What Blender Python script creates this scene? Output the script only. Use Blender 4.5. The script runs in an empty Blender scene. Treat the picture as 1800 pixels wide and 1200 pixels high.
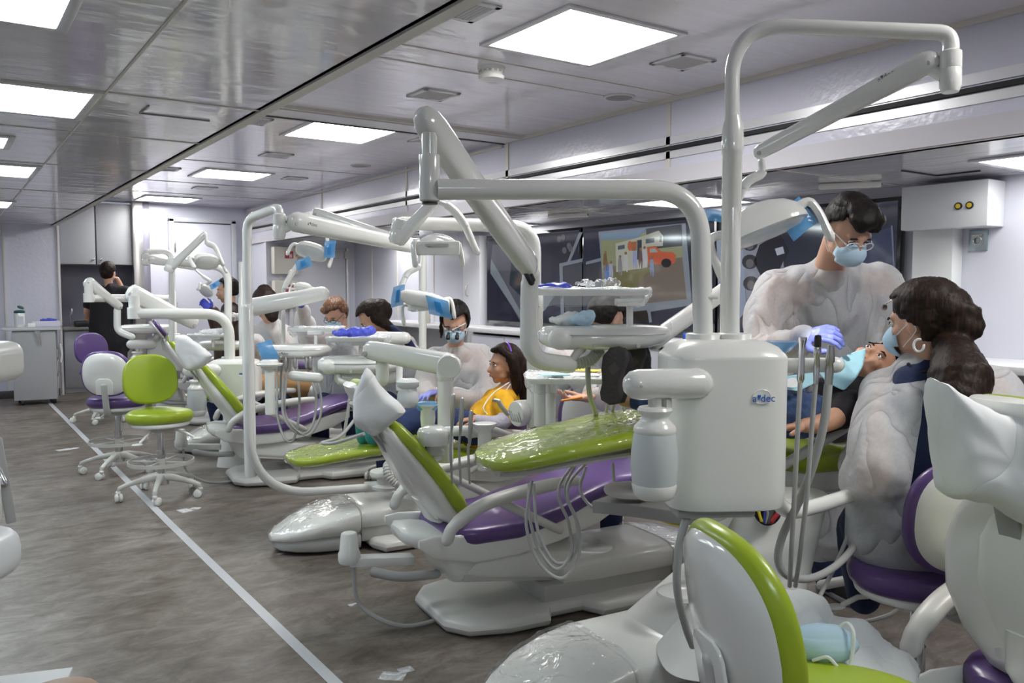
import bpy, bmesh, math, random
from mathutils import Vector, Matrix, noise
random.seed(7)
V = Vector
R = math.radians
SC = bpy.context.scene
COL = SC.collection

# ------------------------------------------------------------------ camera
FPX = 1464.0; YAW = R(34.6); PIT = R(3.6); CH = 1.40
cam = bpy.data.cameras.new('camera'); co = bpy.data.objects.new('camera', cam); COL.objects.link(co)
co.location = (0, 0, CH); co.rotation_euler = (R(90)-PIT, 0, -YAW)
cam.sensor_width = 36; cam.lens = 36*FPX/1800; cam.clip_start = .05; cam.clip_end = 60
SC.camera = co
FW = V((math.sin(YAW)*math.cos(PIT), math.cos(YAW)*math.cos(PIT), -math.sin(PIT)))
RT = V((math.cos(YAW), -math.sin(YAW), 0)); UP = RT.cross(FW)
def P(x, y, d):            # photo pixel + distance into the room -> point
    return V((0, 0, CH)) + (FW + RT*((x-900)/FPX) + UP*((600-y)/FPX))*d
def G(x, y, z=0):          # photo pixel -> point at height z
    r = FW + RT*((x-900)/FPX) + UP*((600-y)/FPX)
    return V((0, 0, CH)) + r*((z-CH)/r.z)
# ------------------------------------------------------------------ world, exposure
w = bpy.data.worlds.new('world'); SC.world = w; w.use_nodes = True
w.node_tree.nodes['Background'].inputs[0].default_value = (.8, .85, 1, 1)
w.node_tree.nodes['Background'].inputs[1].default_value = .25
SC.view_settings.view_transform = 'Standard'; SC.view_settings.look = 'None'
SC.view_settings.exposure = 0.48; SC.view_settings.gamma = 1
LIGHT = 20.0                # strength of the ceiling panels

# ------------------------------------------------------------------ materials
MATS = {}
def ridged(nt, out):        # sharp crease lines from a smooth noise
    s = nt.nodes.new('ShaderNodeMath'); s.operation = 'SUBTRACT'; s.inputs[1].default_value = .5; nt.links.new(out, s.inputs[0])
    a = nt.nodes.new('ShaderNodeMath'); a.operation = 'ABSOLUTE'; nt.links.new(s.outputs[0], a.inputs[0])
    p = nt.nodes.new('ShaderNodeMath'); p.operation = 'POWER'; p.inputs[1].default_value = .6; nt.links.new(a.outputs[0], p.inputs[0]); return p.outputs[0]
def mat(name, col, rough=.5, metal=0, spec=.5, coat=0, bump=None, trans=0, alpha=1, emit=0, sss=0, noise_col=None, sheen=0, ridge=False):
    if name in MATS: return MATS[name]
    m = bpy.data.materials.new(name); m.use_nodes = True; nt = m.node_tree; b = nt.nodes['Principled BSDF']
    b.inputs['Base Color'].default_value = (*col, 1); b.inputs['Roughness'].default_value = rough
    b.inputs['Metallic'].default_value = metal; b.inputs['Specular IOR Level'].default_value = spec
    b.inputs['Coat Weight'].default_value = coat; b.inputs['Coat Roughness'].default_value = .08
    b.inputs['Transmission Weight'].default_value = trans; b.inputs['Alpha'].default_value = alpha
    b.inputs['Sheen Weight'].default_value = sheen
    if sss: b.inputs['Subsurface Weight'].default_value = sss; b.inputs['Subsurface Radius'].default_value = (.01, .004, .002)
    if emit: b.inputs['Emission Color'].default_value = (*col, 1); b.inputs['Emission Strength'].default_value = emit
    tc = nt.nodes.new('ShaderNodeTexCoord')
    def mapped(sc):
        mp = nt.nodes.new('ShaderNodeMapping'); nt.links.new(tc.outputs['Object'], mp.inputs[0]); mp.inputs['Scale'].default_value = sc; return mp
    if bump:                # (scale xyz, strength, distance, detail)
        n = nt.nodes.new('ShaderNodeTexNoise'); n.inputs['Scale'].default_value = 1; n.inputs['Detail'].default_value = bump[3]
        nt.links.new(mapped(bump[0]).outputs[0], n.inputs['Vector'])
        bp = nt.nodes.new('ShaderNodeBump'); bp.inputs['Strength'].default_value = bump[1]; bp.inputs['Distance'].default_value = bump[2]
        nt.links.new(ridged(nt, n.outputs[0]) if ridge else n.outputs[0], bp.inputs['Height']); nt.links.new(bp.outputs[0], b.inputs['Normal'])
    if noise_col:           # (colour2, scale xyz, detail, lo, hi)
        n = nt.nodes.new('ShaderNodeTexNoise'); n.inputs['Scale'].default_value = 1; n.inputs['Detail'].default_value = noise_col[2]
        nt.links.new(mapped(noise_col[1]).outputs[0], n.inputs['Vector'])
        rp = nt.nodes.new('ShaderNodeValToRGB'); rp.color_ramp.elements[0].position = noise_col[3]; rp.color_ramp.elements[1].position = noise_col[4]
        rp.color_ramp.elements[0].color = (*col, 1); rp.color_ramp.elements[1].color = (*noise_col[0], 1)
        nt.links.new(n.outputs[0], rp.inputs[0]); nt.links.new(rp.outputs[0], b.inputs['Base Color'])
    MATS[name] = m; return m
def film(name, tint, opac, rough=.08, bump=((14, 14, 14), .6, .02, 2), transl=0):   # thin plastic film
    m = bpy.data.materials.new(name); m.use_nodes = True; nt = m.node_tree; nt.nodes.clear()
    out = nt.nodes.new('ShaderNodeOutputMaterial'); tr = nt.nodes.new('ShaderNodeBsdfTransparent'); tr.inputs[0].default_value = (*tint, 1)
    if opac < .1: gl = nt.nodes.new('ShaderNodeBsdfGlossy'); gl.inputs['Color'].default_value = (1, 1, 1, 1); gl.inputs['Roughness'].default_value = rough
    else:
        gl = nt.nodes.new('ShaderNodeBsdfPrincipled'); gl.inputs['Base Color'].default_value = (*tint, 1); gl.inputs['Roughness'].default_value = rough; gl.inputs['Specular IOR Level'].default_value = .8
    mx = nt.nodes.new('ShaderNodeMixShader'); fr = nt.nodes.new('ShaderNodeLayerWeight'); fr.inputs[0].default_value = .5; pw_ = nt.nodes.new('ShaderNodeMath'); pw_.operation = 'POWER'; pw_.inputs[1].default_value = 3.5
    ad = nt.nodes.new('ShaderNodeMath'); ad.operation = 'ADD'; ad.use_clamp = True; ad.inputs[1].default_value = opac
    tc = nt.nodes.new('ShaderNodeTexCoord'); mp = nt.nodes.new('ShaderNodeMapping'); mp.inputs['Scale'].default_value = bump[0]
    n = nt.nodes.new('ShaderNodeTexNoise'); n.inputs['Scale'].default_value = 1; n.inputs['Detail'].default_value = bump[3]; n.inputs['Distortion'].default_value = 1.5
    bp = nt.nodes.new('ShaderNodeBump'); bp.inputs['Strength'].default_value = bump[1]; bp.inputs['Distance'].default_value = bump[2]
    L = nt.links.new; L(tc.outputs['Object'], mp.inputs[0]); L(mp.outputs[0], n.inputs['Vector']); L(n.outputs[0], bp.inputs['Height'])
    L(bp.outputs[0], gl.inputs['Normal']); L(bp.outputs[0], fr.inputs['Normal']); L(fr.outputs['Facing'], pw_.inputs[0]); L(pw_.outputs[0], ad.inputs[0]); L(ad.outputs[0], mx.inputs[0])
    L(tr.outputs[0], mx.inputs[1]); L(gl.outputs[0], mx.inputs[2]); L(mx.outputs[0], out.inputs[0]); return m

WHITE = mat('white_plastic', (.82, .82, .785), .28, coat=.3)
WHITE2 = mat('white_gloss', (.83, .83, .80), .16, coat=.6)
GREY = mat('light_grey_plastic', (.50, .50, .48), .4)
LGREY = mat('warm_grey_plastic', (.60, .59, .56), .35)
HOSE = mat('grey_hose', (.42, .42, .41), .35)
GREEN = mat('green_vinyl', (.36, .47, .025), .32, bump=((250, 250, 250), .08, .002, 2), coat=.15)
PURPLE = mat('purple_vinyl', (.105, .055, .20), .32, bump=((250, 250, 250), .08, .002, 2), coat=.15)
CHROME = mat('chrome', (.75, .75, .77), .12, 1)
STEEL = mat('brushed_steel', (.55, .54, .53), .3, 1, bump=((2, 2, 60), .3, .004, 2))
DARK = mat('dark_plastic', (.02, .02, .022), .4)
SLIT = mat('black_rubber', (.008, .01, .01), .6)
PAPER = mat('white_paper', (.80, .81, .82), .85, bump=((7, 7, 7), .5, .02, 2), ridge=True)
COVER = mat('headrest_cover_paper', (.80, .81, .815), .8, bump=((4, 4, 4), .6, .03, 1.5), ridge=True)
BLUEF = mat('blue_barrier_film', (.16, .47, .84), .15, alpha=.62, coat=.5, bump=((30, 30, 30), .5, .01, 2))
BLUED = mat('blue_film_patch', (.03, .25, .62), .2)
CLEAR = film('clear_plastic_film', (.985, .985, .985), .04, .05, ((9, 9, 9), .5, .03, 2))
CLEAR2 = film('clear_tray_film', (.97, .98, .99), .15)
BLADE = mat('grey_bracket', (.36, .36, .35), .35)
def water_mat():
    return mat('frosted_bottle', (.74, .78, .79), .35, trans=.25, coat=.2)
BOTTLE = water_mat()
GOWN = None
def gown_mat(name, opac, col):
    m = bpy.data.materials.new(name); m.use_nodes = True; nt = m.node_tree; nt.nodes.clear(); L = nt.links.new
    out = nt.nodes.new('ShaderNodeOutputMaterial'); tr = nt.nodes.new('ShaderNodeBsdfTransparent')
    df = nt.nodes.new('ShaderNodeBsdfPrincipled'); df.inputs['Base Color'].default_value = (*col, 1); df.inputs['Roughness'].default_value = .75; df.inputs['Sheen Weight'].default_value = .3
    tl = nt.nodes.new('ShaderNodeBsdfTranslucent'); tl.inputs[0].default_value = (*col, 1)
    m1 = nt.nodes.new('ShaderNodeMixShader'); m1.inputs[0].default_value = .25; m2 = nt.nodes.new('ShaderNodeMixShader')
    tc = nt.nodes.new('ShaderNodeTexCoord'); n = nt.nodes.new('ShaderNodeTexNoise'); n.inputs['Scale'].default_value = 6; n.inputs['Detail'].default_value = 1.5; n.inputs['Distortion'].default_value = .8
    n2 = nt.nodes.new('ShaderNodeTexNoise'); n2.inputs['Scale'].default_value = 90; n2.inputs['Detail'].default_value = 3
    bp = nt.nodes.new('ShaderNodeBump'); bp.inputs['Strength'].default_value = .9; bp.inputs['Distance'].default_value = .035
    mr = nt.nodes.new('ShaderNodeMapRange'); mr.inputs[1].default_value = .3; mr.inputs[2].default_value = .7; mr.inputs[3].default_value = opac-.03; mr.inputs[4].default_value = opac+.04
    mp = nt.nodes.new('ShaderNodeMapping'); mp.inputs['Scale'].default_value = (1.3, 1.3, .6); L(tc.outputs['Object'], mp.inputs[0]); L(mp.outputs[0], n.inputs['Vector']); L(tc.outputs['Object'], n2.inputs['Vector']); L(ridged(nt, n.outputs[0]), bp.inputs['Height']); L(bp.outputs[0], df.inputs['Normal'])
    L(n2.outputs[0], mr.inputs[0]); L(mr.outputs[0], m2.inputs[0])
    L(df.outputs[0], m1.inputs[1]); L(tl.outputs[0], m1.inputs[2]); L(tr.outputs[0], m2.inputs[1]); L(m1.outputs[0], m2.inputs[2]); L(m2.outputs[0], out.inputs[0]); return m
GOWN = gown_mat('sheer_white_gown', .70, (.80, .82, .84))
SKIN1 = mat('skin_light', (.62, .36, .25), .5, sss=.08)
SKIN2 = mat('skin_tan', (.50, .27, .17), .5, sss=.08)
SKIN3 = mat('skin_brown', (.20, .10, .06), .5)
HAIRB = mat('hair_black', (.008, .006, .006), .55, spec=.25, bump=((90, 90, 8), .5, .006, 3), noise_col=((.018, .011, .009), (120, 120, 10), 3, .45, .7))
HAIRN = mat('hair_dark_brown', (.012, .006, .004), .55, spec=.25, bump=((90, 90, 8), .5, .006, 3), noise_col=((.04, .018, .010), (120, 120, 10), 3, .45, .75))
HAIRR = mat('hair_auburn', (.10, .04, .018), .4, bump=((90, 90, 8), .8, .01, 3), noise_col=((.22, .10, .045), (120, 120, 10), 3, .4, .7))
NAVY = mat('navy_scrubs', (.012, .025, .085), .75, bump=((14, 14, 14), .5, .02, 3))
BLACKC = mat('black_cloth', (.012, .010, .014), .85, bump=((12, 12, 12), .4, .02, 3))
DENIM = mat('denim', (.022, .05, .13), .8, bump=((20, 20, 20), .6, .02, 3), noise_col=((.05, .10, .22), (30, 30, 30), 3, .4, .7))
MASKM = mat('light_blue_mask', (.48, .66, .80), .75, bump=((6, 6, 70), .5, .004, 1))
GLOVE = mat('blue_nitrile', (.075, .10, .62), .4, bump=((40, 40, 40), .6, .01, 2))
GLOVE2 = mat('periwinkle_nitrile', (.20, .24, .68), .4, bump=((60, 60, 60), .5, .006, 2))
YELLOW = mat('yellow_shirt', (.80, .42, .012), .8, bump=((16, 16, 16), .6, .02, 3))
LILAC = mat('grey_lilac_sleeve', (.42, .40, .47), .8, bump=((30, 30, 30), .6, .01, 2))
EYEW = mat('eye_white', (.75, .73, .70), .2); IRIS = mat('iris_dark', (.02, .012, .01), .1)
LIP = mat('lips', (.45, .16, .13), .45)
RUBBER = mat('shoe_sole', (.045, .038, .036), .6, bump=((90, 90, 90), .6, .004, 0))
TEAL = mat('teal_cloth', (.02, .42, .42), .8); BIB = mat('pale_blue_bib', (.42, .72, .82), .8, bump=((25, 25, 25), .4, .01, 2))

# ------------------------------------------------------------------ mesh kit
def frame_along(d, hint=V((0, 0, 1))):
    d = d.normalized()
    if abs(d.dot(hint)) > .98: hint = V((1, 0, 0)) if abs(d.x) < .9 else V((0, 1, 0))
    a = hint.cross(d).normalized(); return a, d.cross(a)
def fillet(pts, rad, n=8):
    pts = [V(p) for p in pts]; out = [pts[0]]
    for i in range(1, len(pts)-1):
        r = rad[i] if isinstance(rad, (list, tuple)) else rad
        a = pts[i-1]-pts[i]; b = pts[i+1]-pts[i]; r2 = min(r, a.length*.49, b.length*.49)
        if r2 < 1e-4: out.append(pts[i]); continue
        p, q = pts[i]+a.normalized()*r2, pts[i]+b.normalized()*r2
        for k in range(n+1):
            t = k/n; out.append(p*(1-t)**2 + pts[i]*2*t*(1-t) + q*t*t)
    out.append(pts[-1]); return out
def smooth_path(pts, n=6):
    pts = [V(p) for p in pts]; q = [pts[0]*2-pts[1]] + pts + [pts[-1]*2-pts[-2]]; out = []
    for i in range(1, len(q)-2):
        for k in range(n):
            t = k/n; a, b, c, d = q[i-1:i+3]
            out.append(.5*((2*b)+(c-a)*t+(2*a-5*b+4*c-d)*t*t+(3*b-a-3*c+d)*t**3))
    out.append(pts[-1]); return out
class MB:
    def __init__(s): s.b = bmesh.new(); s.sharp = 40
    def loft(s, rings, cap=True, closed=True):
        vs = [[s.b.verts.new(p) for p in r] for r in rings]; n = len(rings[0])
        for i in range(len(vs)-1):
            for k in range(n if closed else n-1):
                k2 = (k+1) % n
                try: s.b.faces.new((vs[i][k], vs[i][k2], vs[i+1][k2], vs[i+1][k]))
                except ValueError: pass
        if cap and closed:
            for r in (vs[0][::-1], vs[-1]):
                try: s.b.faces.new(r)
                except ValueError: pass
        return s
    def tube(s, pts, r, seg=14, round_end=True, flat=(1, 1), hint=V((0, 0, 1)), cap=True):
        pts = [V(p) for p in pts]; n = len(pts); rr = r if isinstance(r, (list, tuple)) else [r]*n
        if len(rr) != n: rr = [rr[0]+(rr[-1]-rr[0])*i/(n-1) for i in range(n)] if len(rr) == 2 else [rr[min(len(rr)-1, int(round(i*(len(rr)-1)/(n-1))))] for i in range(n)]
        P2, R2 = [], []
        if round_end:
            d = (pts[0]-pts[1]).normalized()
            for a in (85, 60, 30): P2.append(pts[0]+d*rr[0]*math.sin(R(a))); R2.append(rr[0]*math.cos(R(a)))
        P2 += pts; R2 += list(rr)
        if round_end:
            d = (pts[-1]-pts[-2]).normalized()
            for a in (30, 60, 85): P2.append(pts[-1]+d*rr[-1]*math.sin(R(a))); R2.append(rr[-1]*math.cos(R(a)))
        rings = []; a = None
        for i, p in enumerate(P2):
            d = (P2[min(i+1, len(P2)-1)]-P2[max(i-1, 0)])
            if d.length < 1e-9: d = V((0, 0, 1))
            d.normalize()
            if a is None: a, b = frame_along(d, hint)
            else:
                a = (a - d*a.dot(d));
                if a.length < 1e-6: a, b = frame_along(d, hint)
                a.normalize(); b = d.cross(a)
            rings.append([p + (a*math.cos(2*math.pi*k/seg)*flat[0] + b*math.sin(2*math.pi*k/seg)*flat[1])*R2[i] for k in range(seg)])
        return s.loft(rings, cap)
    def ell(s, c, r, rot=None, nu=16, nv=12, keep=None):
        c = V(c); rot = rot or Matrix.Identity(3); r = (r, r, r) if isinstance(r, (int, float)) else r; vs = []
        for j in range(nv+1):
            th = math.pi*(j+.001)/(nv+.002)
            vs.append([s.b.verts.new(c + rot @ V((r[0]*math.sin(th)*math.cos(2*math.pi*k/nu), r[1]*math.sin(th)*math.sin(2*math.pi*k/nu), r[2]*math.cos(th)))) for k in range(nu)])
        for j in range(nv):
            for k in range(nu):
                f = (vs[j][k], vs[j+1][k], vs[j+1][(k+1) % nu], vs[j][(k+1) % nu])
                if keep is None or all(keep(rot.inverted() @ (v.co-c)) for v in f): s.b.faces.new(f)
        if keep is None: s.b.faces.new(vs[0]); s.b.faces.new(vs[-1][::-1])
        else:
            for v in [v for v in s.b.verts if not v.link_faces]: s.b.verts.remove(v)
        return s
    def box(s, c, size, rot=None, bev=0, seg=2):
        c = V(c); rot = rot or Matrix.Identity(3); b2 = bmesh.new(); bmesh.ops.create_cube(b2, size=1)
        for v in b2.verts: v.co = V((v.co.x*size[0], v.co.y*size[1], v.co.z*size[2]))
        if bev: bmesh.ops.bevel(b2, geom=b2.edges[:], offset=min(bev, min(size)*.45), segments=seg, profile=.5, affect='EDGES')
        for v in b2.verts: v.co = c + rot @ v.co
        return s.join(b2)
    def join(s, b2):
        mp = {v: s.b.verts.new(v.co) for v in b2.verts}
        for f in b2.faces:
            try: s.b.faces.new([mp[v] for v in f.verts])
            except ValueError: pass
        b2.free(); return s
    def bar(s, a, b, w, t, hint=V((0, 0, 1)), bev=.002):
        a, b = V(a), V(b); d = b-a; x, y = frame_along(d, hint)
        return s.box((a+b)/2, (w, t, d.length), Matrix((x, y, d.normalized())).transposed(), bev)
    def lathe(s, prof, c=(0, 0, 0), ax=V((0, 0, 1)), seg=24, sq=(1, 1), hint=V((0, 1, 0)), cap=True):
        ax = V(ax).normalized(); a, b = frame_along(ax, hint); c = V(c)
        return s.loft([[c + ax*z + (a*math.cos(2*math.pi*k/seg)*sq[0] + b*math.sin(2*math.pi*k/seg)*sq[1])*max(r, 1e-4) for k in range(seg)] for r, z in prof], cap)
    def slab(s, outline, o, ax, ay, t, bev=None, seg=3, zf=None):
        """rounded cushion / plate: outline of 2-D points in the plane (ax, ay) through o, thickness t along ax x ay"""
        ax, ay = V(ax).normalized(), V(ay).normalized(); az = ax.cross(ay); o = V(o); bev = t*.45 if bev is None else bev
        n = len(outline); c = V((sum(p[0] for p in outline)/n, sum(p[1] for p in outline)/n))
        def inset(k):
            out = []
            for i in range(n):
                p0, p1, p2 = V(outline[i-1]), V(outline[i]), V(outline[(i+1) % n])
                e = (p2-p0); nn = V((e.y, -e.x)); nn = nn.normalized() if nn.length > 1e-9 else V((0, 0))
                if nn.dot(p1-c) < 0 and area > 0: pass
                out.append(p1 - nn*k*sg)
            return out
        area = sum(outline[i-1][0]*outline[i][1]-outline[i][0]*outline[i-1][1] for i in range(n)); sg = 1 if area > 0 else -1
        rings = []
        lv = [(bev*(1-math.sin(R(90*k/seg))), -t/2 + bev*(1-math.cos(R(90*k/seg)))) for k in range(seg+1)]
        lv = lv + [(a, -z) for a, z in lv[::-1]]
        for ins, z in lv:
            rings.append([o + ax*p.x + ay*p.y + az*(z + (zf(p.x, p.y) if zf else 0)) for p in inset(ins)])
        return s.loft(rings)
    def obj(s, name, m, parent=None, world=True, smooth=True, mods=None):
        bmesh.ops.recalc_face_normals(s.b, faces=s.b.faces[:])
        if parent is not None and world: s.b.transform(wmat(parent).inverted())
        cut = R(s.sharp)
        for f in s.b.faces: f.smooth = smooth
        for e in s.b.edges:
            if len(e.link_faces) == 2 and e.calc_face_angle(0) > cut: e.smooth = False
        me = bpy.data.meshes.new(name); s.b.to_mesh(me); s.b.free(); me.materials.append(m)
        o = bpy.data.objects.new(name, me); COL.objects.link(o)
        if parent is not None: o.parent = parent
        if mods: bake(o, mods)
        return o
def wmat(o):
    m = o.matrix_basis.copy()
    while o.parent is not None: o = o.parent; m = o.matrix_basis @ m
    return m
BSC = bpy.data.scenes.new('mesh_bake')
def bake_mesh(o):      # evaluate one object alone in a side scene (fast)
    COL.objects.unlink(o); BSC.collection.objects.link(o); vl = BSC.view_layers[0]; vl.update()
    me = bpy.data.meshes.new_from_object(o.evaluated_get(vl.depsgraph)); BSC.collection.objects.unlink(o); COL.objects.link(o); return me
def bake(o, mods):
    for k, kw in mods:
        md = o.modifiers.new(k, k)
        for a, b in kw.items(): setattr(md, a, b)
    par = o.parent; o.parent = None
    me = bake_mesh(o); nm = o.data.name; old = o.data; mats = list(old.materials)
    o.modifiers.clear(); o.data = me; bpy.data.meshes.remove(old); me.name = nm; o.parent = par
    if not me.materials:
        for x in mats: me.materials.append(x)
    for p in me.polygons: p.use_smooth = True
def remesh(v, it=4, f=.5): return [('REMESH', dict(mode='VOXEL', voxel_size=v, use_smooth_shade=True)), ('SMOOTH', dict(iterations=it, factor=f))]
def crumple(o, amp, sc, seed=0, amp2=0):
    me = o.data
    for v in me.vertices:
        p = v.co*sc + V((seed*3.1, seed*1.7, 0)); n = noise.noise_vector(p)
        v.co += n*amp + noise.noise_vector(p*3.3)*amp2
    me.update()
def thing(name, label, cat, loc=(0, 0, 0), rotz=0, group=None):
    o = bpy.data.objects.new(name, None); COL.objects.link(o); o.empty_display_size = .1
    o.matrix_basis = Matrix.Translation(V(loc)) @ Matrix.Rotation(rotz, 4, 'Z')
    return tag(o, label, cat, group)
def tag(o, label, cat, group=None):
    o['label'] = label; o['category'] = cat
    if group: o['group'] = group
    return o
def struct(name, m, ma, **k):
    o = m.obj(name, ma, **k); o['kind'] = 'structure'; return o
def dup(root, loc=None, rotz=None, label=None, group=None):
    def cp(o, par):
        c = o.copy(); COL.objects.link(c)
        if par is not None: c.parent = par
        for ch in o.children: cp(ch, c)
        return c
    r = cp(root, None)
    if loc is not None: r.matrix_basis = Matrix.Translation(V(loc)) @ Matrix.Rotation(rotz or 0, 4, 'Z')
    if label: r['label'] = label
    if group: r['group'] = group
    return r
def text_mesh(txt, size, loc, xdir, up, m, name, parent, ext=.0004, font_shear=0, world=True):
    cu = bpy.data.curves.new('t', 'FONT'); cu.body = txt; cu.size = size; cu.align_x = 'CENTER'; cu.align_y = 'CENTER'; cu.extrude = ext; cu.shear = font_shear
    to = bpy.data.objects.new('t', cu); COL.objects.link(to)
    me = bake_mesh(to); bpy.data.objects.remove(to)
    x = V(xdir).normalized(); z = x.cross(V(up)).normalized(); y = z.cross(x)
    T = Matrix.Translation(V(loc)) @ Matrix((x, y, z)).transposed().to_4x4()
    if parent is not None and world: T = wmat(parent).inverted() @ T
    me.transform(T); me.materials.clear(); me.materials.append(m); o = bpy.data.objects.new(name, me); COL.objects.link(o); o.parent = parent; return o

# ================================================================== THE ROOM
XC, XW, XS = 1.28, 3.85, 5.15      # edge of the low ceiling, upper side wall, slide-out wall
ZL, ZM, ZS = 2.23, 2.60, 2.06      # low ceiling, main ceiling, slide-out ceiling
YF = 12.6                          # far wall
EMIT = bpy.data.materials.new('light_panel_diffuser'); EMIT.use_nodes = True; _nt = EMIT.node_tree; _nt.nodes.clear()
_e = _nt.nodes.new('ShaderNodeEmission'); _e.inputs[0].default_value = (1, .985, .96, 1); _e.inputs[1].default_value = LIGHT
_o = _nt.nodes.new('ShaderNodeOutputMaterial'); _nt.links.new(_e.outputs[0], _o.inputs[0])
EMITL = EMIT.copy(); EMITL.name = 'cool_light_panel_diffuser'; EMITL.node_tree.nodes['Emission'].inputs[0].default_value = (.86, .97, 1, 1)
EMITL.node_tree.nodes['Emission'].inputs[1].default_value = 14
EMITS = EMIT.copy(); EMITS.name = 'slideout_light_diffuser'; EMITS.node_tree.nodes['Emission'].inputs[1].default_value = 9

def floor_mat():
    m = bpy.data.materials.new('mottled_vinyl_floor'); m.use_nodes = True; nt = m.node_tree; b = nt.nodes['Principled BSDF']; L = nt.links.new
    tc = nt.nodes.new('ShaderNodeTexCoord')
    def ns(sc, det, dist=0, ro=.6):
        mp = nt.nodes.new('ShaderNodeMapping'); mp.inputs['Scale'].default_value = sc; n = nt.nodes.new('ShaderNodeTexNoise'); n.inputs['Scale'].default_value = 1
        n.inputs['Detail'].default_value = det; n.inputs['Distortion'].default_value = dist; n.inputs['Roughness'].default_value = ro
        L(tc.outputs['Object'], mp.inputs[0]); L(mp.outputs[0], n.inputs['Vector']); return n
    a = ns((5, 8.5, 1), 10, .5, .74); r = nt.nodes.new('ShaderNodeValToRGB'); e = r.color_ramp.elements
    e[0].position = .30; e[0].color = (.062, .050, .040, 1); e[1].position = .72; e[1].color = (.27, .25, .23, 1)
    k = r.color_ramp.elements.new(.45); k.color = (.135, .112, .092, 1); k = r.color_ramp.elements.new(.58); k.color = (.20, .178, .157, 1)
    L(a.outputs[0], r.inputs[0]); c = ns((1.5, 2.0, 1), 5); mx = nt.nodes.new('ShaderNodeMix'); mx.data_type = 'RGBA'; mx.blend_type = 'MULTIPLY'
    r2 = nt.nodes.new('ShaderNodeValToRGB'); r2.color_ramp.elements[0].position = .35; r2.color_ramp.elements[0].color = (.78, .74, .70, 1); r2.color_ramp.elements[1].position = .65; r2.color_ramp.elements[1].color = (1.1, 1.1, 1.12, 1)
    L(c.outputs[0], r2.inputs[0]); mx.inputs[0].default_value = 1; L(r.outputs[0], mx.inputs[6]); L(r2.outputs[0], mx.inputs[7]); L(mx.outputs[2], b.inputs['Base Color'])
    d = ns((260, 260, 260), 2); bp = nt.nodes.new('ShaderNodeBump'); bp.inputs['Strength'].default_value = .15; bp.inputs['Distance'].default_value = .003
    L(d.outputs[0], bp.inputs['Height']); L(bp.outputs[0], b.inputs['Normal']); b.inputs['Roughness'].default_value = .38; b.inputs['Specular IOR Level'].default_value = .4; return m
FLOOR = floor_mat()
CEIL = mat('glossy_ceiling_panel', (.84, .83, .90), .09, spec=.5, coat=.35, bump=((1.6, 7, 1), .22, .03, 3))
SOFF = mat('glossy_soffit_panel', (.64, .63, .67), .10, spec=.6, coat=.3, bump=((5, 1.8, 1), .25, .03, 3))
WALL = mat('white_wall_panel', (.66, .665, .77), .22, coat=.25, bump=((26, 26, 26), .22, .01, 2))
WALL2 = mat('plain_white_wall', (.61, .62, .70), .35)
GWALL = mat('grey_wall_shade', (.34, .34, .38), .35)
TRIM = mat('cream_trim', (.66, .63, .58), .5)
CAB = mat('grey_laminate', (.40, .41, .43), .45)
ALU = mat('white_metal_frame', (.72, .72, .74), .3, .3)

m = MB(); m.box((2, 5, -.05), (8, 17, .1)); struct('floor', m, FLOOR)
m = MB(); m.box(((XC-1.6)/2, 4.8, ZL+.05), (XC+1.6, 15.6, .1)); struct('ceiling_low', m, CEIL)
m = MB(); m.box(((XC+XW)/2-.05, 4.8, ZM+.05), (XW-XC+.1, 15.8, .1)); struct('ceiling_main', m, CEIL)
m = MB(); m.box((XC-.01, 4.8, (ZL+ZM)/2), (.04, 15.6, ZM-ZL+.0)); struct('wall_step', m, WALL)
m = MB(); m.box(((XW+XS)/2+.03, 4.8, ZS+.05), (XS-XW+.14, 15.6, .1)); struct('ceiling_slideout', m, SOFF)
m = MB(); m.box((XW+.03, 4.8, (ZS+ZM)/2), (.06, 15.6, ZM-ZS)); struct('wall_upper_right', m, WALL)
m = MB(); m.box((XS+.05, 4.5, ZS/2), (.1, 15, ZS)); struct('wall_right', m, WALL2)
m = MB(); m.box((-1.65, 4.8, 1.15), (.1, 15.6, 2.3)); struct('wall_left', m, WALL2)
m = MB(); m.box((1.8, -2.95, 1.3), (7, .1, 2.7)); struct('wall_back', m, WALL2)
m = MB(); m.box(((2.45+XW)/2, YF+.05, 1.3), (XW-2.45+.1, .1, 2.6)); m.box((-.15, 12.45, ZL/2), (3.0, .1, ZL)); struct('wall_far', m, WALL)
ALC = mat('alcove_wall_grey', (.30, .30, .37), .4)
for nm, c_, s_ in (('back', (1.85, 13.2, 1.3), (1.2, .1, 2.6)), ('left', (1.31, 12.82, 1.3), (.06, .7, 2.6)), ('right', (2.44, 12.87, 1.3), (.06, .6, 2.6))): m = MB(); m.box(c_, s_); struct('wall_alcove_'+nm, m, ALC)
m = MB(); m.box((4.5, 11.65, ZS/2), (1.36, .1, ZS)); struct('wall_slideout_end', m, WALL2)
m = MB(); m.box((XW+.03, 12.1, ZS/2), (.06, 1.0, ZS)); struct('wall_return', m, WALL2)
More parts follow.
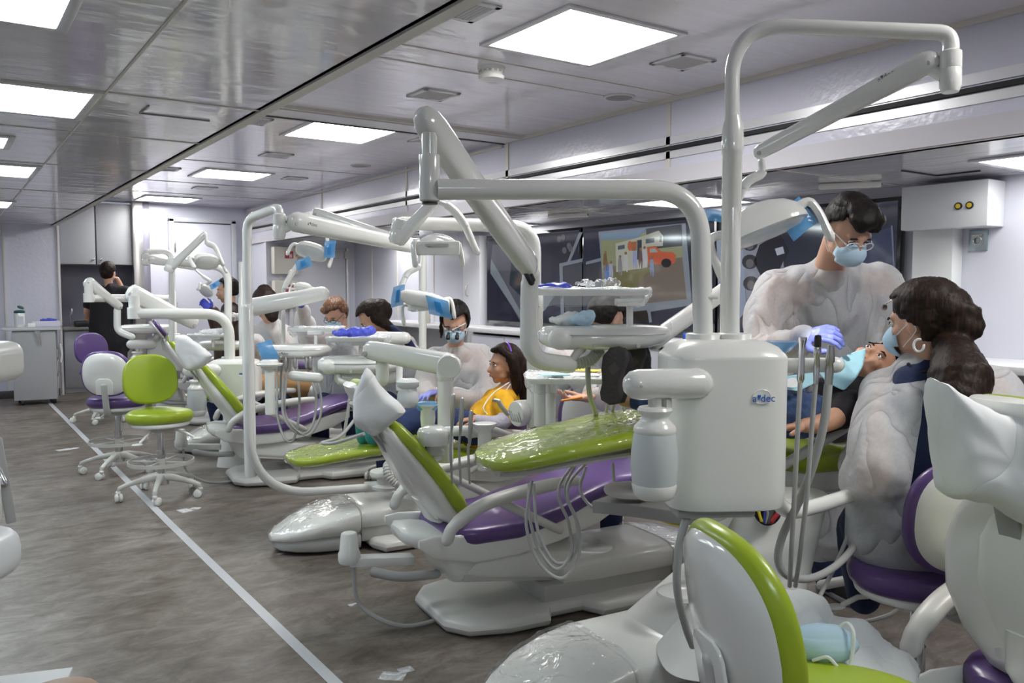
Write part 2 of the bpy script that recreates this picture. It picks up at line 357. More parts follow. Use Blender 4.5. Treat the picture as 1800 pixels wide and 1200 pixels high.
# seams and trims
T = []
def trim(c, s, ma=TRIM, bev=0):
    m = MB(); m.box(c, s, bev=bev); T.append(struct('trim_%d' % (len(T)+1), m, ma))
trim((XC+.012, 4.8, ZL-.004), (.05, 15.5, .012))
for y in (3.74, 4.01, 8.15, 9.9, 11.1): trim(((XC+XW)/2, y, ZM-.002), (XW-XC, .012, .005))
trim(((XC+XW)/2, .9, ZM-.002), (XW-XC, .012, .005))
trim(((XC+XW)/2, 5.40, ZM-.01), (XW-XC, .03, .02)); trim(((XC+XW)/2, 5.68, ZM-.018), (XW-XC, .035, .02), SLIT); trim(((XC+XW)/2, 5.55, ZM-.012), (XW-XC, .24, .024), ALU)
for y in (3.91, 4.98, 6.36, 8.1, 9.8, 1.9): trim(((XC-1.6)/2, y, ZL-.002), (XC+1.6, .014, .005))
trim((.62, 4.8, ZL-.002), (.01, 15, .004))
trim((XW-.006, 2.1, ZM-.012), (.03, 7.2, .03)); trim((XW-.006, 9.1, ZM-.04), (.03, 6.8, .02))
trim((XW-.012, 4.7, 2.285), (.03, 15.2, .022), SLIT)
trim((XW-.004, 4.7, 2.335), (.012, 15.2, .05), ALU); trim((XW-.004, 4.7, 2.245), (.012, 15.2, .045), ALU)
trim((XW-.008, 4.7, ZS+.012), (.03, 15.2, .028))
for y in (3.83, 5.64, 7.4, 9.6): trim((XW-.004, y, 2.32), (.012, .035, .55))
for y in (3.0, 5.55, 8.2, 10.6): trim(((XW+XS)/2, y, ZS-.002), (XS-XW, .016, .005))
for y in (8.35, 9.2, 10.2, 11.0, 2.0, 1.2): trim((XS-.004, y, 1.0), (.01, .03, 2.05), TRIM)
trim((4.02, 11.59, 1.0), (.03, .02, 2.05), TRIM)
for x in (.72, 1.33): trim((x, 12.39, 1.12), (.02, .02, 2.2), TRIM)
def baseboard(n, c, s):
    m = MB(); m.box(c, s, bev=.004); o = struct('baseboard_' + n, m, mat('dark_baseboard', (.055, .05, .055), .5))
baseboard('left_far', (-.15, 12.385, .05), (2.9, .02, .1)); baseboard('far', (3.15, 12.54, .05), (1.4, .02, .1)); baseboard('right', (XS-.012, 4.5, .05), (.02, 14.5, .1))
# floor tapes
def tape(n, pts, w, label):
    m = MB(); pts = [V(p) for p in pts]; rings = []
    for i, p in enumerate(pts):
        rings.append([p+V((-w/2, 0, .0003)), p+V((w/2, 0, .0003)), p+V((w/2, 0, .0016)), p+V((-w/2, 0, .0016))])
    m.loft(rings); o = m.obj(n, mat('pale_floor_tape', (.50, .51, .53), .45)); tag(o, label, 'floor strip'); return o
tape('floor_strip', [(1.13, 1.6, 0), (1.12, 2.73, 0), (1.10, 5.2, 0), (1.10, 11.9, 0)], .045, 'pale grey floor strip running past the wheeled stools to the far cart')
tape('floor_strip', [(3.66, .6, 0), (3.64, 3.0, 0), (3.58, 6, 0), (3.58, 11.2, 0)], .05, 'pale floor strip under the screens side, passing behind the standing man\'s shoes')
# far door
d = MB(); d.box((3.2, 12.53, 1.18), (.80, .04, 2.32), bev=.004); do = struct('door_1', d, WALL2)
f = MB()
for c, s in (((2.77, 12.53, 1.2), (.07, .07, 2.4)), ((3.64, 12.53, 1.2), (.07, .07, 2.4)), ((3.205, 12.53, 2.385), (.94, .07, .06))): f.box(c, s, bev=.006)
f.obj('door_frame', mat('door_frame_grey', (.50, .52, .56), .4), do)
h = MB(); h.box((3.5, 12.49, 1.05), (.04, .02, .16), bev=.005); h.tube([(3.5, 12.47, 1.05), (3.39, 12.46, 1.05)], .009); h.obj('door_handle', STEEL, do)
h = MB()
for z in (2.0, 1.15, .35): h.tube([(2.812, 12.50, z-.06), (2.812, 12.50, z+.06)], .012)
h.obj('hinge', STEEL, do)
# slide-out end door
d = MB(); d.box((4.58, 11.58, 1.0), (.82, .03, 1.98), bev=.004); do = struct('door_2', d, mat('pale_grey_door', (.58, .59, .64), .4))
f = MB(); f.box((4.15, 11.575, 1.0), (.05, .05, 2.0), bev=.004); f.box((5.02, 11.575, 1.0), (.04, .05, 2.0), bev=.004); f.obj('door_frame', ALU, do)
f = MB(); f.box((4.55, 11.54, 1.9), (.7, .05, .09), bev=.006); f.box((5.0, 11.54, 1.9), (.08, .06, .11), bev=.006); f.obj('door_closer', GREY, do)
# ceiling lights: 0.65 m squares
def panel(x0, x1, y0, y1, z, label, group, em, deep=False):
    c = ((x0+x1)/2, (y0+y1)/2, z); t = thing('ceiling_light', label, 'ceiling light', c, 0, group)
    m = MB()
    fw = .035; dz = .012
    for a, s in (((x0-fw/2, c[1], z-dz/2), (fw, y1-y0+2*fw, dz)), ((x1+fw/2, c[1], z-dz/2), (fw, y1-y0+2*fw, dz)), ((c[0], y0-fw/2, z-dz/2), (x1-x0, fw, dz)), ((c[0], y1+fw/2, z-dz/2), (x1-x0, fw, dz))):
        m.box(a, s, bev=.003)
    m.obj('frame', ALU, t)
    m = MB(); rr = .03; pts = []
    for cx, cy, a0 in ((x1-rr, y1-rr, 0), (x0+rr, y1-rr, 90), (x0+rr, y0+rr, 180), (x1-rr, y0+rr, 270)):
        for k in range(4): pts.append((cx+rr*math.cos(R(a0+k*30)), cy+rr*math.sin(R(a0+k*30))))
    m.loft([[V((p[0], p[1], z-.001)) for p in pts], [V((p[0], p[1], z-.006)) for p in pts]]); m.obj('diffuser', em, t)
    return t
for y, lab in ((.27, 'square ceiling light nearest the camera end of the main ceiling'), (3.17, 'largest bright square light over the middle of the main ceiling, beside the smoke detector'), (6.08, 'bright square ceiling light just beyond the black ceiling slot'), (8.95, 'third bright ceiling light down the main ceiling'), (11.85, 'farthest main ceiling light, above the grey cabinets and far door')):
    panel(2.27, 2.91, y-.32, y+.32, ZM, lab, 'main ceiling lights', EMIT)
for x1, y0, y1, lab in ((.34, 2.35, 3.03, 'narrow recessed light at top left corner of the low ceiling'), (.575, 3.95, 4.55, 'large bright recessed light at left edge of low ceiling'), (.35, 5.35, 5.75, 'small sliver of a light at left edge between two larger ones'), (.585, 6.53, 7.15, 'recessed light at left edge, third down the low ceiling'), (.62, 9.25, 9.93, 'smallest farthest light at left of the low ceiling'), (.5, -1.0, -.4, 'low ceiling light behind the camera')):
    panel(x1-.62 if x1 > .4 else x1-.2, x1, y0, y1, ZL, lab, 'low ceiling lights', EMITL)
for y0, y1, lab in ((1.6, 2.2, 'slide-out ceiling light at right edge above the latch wall'), (4.16, 4.78, 'slide-out ceiling light behind the tall white lamp post'), (6.9, 7.5, 'slide-out ceiling light over the leftmost screen'), (9.5, 10.1, 'far slide-out ceiling light near the sharps boxes')):
    panel(4.42, 5.05, y0, y1, ZS, lab, 'slide-out ceiling lights', EMITS)
# grilles
def grille(x, y, s, z, label):
    t = thing('ceiling_vent', label, 'ceiling vent', (x, y, z), 0, 'ceiling air vents'); m = MB(); f = s/2+.03
    for a, b in (((x-f+.015, y, z-.005), (.03, 2*f, .01)), ((x+f-.015, y, z-.005), (.03, 2*f, .01)), ((x, y-f+.015, z-.005), (2*f, .03, .01)), ((x, y+f-.015, z-.005), (2*f, .03, .01))): m.box(a, b, bev=.003)
    m.obj('vent_frame', ALU, t); m = MB(); m.box((x, y, z+.0), (s, s, .006)); m.obj('backing', mat('vent_dark', (.10, .10, .11), .6), t)
    m = MB()
    for k in range(10): m.box((x-s/2+s*(k+.5)/10, y, z-.006), (s/10*.55, s, .004), Matrix.Rotation(R(25), 3, 'Y'))
    m.obj('slats', mat('vent_slat', (.55, .55, .58), .35), t)
for a in ((1.90, 3.13, .19, ZM, 'air vent at top edge, left of the large light'), (2.57, 4.58, .19, ZM, 'air vent above the big jointed arm'), (3.29, 3.18, .19, ZM, 'air vent to the right of the large light'), (1.88, 6.0, .2, ZM, 'air vent beside the low ceiling edge, left of the second light'),
          (2.55, 7.42, .19, ZM, 'air vent between second and third ceiling lights'), (3.24, 8.85, .17, ZM, 'small vent right of the third ceiling light'), (2.67, 10.3, .19, ZM, 'vent between third and fourth ceiling lights'), (1.93, 8.9, .19, ZM, 'vent left of the third ceiling light'), (3.3, 6.0, .17, ZM, 'vent partly behind the big jointed arm')): grille(*a)
m = MB(); m.lathe([(.075, 0), (.075, -.018), (.066, -.02), (.066, -.034), (.06, -.036), (.072, -.05), (.066, -.066), (.03, -.07)], (2.52, 3.85, ZM), seg=28); sd = thing('smoke_detector', 'round white smoke detector on the main ceiling', 'smoke detector', (2.52, 3.85, ZM)); m.sharp = 30; m.obj('housing', WHITE, sd)
m = MB()
for k in range(14):
    a = 2*math.pi*k/14; m.box((2.52+.067*math.cos(a), 3.85+.067*math.sin(a), ZM-.027), (.004, .016, .010), Matrix.Rotation(a, 3, 'Z'))
m.obj('slots', GREY, sd)
for x, y, l in ((3.56, 3.98, 'round flush ceiling speaker near the upper right wall'), (3.45, 7.6, 'small round ceiling speaker above the far lamp arm')):
    t = thing('ceiling_speaker', l, 'ceiling speaker', (x, y, ZM), 0, 'round ceiling speakers'); m = MB(); m.lathe([(.10, 0), (.10, -.006), (.085, -.010), (.08, -.006)], (x, y, ZM), seg=32, cap=False); m.obj('rim', ALU, t)
    m = MB(); m.lathe([(.086, -.002), (.084, -.007), (.02, -.009)], (x, y, ZM), seg=32); m.obj('speaker_grille', mat('speaker_mesh', (.36, .35, .37), .6), t)
for x, y, l in ((4.68, 3.1, 'white slim strip fixture on the slide-out ceiling above the standing man'), (4.56, 5.75, 'white slim strip fixture on the slide-out ceiling above the screens'), (4.6, 8.9, 'far slim strip fixture on the slide-out ceiling')):
    t = thing('strip_fixture', l, 'strip fixture', (x, y, ZS), 0, 'slim ceiling strips'); r = Matrix.Rotation(R(34), 3, 'Z'); m = MB(); m.box((x, y, ZS-.02), (.045, .36, .035), r, .006); m.obj('body', WHITE, t)
    m = MB(); q = r @ V((0, -.182, 0)); m.box((x+q.x, y+q.y, ZS-.02), (.03, .004, .01), r); m.obj('end_slot', DARK, t)
m = MB(); m.box((4.62, 2.62, ZS-.004), (.36, .012, .008)); m.box((4.80, 2.50, ZS-.004), (.012, .25, .008)); tag(m.obj('access_panel', SLIT), 'dark outlined access hatch on the slide-out ceiling near the right light', 'access hatch')
m = MB(); x0, y0 = .92, 4.1
m.box((.98, 4.28, ZL-.003), (.32, .007, .006)); m.box((.82, 4.18, ZL-.003), (.007, .2, .006)); tag(m.obj('access_panel', mat('seam_grey', (.25, .25, .26), .5)), 'thin outlined hatch in the low glossy ceiling beside the large left light', 'access hatch')

# ---------------------------------------------------------------- right wall: screens, duct box, counter
BEZ = mat('screen_bezel', (.006, .007, .008), .12, coat=.5)
def emi(name, c, s=1.0):
    if name in MATS: return MATS[name]
    m = mat(name, tuple(v*.05 for v in c), .06, coat=.8, spec=.7); b = m.node_tree.nodes['Principled BSDF']; b.inputs['Emission Color'].default_value = (*c, 1); b.inputs['Emission Strength'].default_value = s; return m
TVX = 5.08
def tv(ya, yb, label):
    c = (TVX, (ya+yb)/2, 1.49); t = thing('wall_screen', label, 'screen', c, 0, 'large wall screens')
    m = MB(); m.box((TVX+.015, c[1], 1.505), (.05, yb-ya-.012, .97), bev=.006); m.obj('bezel', BEZ, t)
    m = MB(); m.box((TVX-.012, c[1], 1.508), (.006, yb-ya-.06, .91)); m.obj('screen', emi('screen_dark', (.012, .013, .022)), t); return t
E_SCR = {}
TVS = [tv(6.19, 7.86, 'leftmost dark wall screen, above the loupes woman'), tv(4.51, 6.18, 'middle wall screen showing a photo of a camper and orange truck'), tv(2.98, 4.5, 'rightmost wall screen behind the standing man with portrait photos')]
def on_tv(t, name, pts, col, lay=1, s=.8):      # pts in photo pixels, projected on the screen plane
    q = []
    for x, y in pts:
        r = FW + RT*((x-900)/FPX) + UP*((600-y)/FPX); k = (TVX-.016-lay*.0008)/r.x; q.append(V((0, 0, CH))+r*k)
    m = MB(); m.loft([q, [p+V((.0006, 0, 0)) for p in q]]); return m.obj(name, emi('screen_'+name+'_%02d%02d%02d' % tuple(int(v*99) for v in col), col, s*.62), t, smooth=False)
A, B_, C_ = TVS
WHT = (.42, .48, .56)
on_tv(A, 'photo_print', [(866, 430), (902, 428), (908, 470), (925, 566), (915, 566), (862, 470)], (.10, .10, .13), 1)
on_tv(A, 'print_edge', [(863, 455), (872, 470), (925, 566), (918, 566), (862, 480)], WHT, 2, .35)
on_tv(A, 'print_edge', [(925, 470), (975, 520), (958, 545), (925, 590-20)], WHT, 2, .35)
on_tv(A, 'dark_photo', [(902, 428), (925, 430), (925, 530), (895, 500)], (.03, .04, .05), 3)
on_tv(A, 'dark_photo', [(950, 413), (1018, 408), (1012, 445), (985, 480), (955, 470)], (.028, .028, .04), 2)
on_tv(A, 'print_edge', [(1018, 408), (1024, 408), (1002, 460), (997, 460)], WHT, 3, .4)
on_tv(A, 'print_edge', [(983, 463), (1024, 454), (1024, 460), (989, 468), (992, 560), (986, 560)], WHT, 4, .45)
on_tv(A, 'dark_photo', [(990, 469), (1023, 461), (1023, 560), (994, 560)], (.06, .062, .07), 3)
for x, y in ((983, 420), (990, 417), (1000, 432), (992, 440), (1003, 437)):
    on_tv(A, 'portrait', [(x+4*math.cos(a*.7), y+6*math.sin(a*.7)) for a in range(9)], (.22, .22, .24), 4, .4)
for x, y in ((978, 500), (985, 520)): on_tv(A, 'portrait', [(x+4*math.cos(a*.7), y+6*math.sin(a*.7)) for a in range(9)], (.16, .16, .18), 4, .4)
# camper picture on the middle screen
on_tv(B_, 'print_edge', [(1030, 460), (1056, 453), (1056, 459), (1030, 465)], WHT, 2, .5)
on_tv(B_, 'dark_photo', [(1030, 466), (1056, 460), (1060, 500), (1030, 505)], (.04, .042, .05), 2)
on_tv(B_, 'print_edge', [(1052, 407), (1205, 392), (1216, 531), (1064, 548)], WHT, 1, .7)
on_tv(B_, 'picture_ground', [(1059, 470), (1199, 452), (1207, 525), (1066, 541)], (.16, .13, .105), 3, .8)
on_tv(B_, 'picture_grass', [(1059, 480), (1150, 470), (1110, 510), (1062, 515)], (.17, .16, .07), 4, .7)
on_tv(B_, 'picture_field', [(1056, 418), (1198, 402), (1200, 455), (1059, 474)], (.28, .30, .17), 2, .7)
on_tv(B_, 'picture_sky', [(1057, 411), (1135, 402), (1120, 420), (1057, 422)], (.16, .24, .34), 4, .8)
on_tv(B_, 'picture_trees', [(1135, 402), (1198, 394), (1199, 432), (1140, 438)], (.035, .04, .05), 4)
on_tv(B_, 'camper_body', [(1082, 428), (1130, 415), (1158, 405), (1166, 415), (1165, 432), (1140, 434), (1138, 470), (1083, 478)], (.42, .43, .36), 5, .75)
on_tv(B_, 'camper_window', [(1135, 420), (1150, 418), (1150, 426), (1135, 428)], (.08, .10, .12), 6)
on_tv(B_, 'camper_window', [(1160, 415), (1163, 415), (1163, 425), (1159, 425)], (.08, .10, .12), 6)
on_tv(B_, 'camper_window', [(1086, 432), (1098, 430), (1098, 437), (1086, 439)], (.08, .10, .12), 6)
on_tv(B_, 'camper_door', [(1120, 422), (1128, 421), (1128, 455), (1120, 456)], (.04, .05, .06), 6)
on_tv(B_, 'camper_hatch', [(1110, 425), (1119, 424), (1119, 440), (1110, 441)], (.34, .12, .05), 6)
on_tv(B_, 'camper_emblem', [(1107+4*math.cos(a*.6), 432+9*math.sin(a*.6)) for a in range(11)], (.42, .13, .06), 6)
on_tv(B_, 'truck_body', [(1137, 434), (1152, 432), (1162, 442), (1182, 443), (1188, 448), (1186, 462), (1176, 465), (1140, 464)], (.50, .11, .05), 6, .75)
on_tv(B_, 'truck_window', [(1142, 437), (1151, 436), (1157, 443), (1142, 444)], (.30, .32, .30), 7)
on_tv(B_, 'truck_wheel', [(1171+9*math.cos(a*.6), 462+8*math.sin(a*.6)) for a in range(11)], (.02, .02, .022), 7)
random.seed(3)
for x, y, c in ((1064, 460, (.2, .12, .06)), (1067, 480, (.1, .2, .5)), (1074, 478, (.35, .38, .5)), (1100, 462, (.5, .5, .5)), (1116, 455, (.3, .34, .55)), (1133, 452, (.5, .5, .55)), (1126, 455, (.15, .1, .1)), (1146, 470, (.22, .27, .4)), (1090, 468, (.25, .25, .27))):
    on_tv(B_, 'figure', [(x-3, y-14), (x+2, y-15), (x+4, y+2), (x+3, y+16), (x+1, y+16), (x, y+4), (x-2, y+16), (x-4, y+2)], c, 8, .7)
    on_tv(B_, 'figure_head', [(x+2.4*math.cos(a*.8), y-17+3*math.sin(a*.8)) for a in range(8)], (.25, .15, .1), 8, .7)
on_tv(B_, 'print_edge', [(1092, 535+10), (1216, 528), (1216, 536), (1092, 556)], WHT, 2, .5)
on_tv(B_, 'print_edge', [(1138, 546), (1143, 545), (1146, 566), (1141, 567)], WHT, 2, .5)
on_tv(B_, 'dark_photo', [(1066, 552), (1137, 545), (1140, 566), (1066, 570)], (.03, .028, .025), 3)
# right screen
on_tv(C_, 'print_edge', [(1259, 412), (1305, 408), (1312, 545), (1300, 560), (1275, 545), (1262, 500)], (.26, .31, .40), 1, .8)
on_tv(C_, 'print_edge', [(1305, 425), (1370, 405), (1378, 470), (1312, 530)], (.26, .28, .34), 1, .7)
on_tv(C_, 'dark_photo', [(1335, 430), (1370, 410), (1385, 440), (1372, 470), (1345, 500), (1335, 480), (1325, 460)], (.018, .018, .024), 3)
for x, y in ((1318, 460), (1320, 498), (1318, 428)): 
    on_tv(C_, 'portrait', [(x+14*math.cos(a*.5), y+13*math.sin(a*.5)) for a in range(13)], (.035, .035, .04), 3)
    on_tv(C_, 'portrait_face', [(x+7*math.cos(a*.5), y+3+8*math.sin(a*.5)) for a in range(13)], (.12, .12, .13), 4)
on_tv(C_, 'print_edge', [(1362, 437), (1376, 433), (1379, 445), (1366, 449)], (.4, .42, .5), 4)
on_tv(C_, 'blue_photo', [(1500, 420), (1568, 398), (1572, 560), (1560, 570)], (.035, .045, .09), 2)
on_tv(C_, 'print_edge', [(1566, 396), (1569, 396), (1573, 470), (1570, 470)], (.12, .14, .2), 3)
# duct box and panel
t = thing('wall_duct_box', 'white boxed-in duct high on the right wall with two yellow and black sockets', 'duct box', (5.05, 2.65, 1.77)); m = MB(); m.box((5.05, 2.66, 1.895), (.2, .52, .265), bev=.006); m.obj('housing', mat('box_white', (.66, .68, .70), .35), t)
for dy in (.045, -.02):
    m = MB(); m.lathe([(.022, 0), (.022, .008), (.012, .009)], (4.95, 2.52+dy, 1.885), V((-1, 0, 0))); s_ = m.obj('socket_ring', DARK, t)
    m = MB(); m.lathe([(.014, .006), (.014, .012), (.004, .013)], (4.95, 2.52+dy, 1.885), V((-1, 0, 0))); m.obj('yellow_cap', mat('yellow_plastic', (.75, .55, .04), .4), s_)
m = MB(); m.box((5.09, 2.76, 1.30), (.12, .25, .94), bev=.004); tag(m.obj('wall_pillar', mat('pillar_white', (.68, .70, .70), .35)), 'white pillar panel below the duct box, beside the screen', 'wall pillar')
t = thing('recessed_ring_latch', 'square steel recessed ring latch on the right wall', 'latch', (5.13, 2.54, 1.70)); m = MB(); m.box((5.143, 2.54, 1.69), (.012, .11, .125), bev=.012); m.obj('plate', mat('zinc_plate', (.42, .50, .52), .35, .9), t)
m = MB(); m.lathe([(.036, 0), (.036, .004), (.03, .004), (.028, -.004)], (5.135, 2.54, 1.69), V((-1, 0, 0)), cap=False); m.obj('dish', STEEL, t)
m = MB(); m.tube([V((5.125, 2.54+.024*math.cos(a*.3927), 1.69+.024*math.sin(a*.3927))) for a in range(17)], .005, round_end=False, cap=False); m.tube([(5.125, 2.515, 1.722), (5.125, 2.565, 1.722)], .007); m.obj('ring', STEEL, t)
# counter along the slide-out wall
def counter(y0, y1, label, zt=.97, closed=False):
    t = thing('wall_counter', label, 'counter', (4.95, (y0+y1)/2, 0), 0, 'white counters along the slide-out wall'); c = (y0+y1)/2; L_ = y1-y0
    m = MB(); m.box((4.90, c, zt), (.5, L_, .045), bev=.006); m.obj('countertop', mat('counter_white', (.70, .70, .72), .3), t)
    m = MB(); m.box((5.13, c, zt/2), (.03, L_, zt)); 
    for y in (y0+.01, y1-.01): m.box((4.93, y, zt/2), (.4, .02, zt-.04))
    m.box((4.93, c, .45), (.4, L_, .02)); m.obj('carcass', mat('cab_grey', (.5, .5, .52), .5), t)
    if closed:
        n = int(L_/.6)
        for k in range(n): m = MB(); m.box((4.72, y0+L_*(k+.5)/n, .5), (.02, L_/n-.008, .84), bev=.003); m.obj('door', WALL2, t)
    return t
counter(1.2, 2.5, 'white counter below the steel ring latch on the right'); counter(2.55, 7.6, 'long white counter under the wall screens', closed=True); counter(7.7, 9.9, 'far white counter with a tub, behind the loupes woman')
m = MB(); m.box((4.85, 1.9, .62), (.3, .5, .315), bev=.006); tag(m.obj('storage_box', WHITE2), 'white box on the shelf under the right counter', 'box')
m = MB(); m.lathe([(.07, 0), (.075, .02), (.072, .15), (.05, .17), (.05, .19), (.02, .19)], (4.85, 8.9, .993)); t = tag(m.obj('tub', mat('cream_tub', (.66, .64, .52), .4)), 'cream round tub standing on the far counter', 'tub')
m = MB(); m.box((4.78, 4.35, 1.03), (.22, .26, .07), bev=.006); tag(m.obj('blue_box', mat('strong_blue', (.02, .10, .70), .4)), 'bright blue box on the counter behind the white tank', 'box')
# tall white wall lockers between counter and screens
m = MB(); m.box((5.09, 8.13, 1.0), (.1, .36, 2.0), bev=.006); t = tag(m.obj('wall_locker', mat('locker_white', (.68, .69, .74), .35)), 'tall narrow white locker left of the screens with a small pull handle', 'locker')
m = MB(); m.tube([(5.03, 8.2, 1.32), (5.01, 8.2, 1.33), (5.01, 8.2, 1.43), (5.03, 8.2, 1.44)], .008); m.obj('pull_handle', STEEL, t)
# sharps boxes on the end wall
for z, l in ((1.80, 'upper cream wall dispenser box with red label'), (1.33, 'lower cream wall dispenser box with red label')):
    t = thing('dispenser_box', l, 'dispenser box', (4.07-.02, 11.5, z), 0, 'cream boxes with red labels on the end wall'); m = MB(); m.box((4.05, 11.51, z), (.34, .14, .38), bev=.012); m.obj('housing', mat('cream_box', (.66, .64, .57), .4), t)
    m = MB(); m.box((4.09, 11.436, z+.08), (.12, .006, .10)); m.obj('red_label', mat('red_label', (.36, .03, .05), .5), t); m = MB(); m.box((4.11, 11.432, z+.065), (.04, .004, .05)); m.obj('label_patch', mat('pink_patch', (.7, .5, .5), .5), t)
    m = MB(); m.lathe([(.014, 0), (.01, .012)], (4.20, 11.44, z+.07), V((0, -1, 0))); m.obj('indicator', mat('orange_dot', (.75, .2, .03), .4), t)
# ---------------------------------------------------------------- kitchen alcove
def cabinet(x0, x1, z0, z1, y0, y1, kx, kz, label, name='wall_cabinet'):
    t = thing(name, label, 'cabinet', ((x0+x1)/2, (y0+y1)/2, z0)); m = MB(); m.box(((x0+x1)/2, (y0+y1)/2+.01, (z0+z1)/2), (x1-x0, y1-y0, z1-z0)); m.obj('carcass', CAB, t)
    m = MB(); m.box(((x0+x1)/2, y0, (z0+z1)/2), (x1-x0-.008, .02, z1-z0-.008), bev=.003); dd = m.obj('door', CAB, t)
    m = MB(); m.lathe([(.008, 0), (.008, .012), (.016, .018), (.016, .026), (.006, .03)], (kx, y0-.01, kz), V((0, -1, 0))); m.obj('knob', CHROME, dd)
cabinet(1.36, 1.79, 1.73, 2.56, 12.5, 13.0, 1.755, 1.80, 'grey wall cabinet at left of the alcove'); cabinet(1.80, 2.25, 1.73, 2.56, 12.5, 13.0, 1.85, 1.80, 'grey wall cabinet at right of the alcove')
t = thing('sink_counter', 'grey counter with a sink in the far alcove', 'counter', (1.85, 12.8, 0)); m = MB(); m.box((1.87, 12.8, .87), (1.0, .6, .04), bev=.004); m.obj('countertop', mat('taupe_top', (.22, .20, .19), .4), t)
m = MB(); m.box((1.87, 12.83, .43), (.98, .52, .85)); m.obj('carcass', CAB, t)
for x in (1.62, 2.12):
    m = MB(); m.box((x, 12.56, .45), (.47, .02, .76), bev=.003); m.obj('door', CAB, t)
m = MB(); m.tube(fillet([(1.50, 12.85, .89), (1.50, 12.85, 1.14), (1.50, 12.68, 1.14), (1.50, 12.68, 1.06)], .05), .011); tag(m.obj('faucet', CHROME), 'chrome gooseneck faucet on the alcove counter', 'faucet')
m = MB(); m.lathe([(.03, 0), (.03, .09), (.012, .1), (.012, .13)], (1.68, 12.72, .89)); tag(m.obj('soap_bottle', mat('amber_plastic', (.35, .16, .04), .3)), 'small amber bottle on the alcove counter', 'bottle')
m = MB(); m.box((1.62, 12.62, .93), (.2, .2, .08), bev=.02); tag(m.obj('dish_rack', DARK), 'dark rack on the alcove counter by the standing person', 'rack')
t = thing('steel_column', 'brushed steel clad column beside the far alcove', 'column', (2.36, 12.45, 0)); m = MB(); m.box((2.31, 12.48, 1.3), (.13, .16, 2.6), bev=.004); m.obj('steel_face', STEEL, t); m = MB(); m.box((2.42, 12.5, 1.3), (.09, .14, 2.6), bev=.004); m.obj('grey_side', mat('column_violet_grey', (.25, .24, .30), .3, .4), t)
# cart
t = thing('supply_cart', 'grey wheeled supply cart against the far left wall', 'cart', (1.03, 11.75, 0)); a0 = G(44, 712, 0); a1 = G(122, 712, 0)
cx, cy = .98, 11.75; rz = Matrix.Rotation(R(-8), 3, 'Z')
m = MB(); m.box((cx, cy, .48), (.46, .45, .84), rz, .006); m.obj('body', mat('cart_grey', (.40, .40, .41), .45), t)
m = MB(); m.box((cx-.02, cy, .92), (.62, .52, .035), rz, .006); m.obj('worktop', mat('cart_top', (.55, .56, .58), .3), t)
m = MB(); m.box((cx+.235, cy-.03, .62), (.012, .40, .10), rz, .004); dr = m.obj('drawer', GREY, t); m = MB(); m.tube([(cx+.255, cy-.15, .72), (cx+.27, cy-.15, .60), (cx+.255, cy-.15, .5)], .012); m.obj('handle', WHITE, dr)
for z in (.45, .25):
    m = MB(); m.box((cx+.235, cy-.03, z), (.012, .40, .16), rz, .004); m.obj('drawer', GREY, t)
m = MB(); m.loft([[V((cx-.03, cy-.24, .90)), V((cx+.03, cy-.24, .90)), V((cx+.03, cy-.24, .72))][::1], [V((cx-.03, cy-.27, .90)), V((cx+.03, cy-.27, .90)), V((cx+.03, cy-.27, .72))]]); m.obj('shelf_bracket', STEEL, t)
for sx, sy in ((-1, -1), (1, -1), (-1, 1), (1, 1)):
    m = MB(); m.lathe([(.035, -.018), (.04, -.01), (.04, .01), (.035, .018)], (cx+sx*.17, cy+sy*.17, .04), V((1, 0, 0))); m.box((cx+sx*.17, cy+sy*.17, .075), (.05, .05, .02)); m.obj('caster', DARK, t)
t = thing('wipes_canister', 'white wipes canister with open dark green lid on the cart', 'canister', (.82, 11.72, .94)); m = MB(); m.lathe([(.055, 0), (.058, .01), (.058, .17), (.052, .18)], (.82, 11.72, .9385)); m.obj('tub', WHITE2, t)
m = MB(); m.lathe([(.06, .17), (.06, .195), (.04, .205)], (.82, 11.72, .9385)); m.lathe([(.035, 0), (.04, .01), (.03, .02)], (.83, 11.70, 1.17), V((.4, -.3, 1))); m.obj('lid', mat('dark_teal', (.02, .09, .09), .4), t)
m = MB(); m.box((.82, 11.662, 1.02), (.07, .006, .1)); m.obj('label', mat('pale_label', (.6, .62, .66), .5), t)
m = MB(); m.box((1.10, 11.68, .975), (.3, .2, .07), Matrix.Rotation(R(-6), 3, 'Z'), .004); t = tag(m.obj('glove_box', mat('box_lilac', (.66, .64, .74), .6)), 'white and lilac glove box lying on the cart', 'box')
m = MB(); m.ell((1.12, 11.66, 1.02), (.09, .05, .02)); o = m.obj('blue_gloves', GLOVE); crumple(o, .02, 30); tag(o, 'blue gloves lying on the glove box on the cart', 'gloves')
m = MB(); m.box((.93, 11.60, .965), (.08, .08, .05), bev=.004); tag(m.obj('small_carton', WHITE2), 'small white carton between canister and glove box', 'box')

# ================================================================== DENTAL EQUIPMENT
def ring(c, ax, ay, w, h, e=3.0, seg=24):
    c = V(c); ax = V(ax); ay = V(ay); out = []
    for k in range(seg):
        a = 2*math.pi*k/seg; x, y = math.cos(a), math.sin(a)
        out.append(c + ax*(math.copysign(abs(x)**(2/e), x)*w/2) + ay*(math.copysign(abs(y)**(2/e), y)*h/2))
    return out
X, Y, Z = V((1, 0, 0)), V((0, 1, 0)), V((0, 0, 1))
def interp(tab, x):
    if x <= tab[0][0]: return tab[0][1:]
    for a, b in zip(tab, tab[1:]):
        if x <= b[0]:
            t = (x-a[0])/(b[0]-a[0]); t = t*t*(3-2*t) if False else t; return tuple(p+(q-p)*t for p, q in zip(a[1:], b[1:]))
    return tab[-1][1:]
